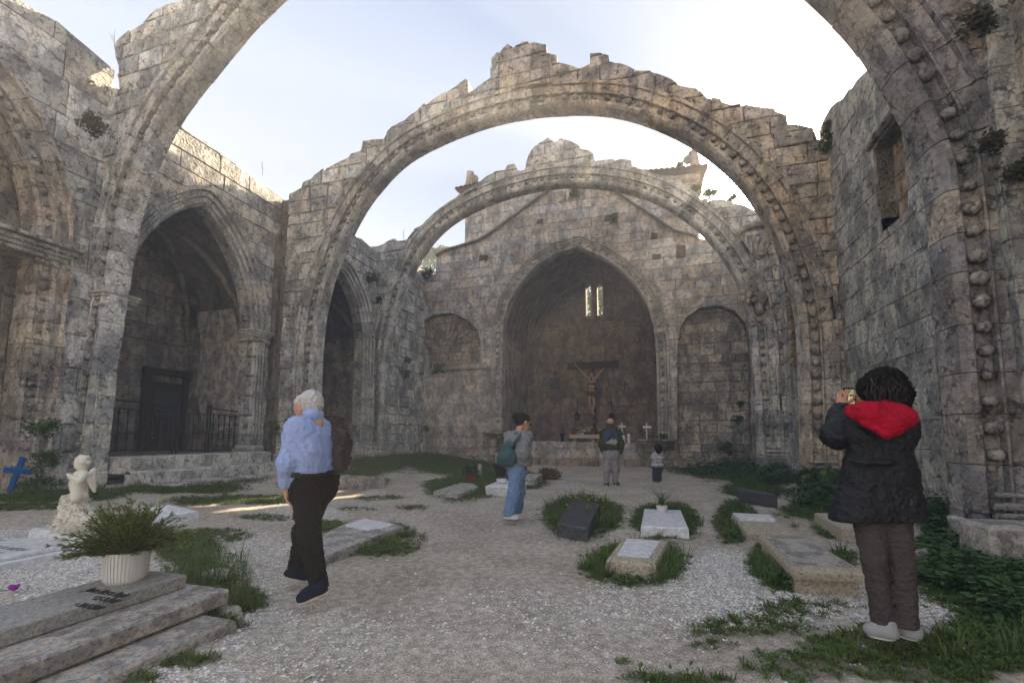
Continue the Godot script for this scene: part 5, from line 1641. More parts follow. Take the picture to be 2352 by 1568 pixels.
func conifer(at: Vector3) -> void:
	var t := thing("potted_conifer", "bushy green conifer spreading from the white ribbed pot", "plant", at)
	var wood := MB.new()
	var leaf := MB.new()
	var r := RandomNumberGenerator.new()
	r.seed = 12
	for k in 190:
		var an := r.randf() * TAU
		var tilt := pow(r.randf(), 0.75) * 1.35
		var l := r.randf_range(0.20, 0.38)
		var d := Vector3(cos(an) * sin(tilt), cos(tilt), sin(an) * sin(tilt))
		var pts := []
		var dir := d
		var p := at + Vector3(d.x, 0, d.z) * 0.05
		for s in 8:
			pts.append(p)
			p += dir * l / 7.0
			dir = (dir + Vector3(d.x * 0.05, -0.055 * sin(tilt), d.z * 0.05)).normalized()
		wood.tube(pts, [0.005, 0.005, 0.004, 0.004, 0.003, 0.003, 0.002, 0.001], 4)
		for s in range(1, 8):
			for q in 5:
				var ax: Vector3 = (pts[s] - pts[s - 1]).normalized()
				var side := ax.cross(Vector3.UP).rotated(ax, r.randf_range(-0.7, 0.7) + (PI if q % 2 == 0 else 0.0)).normalized()
				var base: Vector3 = pts[s - 1].lerp(pts[s], r.randf())
				var fl := r.randf_range(0.03, 0.062) * (1.0 - 0.05 * s)
				var td := (ax * 0.8 + side * 0.8).normalized()
				var nrm := ax.cross(side).normalized()
				var sh := r.randf_range(0.6, 1.25)
				leaf.col = Color(0.15 * sh, 0.20 * sh, 0.05 * sh) if r.randf() < 0.8 else Color(0.20 * sh, 0.22 * sh, 0.055 * sh)
				for f in 5:
					var b0 := base + td * fl * f * 0.2
					var sd := 1.0 if f % 2 == 0 else -1.0
					var tipd := (td * 0.8 + td.cross(nrm) * sd * 0.75 + nrm * r.randf_range(-0.25, 0.25)).normalized()
					if f == 4: tipd = td
					var tw := fl * 0.42 * (1.0 - f * 0.1)
					var wv := tipd.cross(nrm).normalized() * 0.0062
					leaf.tri(b0 - wv, b0 + tipd * tw, b0 + wv)
					leaf.tri(b0 - wv * 0.7, b0 + td * fl * 0.25, b0 + wv * 0.7)
	obj("branches", wood.mesh(), mat(lin(0.07, 0.045, 0.025), 0.9), t).set_meta("kind", "stuff")
	obj("foliage", leaf.mesh(), M.foliage, t).set_meta("kind", "stuff")

# ---------------------------------------------------------------- soft bodies: smooth union of tapered capsules, meshed as surface nets
var bump_noise := FastNoiseLite.new()
var crease := 0.0
func blob(bones: Array, cell: float, k: float, cuts := [], amp := 0.0, freq := 8.0) -> ArrayMesh:
	var mb := MB.new()
	blob_into(mb, bones, cell, k, cuts, amp, freq)
	return mb.mesh()
func blob_into(mb: MB, bones: Array, cell: float, k: float, cuts := [], amp := 0.0, freq := 8.0) -> void:
	var lo := Vector3.INF
	var hi := -Vector3.INF
	for b in bones:
		var r: float = maxf(b[2], b[3]) + cell * 3.0 + amp * 1.2
		for q in [b[0], b[1]]:
			lo = lo.min(q - Vector3.ONE * r)
			hi = hi.max(q + Vector3.ONE * r)
	var nx := int((hi.x - lo.x) / cell) + 2
	var ny := int((hi.y - lo.y) / cell) + 2
	var nz := int((hi.z - lo.z) / cell) + 2
	var D := PackedFloat32Array()
	D.resize(nx * ny * nz)
	D.fill(1.0)
	var sxy := nx * ny
	for b in bones:
		var a: Vector3 = b[0]
		var ba: Vector3 = b[1] - b[0]
		var ra: float = b[2]
		var rd: float = b[3] - ra
		var inv := 1.0 / maxf(ba.length_squared(), 1e-9)
		var m := maxf(b[2], b[3]) + k + cell * 2.0 + amp
		var p0: Vector3 = ((b[0] as Vector3).min(b[1]) - Vector3.ONE * m - lo) / cell
		var p1: Vector3 = ((b[0] as Vector3).max(b[1]) + Vector3.ONE * m - lo) / cell
		for z in range(maxi(0, int(p0.z)), mini(nz - 1, int(p1.z) + 1) + 1):
			for y in range(maxi(0, int(p0.y)), mini(ny - 1, int(p1.y) + 1) + 1):
				var at := z * sxy + y * nx
				for x in range(maxi(0, int(p0.x)), mini(nx - 1, int(p1.x) + 1) + 1):
					var pa := lo + Vector3(x, y, z) * cell - a
					var h := clampf(pa.dot(ba) * inv, 0.0, 1.0)
					var d := (pa - ba * h).length() - ra - rd * h
					var e := D[at + x]
					var g := k - absf(d - e)
					d = minf(d, e)
					if g > 0.0: d -= g * g / (4.0 * k)
					D[at + x] = d
	if amp > 0.0:
		bump_noise.frequency = 1.0
		for z in nz:
			for y in ny:
				for x in nx:
					var i := z * sxy + y * nx + x
					if absf(D[i]) < cell * 3.0 + amp:
						var p := lo + Vector3(x, y, z) * cell
						var n1 := bump_noise.get_noise_3d(p.x * freq, p.y * freq * 0.7, p.z * freq)
						var n2 := bump_noise.get_noise_3d(p.x * freq * 1.7 + p.y * freq * 0.8 + 31.0, p.y * freq * 1.3, p.z * freq * 1.7)
						D[i] += amp * (n1 - crease * maxf(0.0, 1.0 - 5.0 * absf(n2)))
	for c in cuts:
		var cp: Vector3 = c[0]
		var cn: Vector3 = (c[1] as Vector3).normalized()
		for z in nz:
			for y in ny:
				for x in nx:
					var i := z * sxy + y * nx + x
					if D[i] < cell * 4.0: D[i] = maxf(D[i], (lo + Vector3(x, y, z) * cell - cp).dot(cn))
	var skip := cell * 2.2 + amp * 4.0
	var id := PackedInt32Array()
	id.resize(nx * ny * nz)
	id.fill(-1)
	var V := PackedVector3Array()
	var N := PackedVector3Array()
	var off := [0, 1, nx, nx + 1, sxy, sxy + 1, sxy + nx, sxy + nx + 1]
	const EDGES := [[0, 1], [2, 3], [4, 5], [6, 7], [0, 2], [1, 3], [4, 6], [5, 7], [0, 4], [1, 5], [2, 6], [3, 7]]
	const CORN := [Vector3(0, 0, 0), Vector3(1, 0, 0), Vector3(0, 1, 0), Vector3(1, 1, 0), Vector3(0, 0, 1), Vector3(1, 0, 1), Vector3(0, 1, 1), Vector3(1, 1, 1)]
	for z in nz - 1:
		for y in ny - 1:
			var row := z * sxy + y * nx
			for x in nx - 1:
				var i := row + x
				var d0 := D[i]
				if absf(d0) > skip: continue
				var inside := 0
				for q in 8: if D[i + off[q]] < 0.0: inside += 1
				if inside == 0 or inside == 8: continue
				var s := Vector3.ZERO
				var cnt := 0
				for e in EDGES:
					var da := D[i + off[e[0]]]
					var db := D[i + off[e[1]]]
					if (da < 0.0) != (db < 0.0):
						s += CORN[e[0]].lerp(CORN[e[1]], da / (da - db))
						cnt += 1
				id[i] = V.size()
				V.append(lo + (Vector3(x, y, z) + s / cnt) * cell)
				N.append(Vector3(D[i + 1] + D[i + nx + 1] + D[i + sxy + 1] + D[i + sxy + nx + 1] - D[i] - D[i + nx] - D[i + sxy] - D[i + sxy + nx], D[i + nx] + D[i + nx + 1] + D[i + sxy + nx] + D[i + sxy + nx + 1] - D[i] - D[i + 1] - D[i + sxy] - D[i + sxy + 1], D[i + sxy] + D[i + sxy + 1] + D[i + sxy + nx] + D[i + sxy + nx + 1] - D[i] - D[i + 1] - D[i + nx] - D[i + nx + 1]).normalized())
	for z in range(1, nz - 1):
		for y in range(1, ny - 1):
			for x in range(1, nx - 1):
				var i := z * sxy + y * nx + x
				if absf(D[i]) > skip: continue
				var ins := D[i] < 0.0
				for ax in 3:
					var st: int = [1, nx, sxy][ax]
					if (D[i + st] < 0.0) == ins: continue
					var u: int = [nx, sxy, 1][ax]
					var w: int = [sxy, 1, nx][ax]
					var a := id[i]
					var b := id[i - u]
					var c := id[i - u - w]
					var d := id[i - w]
					if a < 0 or b < 0 or c < 0 or d < 0: continue
					mb.tris(V[a], V[b], V[c], N[a], N[b], N[c])
					mb.tris(V[a], V[c], V[d], N[a], N[c], N[d])

# ---------------------------------------------------------------- altar, crucifix, crosses, lanterns, railing
func pbox(mb: MB, x0: float, x1: float, y0: float, y1: float, z: float, d: float, bev := 0.012) -> void:   # a box seen at that place of the photo, front face at depth z
	var a := onz(x0, y0, z)
	var b := onz(x1, y1, z)
	mb.box(Transform3D(Basis(), Vector3((a.x + b.x) * 0.5, (a.y + b.y) * 0.5, z - d * 0.5)), Vector3(absf(b.x - a.x), absf(a.y - b.y), d), bev)
func bush(mb: MB, at: Vector3, r: float, n: int, leaf: float, cols: Array, up := 0.6) -> void:   # loose leaves through a volume
	for k in n:
		var d := Vector3(rf(-1, 1), rf(-0.6, 1), rf(-1, 1))
		if d.length() > 1.0: d = d.normalized() * rf(0.6, 1.0)
		var p := at + Vector3(d.x * r, d.y * r * up + r * up * 0.6, d.z * r)
		var t := Vector3(rf(-1, 1), rf(-0.3, 1), rf(-1, 1)).normalized()
		var s := t.cross(Vector3(rf(-1, 1), rf(-1, 1), rf(-1, 1))).normalized()
		var l := leaf * rf(0.6, 1.3)
		var c: Color = cols[rng.randi() % cols.size()]
		var sh := rf(0.7, 1.25)
		mb.col = Color(c.r * sh, c.g * sh, c.b * sh)
		mb.tri(p, p + t * l * 0.5 + s * l * 0.32, p + t * l)
		mb.tri(p, p + t * l, p + t * l * 0.5 - s * l * 0.32 + t.cross(s) * l * 0.1)
const LEAF := [Color(0.06, 0.11, 0.03), Color(0.08, 0.14, 0.038), Color(0.05, 0.095, 0.034), Color(0.10, 0.155, 0.042)]
func build_furniture() -> void:
	var white: Material = M.marble
	var z := ony(1340, 1053, 0.36).z
	var t := thing("altar_table", "plain pale stone altar table on two upright slabs inside the apse", "altar", onz(1341, 1053, z))
	var mb := MB.new()
	pbox(mb, 1307, 1377, 998, 1007, z + 0.1, 0.75)
	obj("table_top", mb.mesh(), M.tan_slab, t)
	for s in [[1316.5, 1325], [1359, 1367]]:
		mb = MB.new()
		pbox(mb, s[0], s[1], 1007, 1050, z, 0.55)
		obj("leg", mb.mesh(), M.tan_slab, t)
	for s in [[1309, 1331], [1353.5, 1370]]:
		mb = MB.new()
		pbox(mb, s[0], s[1], 1050, 1055, z + 0.05, 0.7)
		obj("foot", mb.mesh(), M.tan_slab, t)
	# flower pots
	var pots := [[1319.8, 989.5, 998, 0.070, M.red_pot, "red flower pot with a small green plant on the altar's left end", 0.16, z - 0.1, false], [1338, 993, 998.5, 0.085, M.white_pot, "white bowl with yellow and white flowers in the middle of the altar", 0.2, z - 0.1, true], [1365, 990.5, 998.5, 0.072, M.red_pot, "red flower pot on the altar's right end, below the crucifix", 0.12, z - 0.1, false], [1336, 1024, 1034, 0.09, M.tan_slab, "pale planter with a dried plant standing under the altar", 0.16, z - 0.45, false], [1372, 1033, 1044, 0.10, M.tan_slab, "pot of white daisies right of the altar's right leg", 0.30, z - 0.3, true], [1490, 1030, 1037, 0.10, M.white_pot, "pot of white chrysanthemums at the foot of the right grave cross", 0.26, -18.75, true]]
	for q in pots:
		var b := onz(q[0], q[2], q[7])
		var h: float = onz(q[0], q[1], q[7]).y - b.y
		var p := thing("flower_pot", q[5], "pot", b, "pots around the altar")
		mb = MB.new()
		mb.lathe(Transform3D(Basis(), b), [Vector2(0, 0), Vector2(q[3] * 0.75, 0), Vector2(q[3], h), Vector2(q[3] * 0.85, h), Vector2(0, h * 0.85)], 14)
		obj("pot_wall", mb.mesh(), q[4], p)
		mb = MB.new()
		bush(mb, b + Vector3(0, h * 0.8, 0), q[6], 90, 0.08, LEAF)
		obj("foliage", mb.mesh(), M.foliage, p).set_meta("kind", "stuff")
		if q[8]:
			mb = MB.new()
			for k in 16:
				mb.col = Color(0.7, 0.68, 0.6) if q[0] > 1350 or k % 2 == 0 else Color(0.6, 0.42, 0.05)
				var fp := b + Vector3(rf(-1, 1) * q[6], h + rf(0.1, 1.0) * q[6], rf(0.2, 1) * q[6])
				mb.ball(Transform3D(Basis.from_scale(Vector3(0.032, 0.022, 0.032)), fp), 6, 4)
			obj("blossoms", mb.mesh(), M.plain, p).set_meta("kind", "stuff")
	var bq := onz(1342, 1054, z - 0.05)
	t = thing("bouquet", "bouquet in pale blue wrapping paper on the floor under the altar", "bouquet", bq)
	mb = MB.new()
	mb.col = Color(0.24, 0.42, 0.52)
	for k in 12:
		var a := TAU * k / 12.0
		var d := Vector3(cos(a), 0, sin(a))
		mb.quado(bq + d * 0.05, bq + d.rotated(Vector3.UP, 0.5) * 0.05, bq + d.rotated(Vector3.UP, 0.5) * 0.2 + Vector3.UP * rf(0.14, 0.22), bq + d * 0.19 + Vector3.UP * rf(0.13, 0.22), d)
	obj("wrapping", mb.mesh(), M.plain, t)
	mb = MB.new()
	bush(mb, bq + Vector3(0, 0.12, 0), 0.17, 80, 0.07, LEAF, 1.0)
	obj("foliage", mb.mesh(), M.foliage, t).set_meta("kind", "stuff")
	# crucifix
	var wz := -23.75
	t = thing("wooden_cross", "tall dark wooden cross fixed to the back wall above the altar", "cross", onz(1364, 988, wz))
	mb = MB.new()
	pbox(mb, 1359.5, 1368.5, 836, 990, wz, 0.12, 0.01)
	obj("upright", mb.mesh(), M.wood, t)
	mb = MB.new()
	pbox(mb, 1304, 1421, 833, 843.5, wz + 0.03, 0.14, 0.01)
	obj("crossbeam", mb.mesh(), M.wood, t)
	mb = MB.new()
	pbox(mb, 1359, 1366, 964, 970, wz + 0.05, 0.03, 0.004)
	obj("plaque", mb.mesh(), mat(lin(0.5, 0.42, 0.2), 0.5), t)
	mb = MB.new()
	pbox(mb, 1360, 1365, 965, 969, wz + 0.056, 0.03, 0.003)
	obj("plaque_face", mb.mesh(), M.dark_slab, t)
	var D := 23.3
	var j := func(px: float, py: float, dd := 0.0) -> Vector3: return ond(px, py, D + dd)
	t = thing("crucifix_figure", "pale carved figure with raised arms and a brown loincloth hanging on the dark cross", "statue", j.call(1364, 952))
	var hand_l: Vector3 = j.call(1321.5, 838, 0.15)
	var hand_r: Vector3 = j.call(1397.5, 836, 0.15)
	var body := [[j.call(1358.5, 858, -0.04), j.call(1358.5, 864, -0.05), 0.10, 0.085], [j.call(1359, 862), j.call(1359, 872), 0.06, 0.07], [j.call(1351, 868), j.call(1368, 868), 0.085, 0.085], [j.call(1354, 876), j.call(1364, 876), 0.12, 0.12], [j.call(1355, 888), j.call(1362, 888), 0.105, 0.105], [j.call(1354.5, 899), j.call(1363, 899), 0.115, 0.115],
		[j.call(1349, 867), j.call(1336, 853), 0.065, 0.05], [j.call(1336, 853), hand_l, 0.048, 0.032], [j.call(1369, 867), j.call(1381, 853), 0.065, 0.05], [j.call(1381, 853), hand_r, 0.048, 0.032],
		[j.call(1354, 903), j.call(1354.5, 928, -0.10), 0.105, 0.07], [j.call(1354.5, 928, -0.10), j.call(1362, 948), 0.068, 0.042], [j.call(1363, 903), j.call(1365, 928, -0.10), 0.105, 0.07], [j.call(1365, 928, -0.10), j.call(1361, 946), 0.068, 0.042], [j.call(1362, 946), j.call(1365, 953, -0.08), 0.045, 0.03]]
	var bm := MB.new()
	blob_into(bm, body, 0.022, 0.05)
	for h in [[hand_l, -1.0], [hand_r, 1.0]]:
		var fl := []
		for f in 4: fl.append([h[0], h[0] + Vector3((f - 1.5) * 0.022 + h[1] * 0.02, 0.11 - absf(f - 1.5) * 0.012, 0.035), 0.016, 0.011])
		fl.append([h[0], h[0] + Vector3(-h[1] * 0.05, 0.04, 0.04), 0.015, 0.012])
		blob_into(bm, fl, 0.009, 0.012)
	obj("body", bm.mesh(), tri_tex(mat(lin(0.52, 0.34, 0.22), 0.55), null, 3.0, M.fine, 0.1), t)
	obj("loincloth", blob([[j.call(1352.5, 901), j.call(1364.5, 902), 0.135, 0.135], [j.call(1353, 906), j.call(1360, 908), 0.135, 0.11], [j.call(1362, 906), j.call(1366, 913, -0.08), 0.10, 0.07]], 0.022, 0.06, [[j.call(1358, 896.5), Vector3.UP], [j.call(1358, 914), Vector3.DOWN]], 0.02, 14.0), mat(lin(0.16, 0.06, 0.025), 0.8), t)
	obj("hair", blob([[j.call(1358.5, 855.5, 0.0), j.call(1358.5, 861, 0.03), 0.115, 0.11], [j.call(1354, 862, 0.0), j.call(1353.5, 870, -0.02), 0.05, 0.035], [j.call(1363, 862, 0.0), j.call(1364, 870, -0.02), 0.05, 0.035], [j.call(1358.5, 868, -0.12), j.call(1358.5, 872, -0.12), 0.045, 0.03]], 0.018, 0.03, [], 0.02, 20.0), mat(lin(0.07, 0.035, 0.02), 0.8), t)
	mb = MB.new()
	mb.lathe(Transform3D(Basis(Vector3.RIGHT, 0.25), j.call(1358.5, 854.5, -0.01)), [Vector2(0.108, -0.02), Vector2(0.128, 0.0), Vector2(0.108, 0.02), Vector2(0.095, 0.0), Vector2(0.108, -0.02)], 12)
	obj("crown", mb.mesh(), M.wood, t)
	mb = MB.new()
	pbox(mb, 1332, 1384, 985.5, 989.5, -23.4, 0.5)
	one("altar_shelf", mb.mesh(), M.tan_slab, "narrow stone shelf on the back wall below the crucifix", "shelf")
	# grave crosses
	t = thing("grave_cross", "white stone cross with flared arms on a stepped pedestal, right of the bald person", "cross", onz(1437, 1058, -18.75), "grave crosses in the apse")
	mb = MB.new()
	pbox(mb, 1427, 1430.6, 970.5, 1004, -19.1, 0.11)
	pbox(mb, 1420, 1438, 977, 981.3, -19.095, 0.10)
	pbox(mb, 1425.4, 1432.4, 975, 983.3, -19.09, 0.10, 0.05)
	obj("cross", mb.mesh(), white, t)
	for q in [["shaft", 1428, 1436, 1000, 1030], ["side_post", 1441, 1448, 996, 1029], ["block", 1427, 1449.5, 1028, 1044]]:
		mb = MB.new()
		pbox(mb, q[1], q[2], q[3], q[4], -18.95, 0.4 if q[0] == "block" else 0.2, 0.02)
		obj(q[0], mb.mesh(), white, t)
	mb = MB.new()
	pbox(mb, 1424, 1452, 1044, 1062, -18.85, 0.6, 0.02)
	obj("base", mb.mesh(), M.tan_slab, t)
	t = thing("grave_cross", "plain white stone cross on a low tiered plinth, above the small child", "cross", onz(1486, 1064, -18.8), "grave crosses in the apse")
	mb = MB.new()
	pbox(mb, 1483.6, 1488.6, 970.5, 1034, -19.1, 0.11)
	pbox(mb, 1476.4, 1496.2, 978, 983.5, -19.095, 0.10)
	obj("cross", mb.mesh(), white, t)
	for q in [["plinth", 1467, 1502, 1034, 1047, -18.9, white], ["cap", 1466, 1502, 1030, 1034, -18.87, M.old_slab], ["lower_tier", 1464, 1504, 1047, 1057, -18.82, M.old_slab], ["lowest_tier", 1462, 1504, 1057, 1068, -18.7, M.old_slab]]:
		mb = MB.new()
		pbox(mb, q[1], q[2], q[3], q[4], q[5], 0.7, 0.012)
		obj(q[0], mb.mesh(), q[6], t)
	# candle stand, lanterns, wall crosses
	var cb := onz(1292, 1041, z - 1.6)
	var ch: float = onz(1294, 995, z - 1.6).y - cb.y
	mb = MB.new()
	mb.lathe(Transform3D(Basis(), cb), [Vector2(0, 0), Vector2(0.26, 0), Vector2(0.24, 0.05), Vector2(0.09, 0.22), Vector2(0.06, 0.45), Vector2(0.075, ch * 0.6), Vector2(0.06, ch * 0.8), Vector2(0.09, ch * 0.9), Vector2(0.13, ch * 0.93), Vector2(0.13, ch), Vector2(0, ch)], 12)
	one("candle_stand", mb.mesh(), M.iron, "black turned candle stand on a stone plate left of the altar", "candlestick")
	for q in [[1326, 920, 948, "black wall lantern hanging left of the crucifix"], [1405, 922, 948, "black wall lantern hanging right of the crucifix, over the bald person's head"]]:
		var tp := onz(q[0], q[2], -23.6)
		t = thing("wall_lantern", q[3], "lantern", tp, "lanterns beside the crucifix")
		mb = MB.new()
		mb.tube([onz(q[0], q[1], -23.95), onz(q[0], q[1], -23.6), tp], [0.018], 5)
		obj("bracket", mb.mesh(), M.iron, t)
		mb = MB.new()
		mb.lathe(Transform3D(Basis(Vector3.UP, 0.5), tp), [Vector2(0, 0.03), Vector2(0.05, 0.0), Vector2(0.19, -0.10), Vector2(0.17, -0.12), Vector2(0, -0.12)], 6, false)
		mb.lathe(Transform3D(Basis(Vector3.UP, 0.5), tp), [Vector2(0, -0.40), Vector2(0.10, -0.40), Vector2(0.11, -0.37), Vector2(0, -0.37)], 6, false)
		for k in 6: mb.tube([tp + Vector3(cos(k * TAU / 6 + 0.5) * 0.155, -0.12, sin(k * TAU / 6 + 0.5) * 0.155), tp + Vector3(cos(k * TAU / 6 + 0.5) * 0.10, -0.38, sin(k * TAU / 6 + 0.5) * 0.10)], [0.012], 5)
		obj("cage", mb.mesh(), M.iron, t)
		mb = MB.new()
		mb.lathe(Transform3D(Basis(Vector3.UP, 0.5), tp), [Vector2(0.145, -0.125), Vector2(0.095, -0.37)], 6, false)
		var gl := mat(Color(0.5, 0.5, 0.45, 0.25), 0.15)
		gl.transparency = BaseMaterial3D.TRANSPARENCY_ALPHA
		obj("pane", mb.mesh(), gl, t)
	for q in [[1275, 854, 866, M.iron, "small black iron cross above the dark wall slot left of the crucifix"], [1435, 877, 894, M.wood, "small dark wooden cross on the wall right of the crucifix"], [1288, 944, 962, M.tile, "faint rusty cross on the wall left of the left lantern"]]:
		var c := (onz(q[0], q[1], -23.97) + onz(q[0], q[2], -23.97)) * 0.5
		var h: float = onz(q[0], q[1], -23.97).y - onz(q[0], q[2], -23.97).y
		mb = MB.new()
		mb.box(Transform3D(Basis(), c), Vector3(0.05, h, 0.04), 0.008)
		mb.box(Transform3D(Basis(), c + Vector3(0, h * 0.14, 0.003)), Vector3(h * 0.7, 0.05, 0.036), 0.008)
		for e in [Vector3(0, h * 0.5, 0), Vector3(-h * 0.35, h * 0.14, 0), Vector3(h * 0.35, h * 0.14, 0)]: mb.ball(Transform3D(Basis.from_scale(Vector3(0.045, 0.045, 0.025)), c + e), 7, 4)
		one("wall_cross", mb.mesh(), q[3], q[4], "cross", "small crosses on the apse wall")
	mb = MB.new()
	pbox(mb, 1262, 1285, 868, 893, -23.955, 0.05)
	obj("slab", mb.mesh(), M.dark_slab, thing("wall_plaque", "dark stone plaque under a ledge on the apse wall, left of the crucifix", "plaque", onz(1273, 880, -23.96)))
	# railing across the chapel opening
	var gx := -10.95
	t = thing("chapel_railing", "black wrought iron railing with turned balusters and a centre gate across the chapel opening", "railing", Vector3(gx, 0.86, -8.5))
	var rail := func(z0: float, z1: float, y0: float, y1: float, r: float) -> void:
		var rb := MB.new()
		rb.tube([Vector3(gx, y0, z0), Vector3(gx, y1, z1)], [r], 6)
		obj("rail", rb.mesh(), M.iron, t)
	rail.call(-6.9, -8.25, 2.06, 2.0, 0.018)
	rail.call(-9.1, -9.95, 2.0, 1.96, 0.018)
	rail.call(-6.9, -8.25, 1.88, 1.86, 0.014); rail.call(-6.9, -8.25, 0.98, 0.98, 0.014)
	rail.call(-9.1, -9.95, 1.86, 1.84, 0.014); rail.call(-9.1, -9.95, 0.98, 0.98, 0.014)
	for pz in [-8.2, -8.30, -9.05, -9.13]:
		mb = MB.new()
		mb.tube([Vector3(gx, 0.84, pz), Vector3(gx, 2.04, pz)], [0.028], 6)
		mb.ball(Transform3D(Basis.from_scale(Vector3.ONE * 0.04), Vector3(gx, 2.06, pz)), 7, 5)
		obj("post", mb.mesh(), M.iron, t)
	var bp := [Vector2(0.010, 0.0), Vector2(0.030, 0.05), Vector2(0.010, 0.10), Vector2(0.014, 0.22), Vector2(0.034, 0.27), Vector2(0.018, 0.32), Vector2(0.034, 0.36), Vector2(0.014, 0.40), Vector2(0.012, 0.58), Vector2(0.032, 0.62), Vector2(0.012, 0.66), Vector2(0.014, 0.78), Vector2(0.032, 0.82), Vector2(0.020, 0.86), Vector2(0.012, 0.89)]
	mb = MB.new()
	mb.lathe(Transform3D(), bp, 7)
	var bal := mb.mesh()
	for k in 7: piece("baluster", bal, M.iron, t, Transform3D(Basis(), Vector3(gx, 0.97, -6.98 - k * 0.185)))
	for k in 5: piece("baluster", bal, M.iron, t, Transform3D(Basis(), Vector3(gx, 0.97, -9.22 - k * 0.165)))
	for k in 5:
		mb = MB.new()
		mb.tube([Vector3(gx - 0.02, 0.9, -8.44 - k * 0.13), Vector3(gx - 0.02, 1.84, -8.44 - k * 0.13)], [0.009], 5)
		obj("gate_bar", mb.mesh(), M.iron, t)
	for y in [0.93, 1.36, 1.84]:
		mb = MB.new()
		mb.tube([Vector3(gx - 0.02, y, -8.32), Vector3(gx - 0.02, y, -9.05)], [0.012], 5)
		obj("gate_rail", mb.mesh(), M.iron, t)
	# white dish and dry basket on the little grave
	var dp := quad_top([[1152, 1108]], 0.2)[0] as Vector3
	mb = MB.new()
	mb.lathe(Transform3D(Basis(), dp), [Vector2(0, 0), Vector2(0.11, 0), Vector2(0.12, 0.08), Vector2(0.10, 0.08), Vector2(0, 0.04)], 16)
	one("marble_dish", mb.mesh(), M.marble, "round white marble dish on the low grave behind the person in jeans", "dish")
	var kp := ong(1149, 1101)
	t = thing("dry_basket", "dark wicker basket with withered flowers left of the jeans wearer's jacket hem", "basket", kp)
	mb = MB.new()
	for k in 40:
		var a := TAU * k / 40.0
		var d := Vector3(cos(a), 0, sin(a))
		mb.tube([kp + d * 0.10 + Vector3.UP * 0.1, kp + d * 0.15 + Vector3.UP * 0.28, kp + d * rf(0.16, 0.22) + Vector3.UP * rf(0.34, 0.44)], [0.012], 4)
	obj("wicker", mb.mesh(), mat(lin(0.06, 0.035, 0.025), 0.95), t).set_meta("kind", "stuff")
	mb = MB.new()
	bush(mb, kp + Vector3(0, 0.26, 0), 0.17, 120, 0.07, [Color(0.10, 0.055, 0.04), Color(0.07, 0.04, 0.03), Color(0.05, 0.07, 0.03)], 0.8)
	obj("withered_flowers", mb.mesh(), M.foliage, t).set_meta("kind", "stuff")
	var rp := ong(1082, 1107)
	t = thing("red_flower_pot", "dark red pot with broad leaves and red blooms at the head of the worn slab", "plant", rp)
	mb = MB.new()
	mb.lathe(Transform3D(Basis(), rp), [Vector2(0, 0), Vector2(0.08, 0), Vector2(0.11, 0.15), Vector2(0, 0.14)], 12)
	obj("pot_wall", mb.mesh(), M.red_pot, t)
	mb = MB.new()
	bush(mb, rp + Vector3(0, 0.12, 0), 0.2, 130, 0.10, [Color(0.03, 0.06, 0.025), Color(0.05, 0.085, 0.03), Color(0.12, 0.03, 0.025)], 0.9)
	obj("foliage", mb.mesh(), M.foliage, t).set_meta("kind", "stuff")
	# white pot with a fern on the sloping marble slab
	var wp := quad_top([[1521, 1174]], 0.13)[0] as Vector3
	t = thing("fern_pot", "low white pot with drooping green fern fronds on the sloping marble slab", "plant", wp)
	mb = MB.new()
	mb.lathe(Transform3D(Basis(), wp), [Vector2(0, 0), Vector2(0.066, 0), Vector2(0.07, 0.035), Vector2(0.082, 0.04), Vector2(0.085, 0.085), Vector2(0.075, 0.085), Vector2(0, 0.07)], 18)
	obj("pot_wall", mb.mesh(), M.white_pot, t)
	mb = MB.new()
	for k in 26:
		var a := rf(0, TAU)
		var d := Vector3(cos(a) - 0.7, 0, sin(a)).normalized()
		var p := wp + Vector3(0, 0.08, 0)
		var dir := (d * rf(0.2, 0.9) + Vector3.UP * 1.2).normalized()
		for s in 12:
			var q := p + dir * 0.032
			var sd := dir.cross(Vector3.UP).normalized()
			var sh := rf(0.7, 1.2)
			mb.col = Color(0.06 * sh, 0.12 * sh, 0.035 * sh)
			var l := 0.045 * (1.0 - s / 14.0)
			for e in [-1.0, 1.0]: mb.tri(p, q + sd * e * l + dir * 0.02, p + dir * 0.012)
			mb.tri(p - sd * 0.002, q, p + sd * 0.002)
			p = q
			dir = (dir + d * 0.06 - Vector3.UP * 0.075).normalized()
	obj("fronds", mb.mesh(), M.foliage, t).set_meta("kind", "stuff")

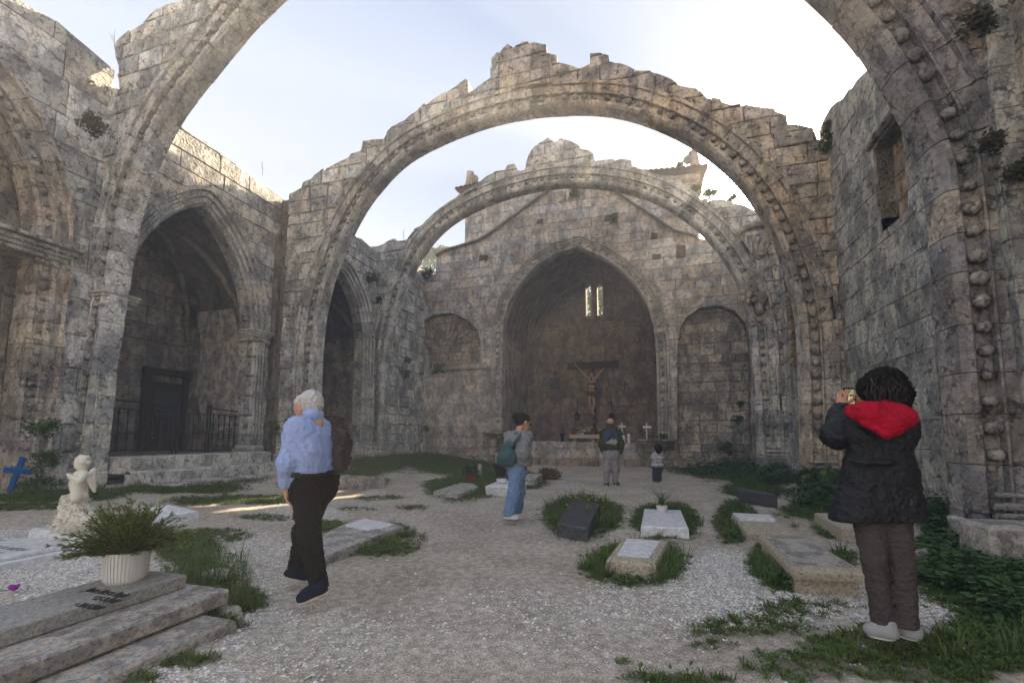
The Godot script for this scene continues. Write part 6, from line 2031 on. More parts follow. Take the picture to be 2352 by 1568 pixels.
# ---------------------------------------------------------------- people
func shoe(t: Node3D, called: String, heel: Vector3, toe: Vector3, wide: float, upper: Material, sole: Material, high := 0.085) -> void:
	var d := toe - heel
	var l := d.length()
	var f := d.normalized()
	var s := f.cross(Vector3.UP).normalized()
	var u := s.cross(f).normalized()
	var w := wide
	obj(called, blob([[heel + f * l * 0.16 + u * (high * 0.55), heel + f * l * 0.16 + u * (high * 1.0), w * 0.46, w * 0.42], [heel + f * l * 0.2 + u * 0.035, heel + f * l * 0.5 + u * 0.042, w * 0.46, w * 0.44], [heel + f * l * 0.45 + u * 0.05, heel + f * l * 0.84 + u * 0.03, w * 0.44, w * 0.36], [heel + f * l * 0.66 + u * 0.03 + s * 0.015, heel + f * l * 0.74 + u * 0.03 - s * 0.012, w * 0.44, w * 0.44]], 0.009, 0.03, [[heel + u * 0.012, -u]]), upper, t)
	var mb := MB.new()
	var ring := []
	for k in 20:
		var a := TAU * k / 20.0
		var x := cos(a)
		var wd := w * (0.40 + 0.12 * smoothstep(-0.3, 0.5, x) - 0.12 * smoothstep(0.7, 1.0, x))
		ring.append(heel + f * (l * 0.5 + x * l * 0.53) + s * sin(a) * wd + u * 0.036)
	for k in 20:
		var q: int = (k + 1) % 20
		var o: Vector3 = ring[k] - (heel + f * l * 0.5)
		mb.quado(ring[k], ring[q], ring[q] - u * 0.036, ring[k] - u * 0.036, o)
		mb.trio(heel + f * l * 0.5 + u * 0.03, ring[k], ring[q], u)
		mb.trio(heel + f * l * 0.5, ring[k] - u * 0.03, ring[q] - u * 0.03, -u)
	obj(called + "_sole", mb.mesh(), sole, t)
func hand(mb: MB, wrist: Vector3, dir: Vector3, palm: Vector3, thumb: Vector3, s: float, curl: float) -> void:   # palm is the way the palm faces, thumb the side the thumb is on
	dir = dir.normalized()
	thumb = (thumb - dir * thumb.dot(dir)).normalized()
	palm = (palm - dir * palm.dot(dir) - thumb * palm.dot(thumb)).normalized()
	var k := wrist + dir * 0.085 * s
	var b := [[wrist, wrist + dir * 0.03 * s, 0.026 * s, 0.028 * s], [wrist + dir * 0.03 * s + thumb * 0.018 * s, k + thumb * 0.026 * s, 0.020 * s, 0.015 * s], [wrist + dir * 0.03 * s - thumb * 0.014 * s, k - thumb * 0.026 * s, 0.020 * s, 0.014 * s], [wrist + dir * 0.03 * s, k, 0.021 * s, 0.016 * s]]
	blob_into(mb, b, 0.0045 * s, 0.02 * s)
	var fl := [0.072, 0.082, 0.076, 0.06]
	for f in 4:
		var p := k + thumb * (0.030 - f * 0.020) * s
		var d := dir
		var c := []
		for q in 3:
			d = (d + palm * curl * [0.55, 0.9, 0.7][q]).normalized()
			var e: Vector3 = p + d * fl[f] * [0.45, 0.32, 0.25][q] * s
			c.append([p, e, (0.0095 - q * 0.001) * s, (0.0088 - q * 0.001) * s])
			p = e
		blob_into(mb, c, 0.004 * s, 0.005 * s)
	var tp := wrist + dir * 0.03 * s + thumb * 0.03 * s
	var t1 := tp + (dir * 0.6 + thumb * 0.75 + palm * 0.35 * curl).normalized() * 0.042 * s
	var t2 := t1 + (dir * 0.9 + thumb * 0.25 + palm * 0.6 * curl).normalized() * 0.032 * s
	blob_into(mb, [[tp - thumb * 0.012 * s, t1, 0.014 * s, 0.0115 * s], [t1, t2, 0.0115 * s, 0.0095 * s]], 0.004 * s, 0.008 * s)
func head(mb: MB, c: Vector3, face: Vector3, up: Vector3, s: float) -> void:   # c: middle of the skull
	face = face.normalized()
	var r := face.cross(up).normalized()
	up = r.cross(face).normalized()
	var b := [[c + up * 0.025 * s - face * 0.02 * s, c + up * 0.02 * s + face * 0.015 * s, 0.088 * s, 0.082 * s], [c + face * 0.05 * s - up * 0.02 * s, c + face * 0.048 * s - up * 0.075 * s, 0.058 * s, 0.045 * s], [c + face * 0.055 * s - up * 0.105 * s, c + face * 0.075 * s - up * 0.103 * s, 0.03 * s, 0.024 * s],
		[c + face * 0.092 * s - up * 0.005 * s, c + face * 0.115 * s - up * 0.04 * s, 0.013 * s, 0.016 * s], [c + face * 0.085 * s + up * 0.018 * s + r * 0.035 * s, c + face * 0.085 * s + up * 0.018 * s - r * 0.035 * s, 0.014 * s, 0.014 * s], [c + face * 0.088 * s - up * 0.07 * s + r * 0.016 * s, c + face * 0.088 * s - up * 0.07 * s - r * 0.016 * s, 0.014 * s, 0.014 * s], [c + face * 0.088 * s - up * 0.083 * s + r * 0.012 * s, c + face * 0.088 * s - up * 0.083 * s - r * 0.012 * s, 0.012 * s, 0.012 * s],
		[c + r * 0.085 * s - up * 0.0 * s, c + r * 0.09 * s - up * 0.035 * s - face * 0.003 * s, 0.018 * s, 0.012 * s], [c - r * 0.085 * s, c - r * 0.09 * s - up * 0.035 * s - face * 0.003 * s, 0.018 * s, 0.012 * s], [c - up * 0.06 * s - face * 0.03 * s, c - up * 0.15 * s - face * 0.04 * s, 0.056 * s, 0.058 * s]]
	blob_into(mb, b, 0.0075 * s, 0.022 * s)
func eyes(t: Node3D, c: Vector3, face: Vector3, up: Vector3, s: float) -> void:
	face = face.normalized()
	var r := face.cross(up).normalized()
	up = r.cross(face).normalized()
	var mb := MB.new()
	for e in [-1.0, 1.0]: mb.ball(Transform3D(Basis.from_scale(Vector3.ONE * 0.012 * s), c + face * 0.083 * s - up * 0.004 * s + r * e * 0.033 * s), 8, 6)
	obj("eyes", mb.mesh(), mat(lin(0.05, 0.035, 0.03), 0.3), t)
func build_people() -> void:
	var folds: Texture2D = M.folds
	var f := cam_basis * Vector3.FORWARD
	f.y = 0
	f = f.normalized()
	var rt := Vector3(-f.z, 0, f.x)
	crease = 0.9
	old_man(folds, f, rt)
	coat_woman(folds, f, rt)
	jacket_woman(folds, f, rt)
	bald_man(folds, f, rt)
	child(folds, f, rt)
	crease = 0.0

func old_man(folds: Texture2D, f: Vector3, rt: Vector3) -> void:
	var D := 3.62
	var j := func(x: float, y: float, dd := 0.0) -> Vector3: return ond(x, y, D + dd)
	var t := thing("person", "white haired person walking in a light blue shirt and black trousers", "person", ong(705, 1375), "visitors")
	var face := (-rt * 0.93 + f * 0.28 + Vector3.DOWN * 0.35).normalized()
	var hc: Vector3 = j.call(706, 936, 0.16)
	var mb := MB.new()
	head(mb, hc, face, Vector3.UP, 1.04)
	var sl: Vector3 = j.call(684, 986, 0.02)
	var sr: Vector3 = j.call(757, 980, 0.36)
	var el: Vector3 = j.call(661, 1062, -0.04)
	var wl: Vector3 = j.call(661, 1119, 0.03)
	var er: Vector3 = j.call(768, 1046, 0.52)
	var wr: Vector3 = j.call(738, 1022, 0.50)
	var hl: Vector3 = j.call(703, 1106, 0.10)
	var hr: Vector3 = j.call(741, 1106, 0.28)
	var kl: Vector3 = j.call(711, 1232, -0.06)
	var al: Vector3 = j.call(733, 1345, 0.0)
	var kr: Vector3 = j.call(695, 1222, 0.30)
	var ar: Vector3 = j.call(678, 1306, 0.46)
	var body := [[j.call(712, 950, 0.13), j.call(716, 985, 0.19), 0.048, 0.05], [sl, sr, 0.05, 0.05], [j.call(700, 1010, 0.1), j.call(740, 1006, 0.28), 0.09, 0.09], [j.call(704, 1050, 0.1), j.call(742, 1050, 0.26), 0.09, 0.09], [hl, hr, 0.09, 0.09], [sl, el, 0.052, 0.044], [el, wl, 0.042, 0.03], [sr, er, 0.05, 0.044], [er, wr, 0.042, 0.03], [hl, kl, 0.085, 0.058], [kl, al, 0.055, 0.04], [hr, kr, 0.085, 0.058], [kr, ar, 0.055, 0.04]]
	blob_into(mb, body, 0.018, 0.04)
	hand(mb, j.call(659, 1117, 0.03), Vector3(0, -1, 0) + rt * 0.05, f * 0.3 + rt, f - rt * 0.2, 0.98, 0.55)
	hand(mb, wr, -rt * 0.7 + Vector3.UP * 0.3, -f, Vector3.UP, 0.95, 0.9)
	obj("body", mb.mesh(), M.skin, t)
	eyes(t, hc, face, Vector3.UP, 1.04)
	var up := Vector3.UP
	var r2 := face.cross(up).normalized()
	obj("hair", blob([[hc + up * 0.045 - face * 0.035, hc + up * 0.05 + face * 0.035, 0.088, 0.074], [hc - face * 0.05 - up * 0.01, hc - face * 0.05 - up * 0.085, 0.078, 0.054], [hc + up * 0.06 + face * 0.075, hc + up * 0.04 + face * 0.085, 0.035, 0.022], [hc + r2 * 0.07 - face * 0.02 + up * 0.02, hc + r2 * 0.065 - face * 0.03 - up * 0.045, 0.03, 0.02], [hc - r2 * 0.07 - face * 0.02 + up * 0.02, hc - r2 * 0.065 - face * 0.03 - up * 0.045, 0.03, 0.02]], 0.007, 0.03, [], 0.012, 34.0), cloth(lin(0.66, 0.65, 0.64), M.fine, 0.3, 7.0), t)
	var shirt := cloth(lin(0.33, 0.42, 0.70), folds, 0.7, 3.0)
	var torso := [[j.call(716, 968, 0.17), j.call(720, 985, 0.2), 0.066, 0.08], [sl, sr, 0.095, 0.095], [j.call(695, 1010, 0.06), j.call(738, 1006, 0.30), 0.135, 0.135], [j.call(700, 1045, 0.06), j.call(741, 1045, 0.28), 0.145, 0.14], [j.call(702, 1080, 0.08), j.call(741, 1080, 0.27), 0.138, 0.132], [sl, el + (sl - el) * 0.4, 0.084, 0.076]]
	obj("shirt", blob(torso, 0.011, 0.05, [[j.call(720, 1088, 0), Vector3.DOWN]], 0.010, 5.0), shirt, t)
	obj("sleeve", blob([[sl, el, 0.082, 0.074], [el, wl, 0.070, 0.050], [el + Vector3.DOWN * 0.02, el + (wl - el) * 0.3, 0.074, 0.062], [el.lerp(wl, 0.72), el.lerp(wl, 0.85), 0.060, 0.052]], 0.009, 0.035, [[j.call(660, 1120, 0.03), Vector3.DOWN]], 0.010, 8.0), shirt, t)
	obj("cuff", blob([[el.lerp(wl, 0.88), wl, 0.044, 0.042]], 0.008, 0.01, [[j.call(660, 1121, 0.03), Vector3.DOWN]]), shirt, t)
	obj("sleeve", blob([[sr, er, 0.08, 0.07], [er, wr, 0.066, 0.05]], 0.012, 0.035, [], 0.010, 8.0), shirt, t)
	obj("collar", blob([[j.call(707, 955, 0.08), j.call(732, 953, 0.18), 0.034, 0.034], [j.call(709, 950, 0.09), j.call(730, 948, 0.19), 0.036, 0.036], [j.call(719, 951, 0.10), j.call(722, 956, 0.12), 0.055, 0.06], [j.call(702, 961, 0.12), j.call(699, 966, 0.22), 0.026, 0.02], [j.call(732, 953, 0.2), j.call(730, 960, 0.30), 0.03, 0.026]], 0.009, 0.03), shirt, t)
	var trous := cloth(lin(0.018, 0.016, 0.016), folds, 0.7, 3.0)
	obj("trousers", blob([[hl + Vector3.UP * 0.03, hr + Vector3.UP * 0.03, 0.128, 0.122], [j.call(701, 1118, 0.08), j.call(738, 1118, 0.28), 0.125, 0.12], [hl + Vector3.DOWN * 0.05, kl, 0.112, 0.080], [kl, al, 0.078, 0.064], [hr + Vector3.DOWN * 0.05, kr, 0.105, 0.074], [kr, ar, 0.072, 0.060]], 0.010, 0.03, [[j.call(720, 1084, 0), Vector3.UP], [j.call(724, 1350, 0), Vector3.DOWN]], 0.014, 7.0), trous, t)
	var bm := MB.new()
	var belt := []
	for k in 25:
		var a := TAU * k / 24.0
		var m := (j.call(702, 1085, 0.08) as Vector3).lerp(j.call(741, 1085, 0.27), 0.5)
		var ax := ((j.call(741, 1085, 0.27) as Vector3) - (j.call(702, 1085, 0.08) as Vector3))
		var xd := Vector3(ax.x, 0, ax.z).normalized()
		var zd := xd.cross(Vector3.UP)
		belt.append(m + xd * cos(a) * 0.252 + zd * sin(a) * 0.142)
	for k in 24:
		var o: Vector3 = belt[k] + belt[k + 1] - belt[0] - belt[12]
		bm.quado(belt[k] + Vector3.UP * 0.02, belt[k + 1] + Vector3.UP * 0.02, belt[k + 1] - Vector3.UP * 0.02, belt[k] - Vector3.UP * 0.02, o)
	obj("belt", bm.mesh(), mat(lin(0.012, 0.012, 0.013), 0.4), t)
	var navy := cloth(lin(0.012, 0.018, 0.035), M.fine, 0.1, 6.0)
	var cream := mat(lin(0.66, 0.58, 0.46), 0.7)
	shoe(t, "shoe", j.call(748, 1361, -0.02), j.call(686, 1386, -0.10), 0.112, navy, cream)
	shoe(t, "shoe", j.call(697, 1334, 0.46), j.call(653, 1324, 0.40), 0.112, navy, cream)
	var hb := MB.new()
	hb.box(Transform3D(Basis(Vector3.UP, 0.4), j.call(740, 1349, -0.035)), Vector3(0.06, 0.035, 0.05), 0.01)
	obj("heel_patch", hb.mesh(), mat(lin(0.26, 0.09, 0.03), 0.6), t)
	# jacket thrown over the right shoulder
	var jk := thing("jacket", "dark grey brown jacket hanging over the blue shirted person's right shoulder", "jacket", j.call(775, 1030, 0.3))
	obj("cloth", blob([[j.call(748, 968, 0.26), j.call(766, 975, 0.34), 0.05, 0.06], [j.call(764, 975, 0.30), j.call(782, 1010, 0.34), 0.065, 0.07], [j.call(779, 1000, 0.26), j.call(783, 1060, 0.26), 0.06, 0.05], [j.call(784, 1005, 0.36), j.call(793, 1030, 0.38), 0.055, 0.045], [j.call(777, 1040, 0.2), j.call(780, 1074, 0.2), 0.045, 0.03], [j.call(788, 1020, 0.34), j.call(792, 1052, 0.36), 0.045, 0.03]], 0.011, 0.03, [], 0.03, 9.0), cloth(lin(0.075, 0.062, 0.058), folds, 1.0, 4.0), jk)

func coat_woman(folds: Texture2D, f: Vector3, rt: Vector3) -> void:
	var D := 2.86
	var j := func(x: float, y: float, dd := 0.0) -> Vector3: return ond(x, y, D + dd)
	var t := thing("person", "dark haired person in a black coat with red lined hood, holding up a phone", "person", ong(2050, 1468), "visitors")
	var face := (-rt * 0.62 + f * 0.75).normalized()
	var hc: Vector3 = j.call(2024, 898, 0.08)
	var sl: Vector3 = j.call(1974, 966, 0.10)
	var sr: Vector3 = j.call(2068, 972, 0.0)
	var el: Vector3 = j.call(1921, 1000, 0.16)
	var wl: Vector3 = j.call(1934, 936, 0.34)
	var er: Vector3 = j.call(2052, 1006, 0.26)
	var wr: Vector3 = j.call(1982, 938, 0.36)
	var hl: Vector3 = j.call(2000, 1150, 0.04)
	var hr: Vector3 = j.call(2052, 1152, 0.0)
	var kl: Vector3 = j.call(2008, 1288, 0.0)
	var al: Vector3 = j.call(2030, 1432, 0.03)
	var kr: Vector3 = j.call(2072, 1290, -0.02)
	var ar: Vector3 = j.call(2083, 1436, -0.02)
	var mb := MB.new()
	head(mb, hc, face, Vector3.UP, 1.0)
	blob_into(mb, [[j.call(2026, 925, 0.04), j.call(2026, 955, 0.03), 0.056, 0.065], [sl, sr, 0.06, 0.06], [j.call(1990, 1010, 0.08), j.call(2055, 1010, 0.03), 0.07, 0.07], [j.call(1990, 1070, 0.08), j.call(2055, 1070, 0.03), 0.07, 0.07], [hl, hr, 0.07, 0.07], [sl, el, 0.045, 0.038], [el, wl, 0.036, 0.026], [sr, er, 0.045, 0.038], [er, wr, 0.036, 0.026], [hl, kl, 0.07, 0.05], [kl, al, 0.046, 0.034], [hr, kr, 0.07, 0.05], [kr, ar, 0.046, 0.034]], 0.018, 0.04)
	hand(mb, j.call(1934, 936, 0.34), Vector3.UP + rt * 0.12, f * 0.2 + rt * 1.0, -f * 0.5 + rt * 0.3, 0.92, 0.7)
	hand(mb, j.call(1984, 938, 0.36), Vector3.UP * 0.8 - rt * 0.45, -rt * 0.9 + f * 0.2, -f * 0.7 + Vector3.UP * 0.3, 0.92, 0.85)
	obj("body", mb.mesh(), M.skin, t)
	eyes(t, hc, face, Vector3.UP, 1.0)
	var nails := MB.new()
	nails.ball(Transform3D(Basis.from_scale(Vector3(0.008, 0.012, 0.006)), j.call(1936, 907, 0.30)), 6, 4)
	nails.ball(Transform3D(Basis.from_scale(Vector3(0.008, 0.011, 0.006)), j.call(1965, 917, 0.30)), 6, 4)
	obj("red_nails", nails.mesh(), mat(lin(0.6, 0.04, 0.03), 0.3), t)
	# wavy bob
	var locks := [[hc + Vector3.UP * 0.035 - face * 0.02, hc + Vector3.UP * 0.02 + face * 0.02, 0.115, 0.10], [hc - face * 0.06 + Vector3.DOWN * 0.03, hc - face * 0.05 + Vector3.DOWN * 0.09, 0.10, 0.09], [hc + rt * 0.07 + Vector3.DOWN * 0.01, hc + rt * 0.075 + Vector3.DOWN * 0.08, 0.07, 0.065], [hc - rt * 0.03 - f * 0.05 + Vector3.DOWN * 0.05, hc - rt * 0.02 - f * 0.06 + Vector3.DOWN * 0.12, 0.06, 0.05]]
	var r := RandomNumberGenerator.new()
	r.seed = 41
	for k in 46:
		var a := r.randf() * TAU
		var e := r.randf_range(-0.9, 0.9)
		var d := Vector3(cos(a) * cos(e), sin(e), sin(a) * cos(e))
		if d.dot(face) > 0.35: continue
		var p := hc + d * 0.112 + Vector3.DOWN * 0.02
		locks.append([p, p + Vector3(r.randf_range(-0.04, 0.04), -0.07, r.randf_range(-0.04, 0.04)), 0.022, 0.012])
	var hm := cloth(lin(0.022, 0.018, 0.016), M.fine, 0.6, 5.0)
	hm.roughness = 0.45
	obj("hair", blob(locks, 0.008, 0.018, [], 0.018, 26.0), hm, t)
	var sb := MB.new()
	for k in 320:
		var a := r.randf() * TAU
		var d := Vector3(cos(a), r.randf_range(-0.5, 0.95), sin(a)).normalized()
		if d.dot(face) > 0.3: continue
		var p := hc + d * r.randf_range(0.122, 0.138)
		var o := Vector3(d.x, 0, d.z) * (0.025 if d.y > 0.1 else 0.0)
		var w1 := Vector3(r.randf_range(-0.02, 0.02), 0, r.randf_range(-0.02, 0.02))
		sb.tube([p, p + o * 0.8 + w1 + Vector3.DOWN * 0.035, p + o - w1 + Vector3.DOWN * 0.075, p + o * 0.7 + w1 + Vector3.DOWN * 0.12], [0.002, 0.0042, 0.004, 0.001], 4)
	obj("wavy_locks", sb.mesh(), mat(lin(0.035, 0.028, 0.024), 0.4), t).set_meta("kind", "stuff")
	var gl := MB.new()
	for k in 30:
		var a := r.randf() * TAU
		var d := Vector3(cos(a), r.randf_range(-0.3, 0.8), sin(a)).normalized()
		if d.dot(face) > 0.2 or d.dot(f) > 0.3: continue
		var p := hc + d * 0.136
		gl.tube([p, p + Vector3(0.012, -0.035, 0), p + Vector3(-0.006, -0.075, 0) - d * 0.008], [0.0022, 0.003, 0.0015], 4)
	obj("grey_strands", gl.mesh(), mat(lin(0.25, 0.22, 0.19), 0.5), t)
	var coat := cloth(lin(0.012, 0.013, 0.016), folds, 1.0, 2.6)
	coat.roughness = 0.62
	coat.metallic_specular = 0.4
	obj("coat", blob([[sl, sr, 0.088, 0.088], [j.call(1988, 1000, 0.06), j.call(2056, 1000, 0.0), 0.112, 0.112], [j.call(1990, 1055, 0.06), j.call(2046, 1055, 0.0), 0.112, 0.112], [j.call(1982, 1100, 0.05), j.call(2054, 1100, 0.0), 0.122, 0.122], [j.call(1972, 1150, 0.05), j.call(2062, 1150, 0.0), 0.125, 0.125], [j.call(1962, 1192, 0.05), j.call(2070, 1196, 0.0), 0.125, 0.125], [sl, sl.lerp(el, 0.5), 0.09, 0.08], [j.call(2008, 948, 0.04), j.call(2045, 948, 0.0), 0.075, 0.075]], 0.011, 0.055, [[j.call(2015, 1196, 0.0), Vector3.DOWN + rt * 0.06]], 0.010, 5.0), coat, t)
	obj("sleeve", blob([[sl, el, 0.085, 0.082], [el, wl, 0.082, 0.052], [el.lerp(wl, 0.55), el.lerp(wl, 0.7), 0.074, 0.062]], 0.010, 0.03, [[j.call(1934, 936, 0.34), wl - el]], 0.010, 8.0), coat, t)
	obj("sleeve", blob([[sr, er, 0.085, 0.08], [er, wr, 0.075, 0.05]], 0.011, 0.03, [[wr, wr - er]], 0.010, 8.0), coat, t)
	obj("waist_seam", blob([[j.call(1950, 1056, -0.02), j.call(1990, 1062, -0.062), 0.016, 0.018], [j.call(1990, 1062, -0.062), j.call(2042, 1062, -0.105), 0.018, 0.018], [j.call(2042, 1062, -0.105), j.call(2082, 1058, -0.06), 0.018, 0.016]], 0.006, 0.02), coat, t)
	var red := cloth(lin(0.42, 0.010, 0.030), folds, 0.9, 4.0)
	obj("red_hood", blob([[j.call(1962, 945, 0.02), j.call(1998, 950, -0.08), 0.045, 0.06], [j.call(1998, 952, -0.08), j.call(2040, 975, -0.12), 0.07, 0.06], [j.call(2040, 978, -0.12), j.call(2078, 962, -0.07), 0.06, 0.055], [j.call(2010, 945, -0.04), j.call(2060, 950, -0.05), 0.06, 0.06], [j.call(1985, 938, 0.04), j.call(2030, 934, 0.0), 0.035, 0.035], [j.call(2078, 960, -0.07), j.call(2092, 952, -0.02), 0.045, 0.03]], 0.009, 0.05, [], 0.010, 8.0), red, t)
	obj("hood_edge", blob([[j.call(1952, 948, 0.0), j.call(1992, 972, -0.11), 0.016, 0.018], [j.call(1992, 972, -0.11), j.call(2036, 996, -0.165), 0.018, 0.02], [j.call(2036, 996, -0.165), j.call(2066, 984, -0.15), 0.02, 0.018], [j.call(2066, 984, -0.15), j.call(2094, 960, -0.06), 0.018, 0.016]], 0.007, 0.03, [], 0.008, 12.0), red, t)
	obj("trousers", blob([[hl, hr, 0.12, 0.12], [j.call(1998, 1200, 0.03), kl, 0.082, 0.062], [kl, al, 0.060, 0.056], [j.call(2056, 1200, 0.0), kr, 0.084, 0.066], [kr, ar, 0.064, 0.060]], 0.010, 0.012, [[j.call(2050, 1437, 0), Vector3.DOWN]], 0.009, 9.0), cloth(lin(0.080, 0.066, 0.063), folds, 0.8, 3.6), t)
	var pale := cloth(lin(0.36, 0.36, 0.37), M.fine, 0.1, 6.0)
	var sole := mat(lin(0.6, 0.6, 0.6), 0.6)
	shoe(t, "shoe", ond(2056, 1471, D - 0.02), ond(1993, 1456, D + 0.08), 0.098, pale, sole)
	shoe(t, "shoe", ond(2107, 1472, D - 0.04), ond(2055, 1452, D + 0.08), 0.098, pale, sole)
	# the phone she holds
	var pc: Vector3 = j.call(1951, 914, 0.36)
	var pt := thing("phone", "black phone held upright by the black coated person, its screen showing the ruin", "phone", pc)
	var pb := Basis(rt, Vector3.UP, -f) * Basis(Vector3.UP, 0.1)
	mb = MB.new()
	mb.box(Transform3D(pb, pc), Vector3(0.084, 0.150, 0.010), 0.004)
	obj("case", mb.mesh(), mat(lin(0.02, 0.018, 0.012), 0.4), pt)
	mb = MB.new()
	mb.box(Transform3D(pb, pc + pb.z * 0.0056), Vector3(0.072, 0.122, 0.002), 0.0008)
	var sm := mat(lin(0.03, 0.03, 0.02), 0.2)
	sm.emission_enabled = true
	sm.emission = lin(0.05, 0.05, 0.03)
	obj("screen", mb.mesh(), sm, pt)
	mb = MB.new()
	for q in [[-0.012, 0.0, 0.024, 0.07], [0.02, -0.01, 0.018, 0.05], [-0.026, -0.02, 0.006, 0.05]]: mb.box(Transform3D(pb, pc + pb * Vector3(q[0], q[1], 0.0068)), Vector3(q[2], q[3], 0.0008), 0.0002)
	var s2 := mat(lin(0.12, 0.11, 0.07), 0.3)
	s2.emission_enabled = true
	s2.emission = lin(0.10, 0.09, 0.05)
	obj("screen_image", mb.mesh(), s2, pt)
	mb = MB.new()
	mb.lathe(Transform3D(pb * Basis(Vector3.RIGHT, PI / 2), pc + pb * Vector3(0, -0.068, 0.0056)), [Vector2(0.0055, 0), Vector2(0.0055, 0.001), Vector2(0.003, 0.001)], 12)
	obj("shutter_button", mb.mesh(), mat(lin(0.6, 0.6, 0.55), 0.4), pt)

func jacket_woman(folds: Texture2D, f: Vector3, rt: Vector3) -> void:
	var D := 6.95
	var j := func(x: float, y: float, dd := 0.0) -> Vector3: return ond(x, y, D + dd)
	var t := thing("person", "dark haired person with a bun, grey jacket and blue jeans, walking past the graves", "person", ong(1176, 1190), "visitors")
	var face := (rt * 0.9 + f * 0.3 + Vector3.DOWN * 0.25).normalized()
	var hc: Vector3 = j.call(1203, 970, 0.0)
	var sr: Vector3 = j.call(1208, 1004, -0.05)
	var sl: Vector3 = j.call(1172, 1004, 0.12)
	var er: Vector3 = j.call(1200, 1040, -0.16)
	var wr: Vector3 = j.call(1210, 1063, -0.06)
	var hip: Vector3 = j.call(1186, 1080, 0.02)
	var k1: Vector3 = j.call(1181, 1130, -0.06)
	var a1: Vector3 = j.call(1169, 1181, -0.06)
	var k2: Vector3 = j.call(1192, 1130, 0.10)
	var a2: Vector3 = j.call(1187, 1173, 0.25)
	var mb := MB.new()
	head(mb, hc, face, Vector3.UP, 0.98)
	blob_into(mb, [[j.call(1198, 982, 0.02), j.call(1194, 1000, 0.03), 0.05, 0.06], [sl, sr, 0.06, 0.06], [j.call(1190, 1020, 0.02), j.call(1190, 1060, 0.02), 0.08, 0.08], [hip, hip + Vector3.UP * 0.02, 0.09, 0.09], [sr, er, 0.045, 0.04], [er, wr, 0.036, 0.026], [hip, k1, 0.08, 0.055], [k1, a1, 0.05, 0.035], [hip, k2, 0.08, 0.055], [k2, a2, 0.05, 0.035]], 0.02, 0.04)
	hand(mb, wr, Vector3.DOWN * 0.5 + rt * 0.6, -f, f + rt, 0.9, 0.5)
	obj("body", mb.mesh(), M.skin, t)
	var hm := cloth(lin(0.012, 0.011, 0.011), M.fine, 0.4, 6.0)
	hm.roughness = 0.45
	var up := Vector3.UP
	obj("hair", blob([[hc + up * 0.04 - face * 0.04, hc + up * 0.045 + face * 0.015, 0.098, 0.085], [hc - face * 0.06 - up * 0.01, hc - face * 0.06 - up * 0.045, 0.072, 0.05], [hc - face * 0.125 + up * 0.055, hc - face * 0.12 + up * 0.045, 0.058, 0.055]], 0.010, 0.025, [], 0.008, 30.0), hm, t)
	var gm := MB.new()
	var r := face.cross(up).normalized()
	for e in [-1.0, 1.0]:
		gm.box(Transform3D(Basis(r, up, -face), hc + face * 0.100 - up * 0.002 + r * e * 0.035), Vector3(0.058, 0.042, 0.012), 0.005)
		gm.tube([hc + face * 0.098 + r * e * 0.066, hc + r * e * 0.088 + face * 0.0], [0.005], 5)
	obj("sunglasses", gm.mesh(), mat(lin(0.01, 0.01, 0.01), 0.2), t)
	obj("jacket", blob([[j.call(1196, 996, 0.02), sr, 0.06, 0.085], [sl, sr, 0.085, 0.088], [j.call(1176, 1022, 0.08), j.call(1198, 1022, -0.02), 0.125, 0.125], [j.call(1178, 1048, 0.08), j.call(1199, 1048, -0.02), 0.13, 0.13], [j.call(1176, 1066, 0.08), j.call(1201, 1062, -0.01), 0.125, 0.12], [sr, er, 0.080, 0.085], [er, wr, 0.084, 0.062], [sl, j.call(1172, 1036, 0.25), 0.08, 0.08], [j.call(1172, 1036, 0.25), j.call(1200, 1058, 0.22), 0.075, 0.06], [j.call(1204, 1040, 0.06), j.call(1212, 1068, 0.08), 0.07, 0.05]], 0.013, 0.05, [[j.call(1188, 1073, 0), Vector3.DOWN + rt * 0.12]], 0.022, 6.5), cloth(lin(0.23, 0.24, 0.25), folds, 0.7, 3.5), t)
	obj("collar", blob([[j.call(1186, 991, -0.04), j.call(1203, 994, -0.06), 0.035, 0.03], [j.call(1186, 991, -0.04), j.call(1192, 990, 0.1), 0.03, 0.025]], 0.012, 0.03), cloth(lin(0.22, 0.23, 0.24), folds, 0.6, 4.0), t)
	obj("jeans", blob([[hip + rt * 0.02, hip + up * 0.06 + rt * 0.02, 0.142, 0.13], [hip + Vector3.DOWN * 0.06 - f * 0.04, k1, 0.110, 0.088], [k1, a1, 0.088, 0.080], [hip + Vector3.DOWN * 0.06 + f * 0.05, k2, 0.106, 0.084], [k2, a2, 0.084, 0.076]], 0.012, 0.03, [[j.call(1175, 1184, 0), Vector3.DOWN]], 0.020, 7.5), cloth(lin(0.19, 0.29, 0.47), folds, 1.0, 3.5), t)
	var white := mat(lin(0.66, 0.64, 0.61), 0.6)
	var brown := mat(lin(0.16, 0.07, 0.04), 0.7)
	shoe(t, "shoe", j.call(1159, 1193, -0.06), j.call(1191, 1195, -0.10), 0.10, white, brown)
	shoe(t, "shoe", j.call(1179, 1181, 0.30), j.call(1198, 1177, 0.32), 0.10, white, brown)
	var bp := thing("backpack", "teal fabric backpack on the back of the person in jeans", "backpack", j.call(1164, 1050, -0.12))
	var teal := cloth(lin(0.055, 0.115, 0.125), folds, 0.8, 4.0)
	obj("bag", blob([[j.call(1162, 1028, -0.02), j.call(1172, 1024, -0.10), 0.07, 0.06], [j.call(1154, 1050, -0.02), j.call(1172, 1046, -0.13), 0.085, 0.085], [j.call(1156, 1060, -0.02), j.call(1173, 1059, -0.12), 0.075, 0.07]], 0.012, 0.06, [], 0.014, 8.0), teal, bp)
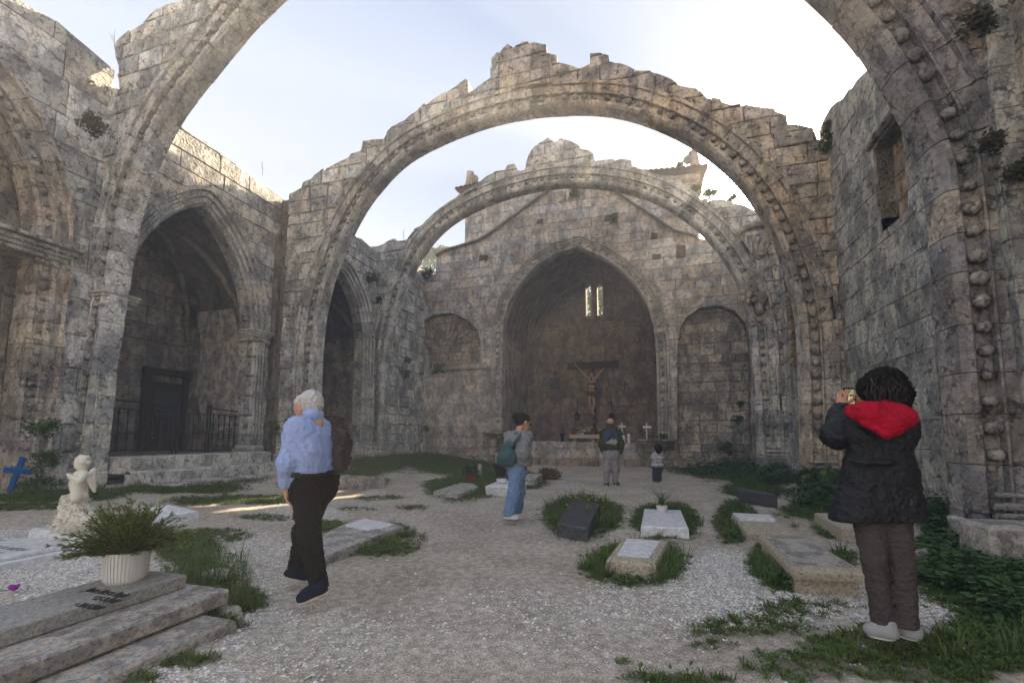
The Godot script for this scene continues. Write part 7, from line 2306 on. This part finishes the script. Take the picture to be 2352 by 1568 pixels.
	obj("strap", blob([[j.call(1174, 1026, -0.14), j.call(1188, 1008, -0.17), 0.022, 0.022], [j.call(1188, 1008, -0.17), j.call(1198, 996, -0.10), 0.022, 0.02], [j.call(1178, 1052, -0.16), j.call(1190, 1044, -0.20), 0.02, 0.02]], 0.009, 0.02), teal, bp)
	obj("strap", blob([[j.call(1168, 1020, 0.0), j.call(1176, 1001, 0.02), 0.022, 0.022]], 0.009, 0.02), teal, bp)
	var hm2 := MB.new()
	hm2.tube([j.call(1164, 1020, -0.08), j.call(1166, 1012, -0.08), j.call(1171, 1010, -0.08), j.call(1173, 1018, -0.08)], [0.012], 6)
	obj("handle", hm2.mesh(), teal, bp)

func bald_man(folds: Texture2D, f: Vector3, rt: Vector3) -> void:
	var g := ong(1404, 1115)
	var D := g.dot(f)
	var j := func(x: float, y: float, dd := 0.0) -> Vector3: return ond(x, y, D + dd)
	var t := thing("person", "bald person in an olive hooded top and grey joggers, seen from behind facing the altar", "person", g, "visitors")
	var hc: Vector3 = j.call(1402, 971)
	var mb := MB.new()
	head(mb, hc, f + Vector3.UP * 0.15, Vector3.UP, 1.0)
	var sl: Vector3 = j.call(1388, 995)
	var sr: Vector3 = j.call(1420, 995)
	var e := [j.call(1382, 1020, -0.05), j.call(1427, 1020, -0.05)]
	var w := [j.call(1387, 1040, 0.05), j.call(1424, 1040, 0.05)]
	var hl: Vector3 = j.call(1398, 1044)
	var hr: Vector3 = j.call(1410, 1044)
	var kl: Vector3 = j.call(1394.5, 1077, -0.02)
	var kr: Vector3 = j.call(1413, 1077, 0.02)
	var al: Vector3 = j.call(1393.5, 1108)
	var ar: Vector3 = j.call(1413.5, 1107)
	blob_into(mb, [[j.call(1402, 980), j.call(1403, 993), 0.058, 0.07], [sl, sr, 0.07, 0.07], [j.call(1398, 1010), j.call(1409, 1010), 0.09, 0.09], [j.call(1398, 1030), j.call(1409, 1030), 0.09, 0.09], [hl, hr, 0.09, 0.09], [sl, e[0], 0.05, 0.045], [e[0], w[0], 0.042, 0.03], [sr, e[1], 0.05, 0.045], [e[1], w[1], 0.042, 0.03], [hl, kl, 0.08, 0.058], [kl, al, 0.055, 0.04], [hr, kr, 0.08, 0.058], [kr, ar, 0.055, 0.04]], 0.022, 0.04)
	hand(mb, w[0], Vector3.DOWN + f * 0.3, rt, f, 0.95, 0.5)
	hand(mb, w[1], Vector3.DOWN + f * 0.3, -rt, f, 0.95, 0.5)
	obj("body", mb.mesh(), M.skin, t)
	obj("hair", blob([[hc - f * 0.035 + Vector3.DOWN * 0.035 - rt * 0.05, hc - f * 0.035 + Vector3.DOWN * 0.035 + rt * 0.05, 0.062, 0.062], [hc - f * 0.05 + Vector3.DOWN * 0.055, hc - f * 0.045 + Vector3.DOWN * 0.075, 0.058, 0.052]], 0.012, 0.02), mat(lin(0.10, 0.07, 0.05), 0.8), t)
	var green := cloth(lin(0.062, 0.066, 0.024), folds, 1.0, 3.5)
	obj("hooded_top", blob([[sl, sr, 0.092, 0.092], [j.call(1396, 1010), j.call(1411, 1010), 0.145, 0.145], [j.call(1396, 1026), j.call(1411, 1026), 0.145, 0.145], [sl, e[0], 0.075, 0.075], [e[0], w[0], 0.075, 0.06], [sr, e[1], 0.075, 0.075], [e[1], w[1], 0.075, 0.06]], 0.015, 0.05, [[j.call(1404, 1035), Vector3.DOWN + Vector3.DOWN]], 0.018, 6.5) if false else blob([[sl, sr, 0.092, 0.092], [j.call(1396, 1010), j.call(1411, 1010), 0.145, 0.145], [j.call(1396, 1028), j.call(1411, 1028), 0.14, 0.14], [sl, e[0], 0.075, 0.075], [e[0], w[0], 0.075, 0.055], [sr, e[1], 0.075, 0.075], [e[1], w[1], 0.075, 0.055]], 0.015, 0.05, [], 0.018, 6.5), green, t)
	obj("hood", blob([[j.call(1395, 985, -0.06), j.call(1412, 985, -0.06), 0.06, 0.06], [j.call(1398, 989, -0.1), j.call(1409, 989, -0.1), 0.055, 0.055]], 0.013, 0.04, [], 0.015, 10.0), green, t)
	# print and sling strap on the back
	var pm := MB.new()
	pm.col = Color(0.055, 0.075, 0.14)
	stone(pm, v2s([Vector2(-0.16, -0.15), Vector2(0.17, -0.13), Vector2(0.17, 0.1), Vector2(0.06, 0.17), Vector2(-0.1, 0.17), Vector2(-0.17, 0.1)]), Transform3D(Basis(rt, Vector3.UP, -f), j.call(1403.5, 1002, -0.152)), 0.006, 0.05, 0.004)
	obj("back_print", pm.mesh(), M.plain, t)
	pm = MB.new()
	pm.col = Color(0.36, 0.36, 0.33)
	for k in 3: stone(pm, v2s([Vector2(-0.15 + k * 0.08, -0.15), Vector2(0.03 + k * 0.07, -0.15), Vector2(-0.05 + k * 0.08, -0.05 + (k % 2) * 0.02)]), Transform3D(Basis(rt, Vector3.UP, -f), j.call(1403.5, 1003, -0.160 - k * 0.002)), 0.004, 0.01, 0.001)
	obj("print_mountain", pm.mesh(), M.plain, t)
	var tx := TextMesh.new()
	tx.text = "PLAN"
	var fn := SystemFont.new()
	fn.font_names = PackedStringArray(["Droid Sans"])
	fn.font_weight = 700
	tx.font = fn
	tx.font_size = 32
	tx.pixel_size = 0.085 / 32.0
	tx.depth = 0.006
	var to := MeshInstance3D.new()
	to.mesh = tx
	to.material_override = mat(lin(0.5, 0.5, 0.46), 0.8)
	to.name = "print_letters"
	to.transform = Transform3D(Basis(rt, Vector3.UP, -f) * Basis(Vector3.BACK, -0.12), (j.call(1405, 1018, -0.165) as Vector3) - t.position)
	t.add_child(to, true)
	var sm := MB.new()
	sm.tube([j.call(1413, 990, -0.10), j.call(1406, 1000, -0.165), j.call(1396, 1011, -0.165), j.call(1389, 1020, -0.10)], [0.022], 6)
	obj("sling_strap", sm.mesh(), M.iron, t)
	obj("joggers", blob([[hl, hr, 0.135, 0.135], [j.call(1398, 1036), j.call(1410, 1036), 0.128, 0.128], [hl + Vector3.DOWN * 0.05, kl, 0.105, 0.09], [kl, al, 0.088, 0.06], [hr + Vector3.DOWN * 0.05, kr, 0.105, 0.09], [kr, ar, 0.088, 0.06]], 0.015, 0.05, [[j.call(1404, 1033), Vector3.UP]], 0.024, 8.0), cloth(lin(0.29, 0.28, 0.28), folds, 0.7, 3.5), t)
	var black := mat(lin(0.015, 0.015, 0.018), 0.7)
	var white := mat(lin(0.7, 0.7, 0.68), 0.7)
	var sk := MB.new()
	for a in [al, ar]: sk.tube([a + Vector3.DOWN * 0.0, a + Vector3.DOWN * 0.06], [0.046], 10)
	obj("socks", sk.mesh(), white, t)
	shoe(t, "shoe", ond(1394, 1116, D - 0.06), ond(1391, 1114, D + 0.22), 0.11, black, white)
	shoe(t, "shoe", ond(1414, 1115.5, D - 0.06), ond(1419, 1114, D + 0.2), 0.11, black, white)

func child(folds: Texture2D, f: Vector3, rt: Vector3) -> void:
	var g := ong(1510, 1107)
	var D := g.dot(f)
	var j := func(x: float, y: float, dd := 0.0) -> Vector3: return ond(x, y, D + dd)
	var t := thing("person", "small child in a striped white top and dark trousers, back to the viewer", "person", g, "visitors")
	var hc: Vector3 = j.call(1511.5, 1029)
	var mb := MB.new()
	head(mb, hc, f - rt * 0.5, Vector3.UP, 0.86)
	var e := [j.call(1501, 1050, 0.0), j.call(1521, 1050, 0.0)]
	var w := [j.call(1500, 1058, 0.10), j.call(1522.5, 1060, 0.08)]
	blob_into(mb, [[j.call(1511, 1034), j.call(1511, 1041), 0.045, 0.05], [j.call(1506, 1043), j.call(1516, 1043), 0.05, 0.05], [j.call(1509, 1052), j.call(1513, 1052), 0.085, 0.085], [j.call(1509, 1068), j.call(1513, 1068), 0.088, 0.088], [j.call(1505, 1043), e[0], 0.036, 0.032], [e[0], w[0], 0.03, 0.022], [j.call(1517, 1043), e[1], 0.036, 0.032], [e[1], w[1], 0.03, 0.022], [j.call(1507, 1074), j.call(1505, 1100), 0.06, 0.035], [j.call(1514, 1074), j.call(1513, 1103), 0.06, 0.035]], 0.015, 0.03)
	hand(mb, w[0], f + Vector3.DOWN * 0.5, rt, Vector3.UP, 0.62, 0.5)
	hand(mb, w[1], f + Vector3.DOWN * 0.5, -rt, Vector3.UP, 0.62, 0.5)
	obj("body", mb.mesh(), M.skin, t)
	obj("hair", blob([[hc + Vector3.UP * 0.02 - f * 0.02, hc + Vector3.UP * 0.01 + f * 0.03, 0.098, 0.088], [hc - f * 0.04 + Vector3.DOWN * 0.03, hc - f * 0.035 + Vector3.DOWN * 0.09, 0.085, 0.07]], 0.011, 0.03, [], 0.012, 26.0), cloth(lin(0.028, 0.018, 0.014), M.fine, 0.4, 6.0), t)
	var im := Image.create(8, 64, false, Image.FORMAT_RGB8)
	for y in 64:
		for x in 8: im.set_pixel(x, y, Color(0.86, 0.85, 0.84) if y % 32 < 19 else Color(0.13, 0.14, 0.2))
	var sm := mat(Color.WHITE, 0.9)
	sm.albedo_texture = ImageTexture.create_from_image(im)
	sm.uv1_triplanar = true
	sm.uv1_world_triplanar = true
	sm.uv1_triplanar_sharpness = 20.0
	sm.uv1_scale = Vector3(14, 14, 14)
	obj("striped_top", blob([[j.call(1505, 1043), j.call(1517, 1043), 0.066, 0.066], [j.call(1507, 1054), j.call(1515, 1054), 0.105, 0.105], [j.call(1506.5, 1068), j.call(1515, 1068), 0.11, 0.11], [j.call(1505, 1044), e[0], 0.058, 0.058], [e[0], w[0], 0.055, 0.045], [j.call(1517, 1044), e[1], 0.058, 0.058], [e[1], w[1], 0.055, 0.045]], 0.012, 0.035, [[j.call(1511, 1071.5), Vector3.DOWN]], 0.012, 9.0), sm, t)
	obj("trousers", blob([[j.call(1508, 1072), j.call(1514, 1072), 0.10, 0.10], [j.call(1507, 1076), j.call(1505, 1102, -0.02), 0.082, 0.062], [j.call(1514.5, 1076), j.call(1513, 1104, 0.02), 0.082, 0.062]], 0.012, 0.03, [[j.call(1511, 1070), Vector3.UP], [j.call(1510, 1105), Vector3.DOWN]], 0.014, 9.0), cloth(lin(0.05, 0.05, 0.06), folds, 0.8, 4.0), t)
	var white := mat(lin(0.7, 0.7, 0.68), 0.7)
	shoe(t, "shoe", ond(1505, 1104.5, D - 0.05), ond(1501, 1104, D + 0.1), 0.07, white, white, 0.06)
	shoe(t, "shoe", ond(1513, 1107.5, D - 0.05), ond(1512, 1105.5, D + 0.11), 0.07, mat(lin(0.02, 0.02, 0.025), 0.7), white, 0.06)

# ---------------------------------------------------------------- plants
func blade_clump(sd: int, n: int, h: float, spread: float) -> ArrayMesh:
	var r := RandomNumberGenerator.new()
	r.seed = sd
	var mb := MB.new()
	for k in n:
		var a := r.randf() * TAU
		var d := Vector3(cos(a), 0, sin(a))
		var b := d * r.randf() * spread * 0.6
		var l := h * r.randf_range(0.5, 1.15)
		var w := d.cross(Vector3.UP) * 0.0035 * r.randf_range(0.8, 1.6)
		var m := b + Vector3.UP * l * 0.6 + d * spread * 0.25
		var t := b + Vector3.UP * l * r.randf_range(0.75, 1.0) + d * spread * r.randf_range(0.4, 1.0)
		var s := r.randf_range(0.7, 1.25)
		mb.col = Color(s, s * r.randf_range(0.9, 1.05), s * 0.9)
		mb.quad(b - w, m - w * 0.8, m + w * 0.8, b + w)
		mb.tri(m - w * 0.8, t, m + w * 0.8)
	return mb.mesh()
func leaf_clump(sd: int, n: int, size: float) -> ArrayMesh:
	var r := RandomNumberGenerator.new()
	r.seed = sd
	var mb := MB.new()
	for k in n:
		var a := r.randf() * TAU
		var d := Vector3(cos(a), r.randf_range(0.15, 1.1), sin(a)).normalized()
		var p := d * size * r.randf_range(0.2, 1.1)
		var t := (Vector3(d.x, 0.15, d.z) + Vector3(r.randf_range(-0.5, 0.5), r.randf_range(-0.3, 0.4), r.randf_range(-0.5, 0.5))).normalized()
		var w := t.cross(Vector3.UP).normalized()
		var l := size * r.randf_range(0.4, 0.8)
		var s := r.randf_range(0.65, 1.3)
		mb.col = Color(s, s, s * r.randf_range(0.8, 1.0))
		var m := p + t * l * 0.5 + Vector3.UP * l * 0.06
		mb.tri(p, m + w * l * 0.36, p + t * l)
		mb.tri(p, p + t * l, m - w * l * 0.36)
	return mb.mesh()
func on_slab(p: Vector3) -> bool:
	for s in slabs: if Geometry2D.is_point_in_polygon(Vector2(p.x, p.z), s): return true
	return false
func build_plants() -> void:
	var r := RandomNumberGenerator.new()
	r.seed = 99
	var short := [[], []]
	var long := [[], []]
	var weeds := [[], []]
	for i in 330000:
		var x := r.randf_range(-13.0, 4.0)
		var z := r.randf_range(-19.0, -1.4)
		var k := cell_of(x, z)
		if k < 0 or grass_map[k] < 0.08: continue
		var g: float = grass_map[k]
		var near := smoothstep(-14.0, -3.0, z)
		if r.randf() > g * (0.35 + 0.65 * near): continue
		var p := Vector3(x, gh(x, z) - 0.005, z)
		if not seen(p) or on_slab(p): continue
		var s := r.randf_range(0.6, 1.25) * (0.55 + 0.6 * g)
		var c := Color(0.085, 0.14, 0.036).lerp(Color(0.13, 0.18, 0.05), r.randf())
		var tf := Transform3D(Basis(Vector3.UP, r.randf() * TAU) * Basis.from_scale(Vector3(s, s * r.randf_range(0.7, 1.3), s)), p)
		var rr := r.randf()
		if rr < 0.16:
			weeds[0].append(tf); weeds[1].append(Color(c.r * 0.85, c.g * 1.0, c.b))
		elif rr < 0.19 and g > 0.75:
			long[0].append(tf); long[1].append(c)
		else:
			short[0].append(tf); short[1].append(c)
	scatter("short_grass", blade_clump(1, 11, 0.05, 0.05), M.foliage, short[0], short[1])
	scatter("long_grass", blade_clump(2, 14, 0.14, 0.11), M.foliage, long[0], long[1])
	scatter("ground_weeds", leaf_clump(3, 9, 0.045), M.foliage, weeds[0], weeds[1])
	# ragged taller grass and weeds round particular slabs
	var ring := [[], []]
	var herbs := [[], []]
	for q in [[1340, 1182, 72, 36, 420, 1.0], [1465, 1298, 96, 38, 420, 0.8], [1530, 1198, 66, 34, 260, 0.75], [1690, 1205, 40, 36, 240, 0.8], [1770, 1300, 30, 42, 200, 0.75], [1060, 1124, 70, 20, 200, 0.7], [840, 1240, 110, 30, 240, 0.7], [470, 1340, 80, 70, 320, 0.8], [1900, 1190, 80, 26, 200, 0.7]]:
		for k in q[4]:
			var a := r.randf() * TAU
			var d := sqrt(r.randf()) * 1.25
			var p := ong(q[0] + cos(a) * q[2] * d, q[1] + sin(a) * q[3] * d)
			if on_slab(p): continue
			if noise2.get_noise_2d(p.x * 70.0, p.z * 70.0) < -0.12 + (d - 0.9) * 0.7: continue
			var s: float = r.randf_range(0.35, 1.15) * q[5]
			var tf := Transform3D(Basis(Vector3.UP, r.randf() * TAU) * Basis.from_scale(Vector3(1, r.randf_range(0.7, 1.2), 1) * s), p)
			if r.randf() < 0.4:
				herbs[0].append(tf); herbs[1].append(Color(0.075, 0.145, 0.05).lerp(Color(0.12, 0.18, 0.05), r.randf()))
			else:
				ring[0].append(tf); ring[1].append(Color(0.085, 0.145, 0.035).lerp(Color(0.17, 0.19, 0.075), r.randf() * r.randf()))
	scatter("tall_grass", blade_clump(5, 16, 0.22, 0.17), M.foliage, ring[0], ring[1])
	scatter("grave_weeds", leaf_clump(6, 12, 0.10), M.foliage, herbs[0], herbs[1])
	# yellow flowers over the dark slab
	var yb := MB.new()
	for k in 40:
		var p := ong(1340 + r.randf_range(-35, 55), 1185 + r.randf_range(-34, 26))
		var h := r.randf_range(0.2, 0.42)
		var tp := p + Vector3(r.randf_range(-0.06, 0.06), h, r.randf_range(-0.06, 0.06))
		yb.col = Color(0.08, 0.11, 0.03)
		yb.tube([p, tp], [0.003, 0.002], 4)
		yb.col = Color(0.62, 0.46, 0.03) if k % 3 else Color(0.7, 0.68, 0.55)
		yb.ball(Transform3D(Basis.from_scale(Vector3(0.014, 0.008, 0.014)), tp), 6, 3)
	var yf := one("yellow_flowers", yb.mesh(), M.plain, "thin yellow and white wild flowers standing over the dark slate slab", "flowers")
	yf.set_meta("kind", "stuff")
	# leafy weeds along the foot of the right wall and the chancel
	var ivy := [[], []]
	for q in [[1600, 1072, 110, 20, 420, 0.5], [1690, 1085, 80, 18, 330, 0.5], [1780, 1105, 50, 16, 200, 0.5], [1900, 1150, 90, 26, 420, 0.35], [1990, 1130, 60, 30, 260, 0.4], [2160, 1205, 36, 50, 420, 0.45], [2210, 1320, 90, 46, 520, 0.18], [2310, 1370, 60, 60, 420, 0.25], [2190, 1270, 50, 26, 220, 0.2], [70, 1115, 70, 16, 260, 0.3], [1085, 1062, 30, 12, 70, 0.3], [980, 1052, 110, 18, 360, 0.18], [1820, 1330, 34, 26, 80, 0.12]]:
		for k in q[4]:
			var a := r.randf() * TAU
			var d := sqrt(r.randf())
			var p := ong(q[0] + cos(a) * q[2] * d, q[1] + sin(a) * q[3] * d)
			if p.z < -18.3 or p.x > 3.85: continue
			p.y += r.randf() * q[5] * (1.0 - d * 0.6)
			var s := r.randf_range(0.8, 1.7)
			ivy[0].append(Transform3D(Basis(Vector3.UP, r.randf() * TAU) * Basis(Vector3.RIGHT, r.randf_range(-0.5, 0.5)) * Basis.from_scale(Vector3.ONE * s), p))
			ivy[1].append(Color(0.055, 0.115, 0.045).lerp(Color(0.085, 0.15, 0.05), r.randf()))
	scatter("leafy_weeds", leaf_clump(8, 10, 0.07), M.foliage, ivy[0], ivy[1])
	# plants rooted in the masonry: each a thing
	var wall := [
		["x", -10.5, 210, 292, 0.30, 0, "dry brown bush growing where the left wall meets the nearest arch"], ["z", -6.2, 200, 500, 0.13, 0, "green tuft on the nearest arch's left leg beside the impost band"], ["z", -6.2, 160, 612, 0.16, 1, "small fern below the impost band at the left edge"],
		["x", -9.9, 850, 640, 0.28, 1, "leafy plant on the wall right of the narrow chapel arch"], ["x", -9.9, 868, 690, 0.18, 1, "smaller leafy plant under the one right of the narrow chapel arch"], ["x", -9.9, 785, 575, 0.2, 0, "dry tuft at the head of the narrow chapel arch"],
		["x", -9.6, 990, 880, 0.45, 1, "big hanging ivy on the rough wall beside the left niche"], ["x", -9.6, 985, 920, 0.34, 1, "lower tail of ivy on the rough wall beside the left niche"], ["x", -9.6, 930, 860, 0.24, 1, "rounded ivy clump left of the big hanging ivy"], ["x", -9.6, 975, 985, 0.24, 1, "small ivy clump near the foot of the rough wall"], ["x", -9.6, 935, 830, 0.2, 1, "ivy clump high on the rough wall by the farthest arch's left leg"], ["z", -18.4, 1010, 850, 0.35, 1, "fern like plant in the corner beside the left niche"], ["z", -18.4, 985, 634, 0.4, 0, "brown growth along the broken wall top left of the gable"],
		["z", -18.35, 1320, 448, 0.26, 1, "dark tuft growing right under the crown of the farthest arch"], ["z", -18.35, 1408, 503, 0.28, 1, "dark tuft in the missing stone of the gable, right of its middle"],
		["z", -10.7, 1903, 300, 0.24, 0, "bush on the wall top at the right end of the middle arch"], ["z", -10.65, 1905, 330, 0.22, 1, "green creeper below the bush at the right end of the middle arch"],
		["z", -15.1, 1628, 458, 0.34, 2, "sunlit shrub on the right shoulder of the farthest arch"], ["z", -15.1, 1600, 440, 0.22, 2, "pale weeds left of the sunlit shrub on the farthest arch"], ["z", -15.1, 1682, 464, 0.24, 2, "lone spindly shrub right of the sunlit one"], ["z", -15.0, 1560, 388, 0.2, 2, "weeds growing from the tiled eave of the chancel"],
		["z", -6.15, 2260, 345, 0.20, 0, "twiggy dry plant high on the nearest arch's right leg"], ["z", -6.15, 2330, 395, 0.2, 0, "dry plant on the impost at the picture's right edge"], ["z", -6.15, 2240, 60, 0.22, 0, "hanging dry roots near the top right corner"],
		["z", -18.2, 1695, 965, 0.24, 1, "ivy clump in the right niche above the ground weeds"], ["z", -18.2, 1700, 930, 0.18, 1, "small fern in the right niche's jamb"], ["z", -18.2, 1665, 1030, 0.34, 1, "leafy shrub at the foot of the right niche"], ["z", -18.0, 1522, 1004, 0.2, 1, "small plant lying on the ledge at the right foot of the pointed arch"],
		["x", -10.5, 632, 990, 0.3, 1, "woody plant growing beside the fluted half column"], ["x", -10.4, 440, 1130, 0.2, 1, "weed tuft at the end of the lowest chapel step"], ["z", -10.6, 1960, 880, 0.01, 0, ""], ["x", -10.4, 92, 985, 0.26, 1, "dark ivy climbing the pier at the left edge behind the blue cross"], ["x", -10.3, 95, 1062, 0.26, 1, "dense ivy around the arms of the blue cross"]]
	for q in wall:
		if q[6] == "": continue
		var p: Vector3 = onx(q[2], q[3], q[1]) if q[0] == "x" else onz(q[2], q[3], q[1])
		var t := thing("wall_plant", q[6], "plant", p, "plants rooted in the ruined masonry")
		var st := MB.new()
		var lf := MB.new()
		var rad: float = q[4]
		var cols: Array = [[Color(0.10, 0.09, 0.05), Color(0.07, 0.065, 0.035), Color(0.06, 0.075, 0.03)], LEAF, [Color(0.10, 0.15, 0.03), Color(0.07, 0.11, 0.03), Color(0.14, 0.17, 0.04)]][q[5]]
		var away: Vector3 = Vector3.RIGHT if q[0] == "x" else Vector3.BACK
		for k in 16:
			var d := Vector3(rf(-1, 1), rf(-0.8, 1.0), rf(-1, 1)) + away * 0.7
			if q[5] == 2: d.y = absf(d.y) + 0.4
			d = d.normalized() * rad * rf(0.5, 1.1)
			st.tube([p - away * 0.06, p + d * 0.5 + Vector3.UP * rad * 0.1, p + d], [0.007, 0.005, 0.002], 4)
			bush(lf, p + d * 0.75 - Vector3.UP * rad * 0.15, rad * 0.38, 26, maxf(0.05, rad * 0.24), cols, 0.8)
		obj("stems", st.mesh(), mat(lin(0.06, 0.045, 0.03), 0.9), t).set_meta("kind", "stuff")
		obj("leaves", lf.mesh(), M.foliage, t).set_meta("kind", "stuff")
	# thin dry stalks on the skyline
	for q in [["x", -10.7, 602, 402, 372, "thin dry stalk on the left wall top near the middle arch"], ["x", 3.95, 1965, 205, 175, "thin dry stalk on the right wall top"], ["z", -6.4, 262, 108, 78, "thin dry stalk where the nearest arch meets the left wall"], ["z", -15.1, 927, 552, 526, "thin stalk left of the farthest arch's shoulder"]]:
		var b: Vector3 = onx(q[2], q[3], q[1]) if q[0] == "x" else onz(q[2], q[3], q[1])
		var e: Vector3 = onx(q[2], q[4], q[1]) if q[0] == "x" else onz(q[2], q[4], q[1])
		var sb := MB.new()
		sb.tube([b, e], [0.008, 0.003], 4)
		for k in 5: sb.tube([b.lerp(e, 0.35 + k * 0.14), b.lerp(e, 0.5 + k * 0.14) + Vector3(rf(-0.12, 0.12), 0.02, rf(-0.1, 0.1))], [0.005, 0.002], 4)
		one("dry_stalk", sb.mesh(), mat(lin(0.09, 0.075, 0.045), 0.9), q[5], "plant", "dry stalks on the wall tops")
	# dried weeds beside the grey slab
	var dw := MB.new()
	bush(dw, ong(1262, 1100), 0.34, 500, 0.10, [Color(0.20, 0.14, 0.07), Color(0.14, 0.10, 0.05)], 0.5)
	one("dry_weeds", dw.mesh(), M.foliage, "heap of brown dried weeds at the right end of the plain grey slab", "plant")
	var nb := MB.new()
	var np := ong(2095, 1225)
	bush(nb, ong(1890, 1130) , 0.45, 420, 0.16, LEAF, 0.7)
	one("broad_leaf_plant", nb.mesh(), M.foliage, "broad leaved nettle like plant at the foot of the middle arch's right leg", "plant")
	# trees beyond the apse
	for q in [[1350, 735, -34.0, 3.2, "leafy green tree seen through the lancet window"], [1398, 745, -33.0, 2.6, "second tree right of the one in the lancet window"], [985, 640, -30.0, 2.4, "tree top showing left of the chancel gable"]]:
		var c := onz(q[0], q[1], q[2])
		var t := thing("tree", q[4], "tree", Vector3(c.x, gh(c.x, c.z), c.z), "trees beyond the ruin")
		var tb := MB.new()
		tb.tube([Vector3(c.x, 0, c.z), Vector3(c.x + 0.15, c.y * 0.5, c.z), c], [0.28, 0.2, 0.08], 8)
		for k in 7: tb.tube([c + Vector3(0, -1.8 + k * 0.3, 0), c + Vector3(rf(-1, 1) * q[3] * 0.8, rf(0.2, 1.0) * q[3] * 0.7, rf(-1, 1) * q[3] * 0.8)], [0.07, 0.02], 5)
		obj("trunk", tb.mesh(), M.wood, t)
		var lb := MB.new()
		for k in 60:
			var d := Vector3(rf(-1, 1), rf(-0.9, 1), rf(-1, 1))
			if d.length() > 1: d = d.normalized()
			bush(lb, c + d * q[3] * 0.85, q[3] * 0.24, 60, 0.22, [Color(0.09, 0.13, 0.03), Color(0.07, 0.11, 0.03), Color(0.12, 0.15, 0.03)], 0.9)
		obj("crown", lb.mesh(), M.foliage, t).set_meta("kind", "stuff")
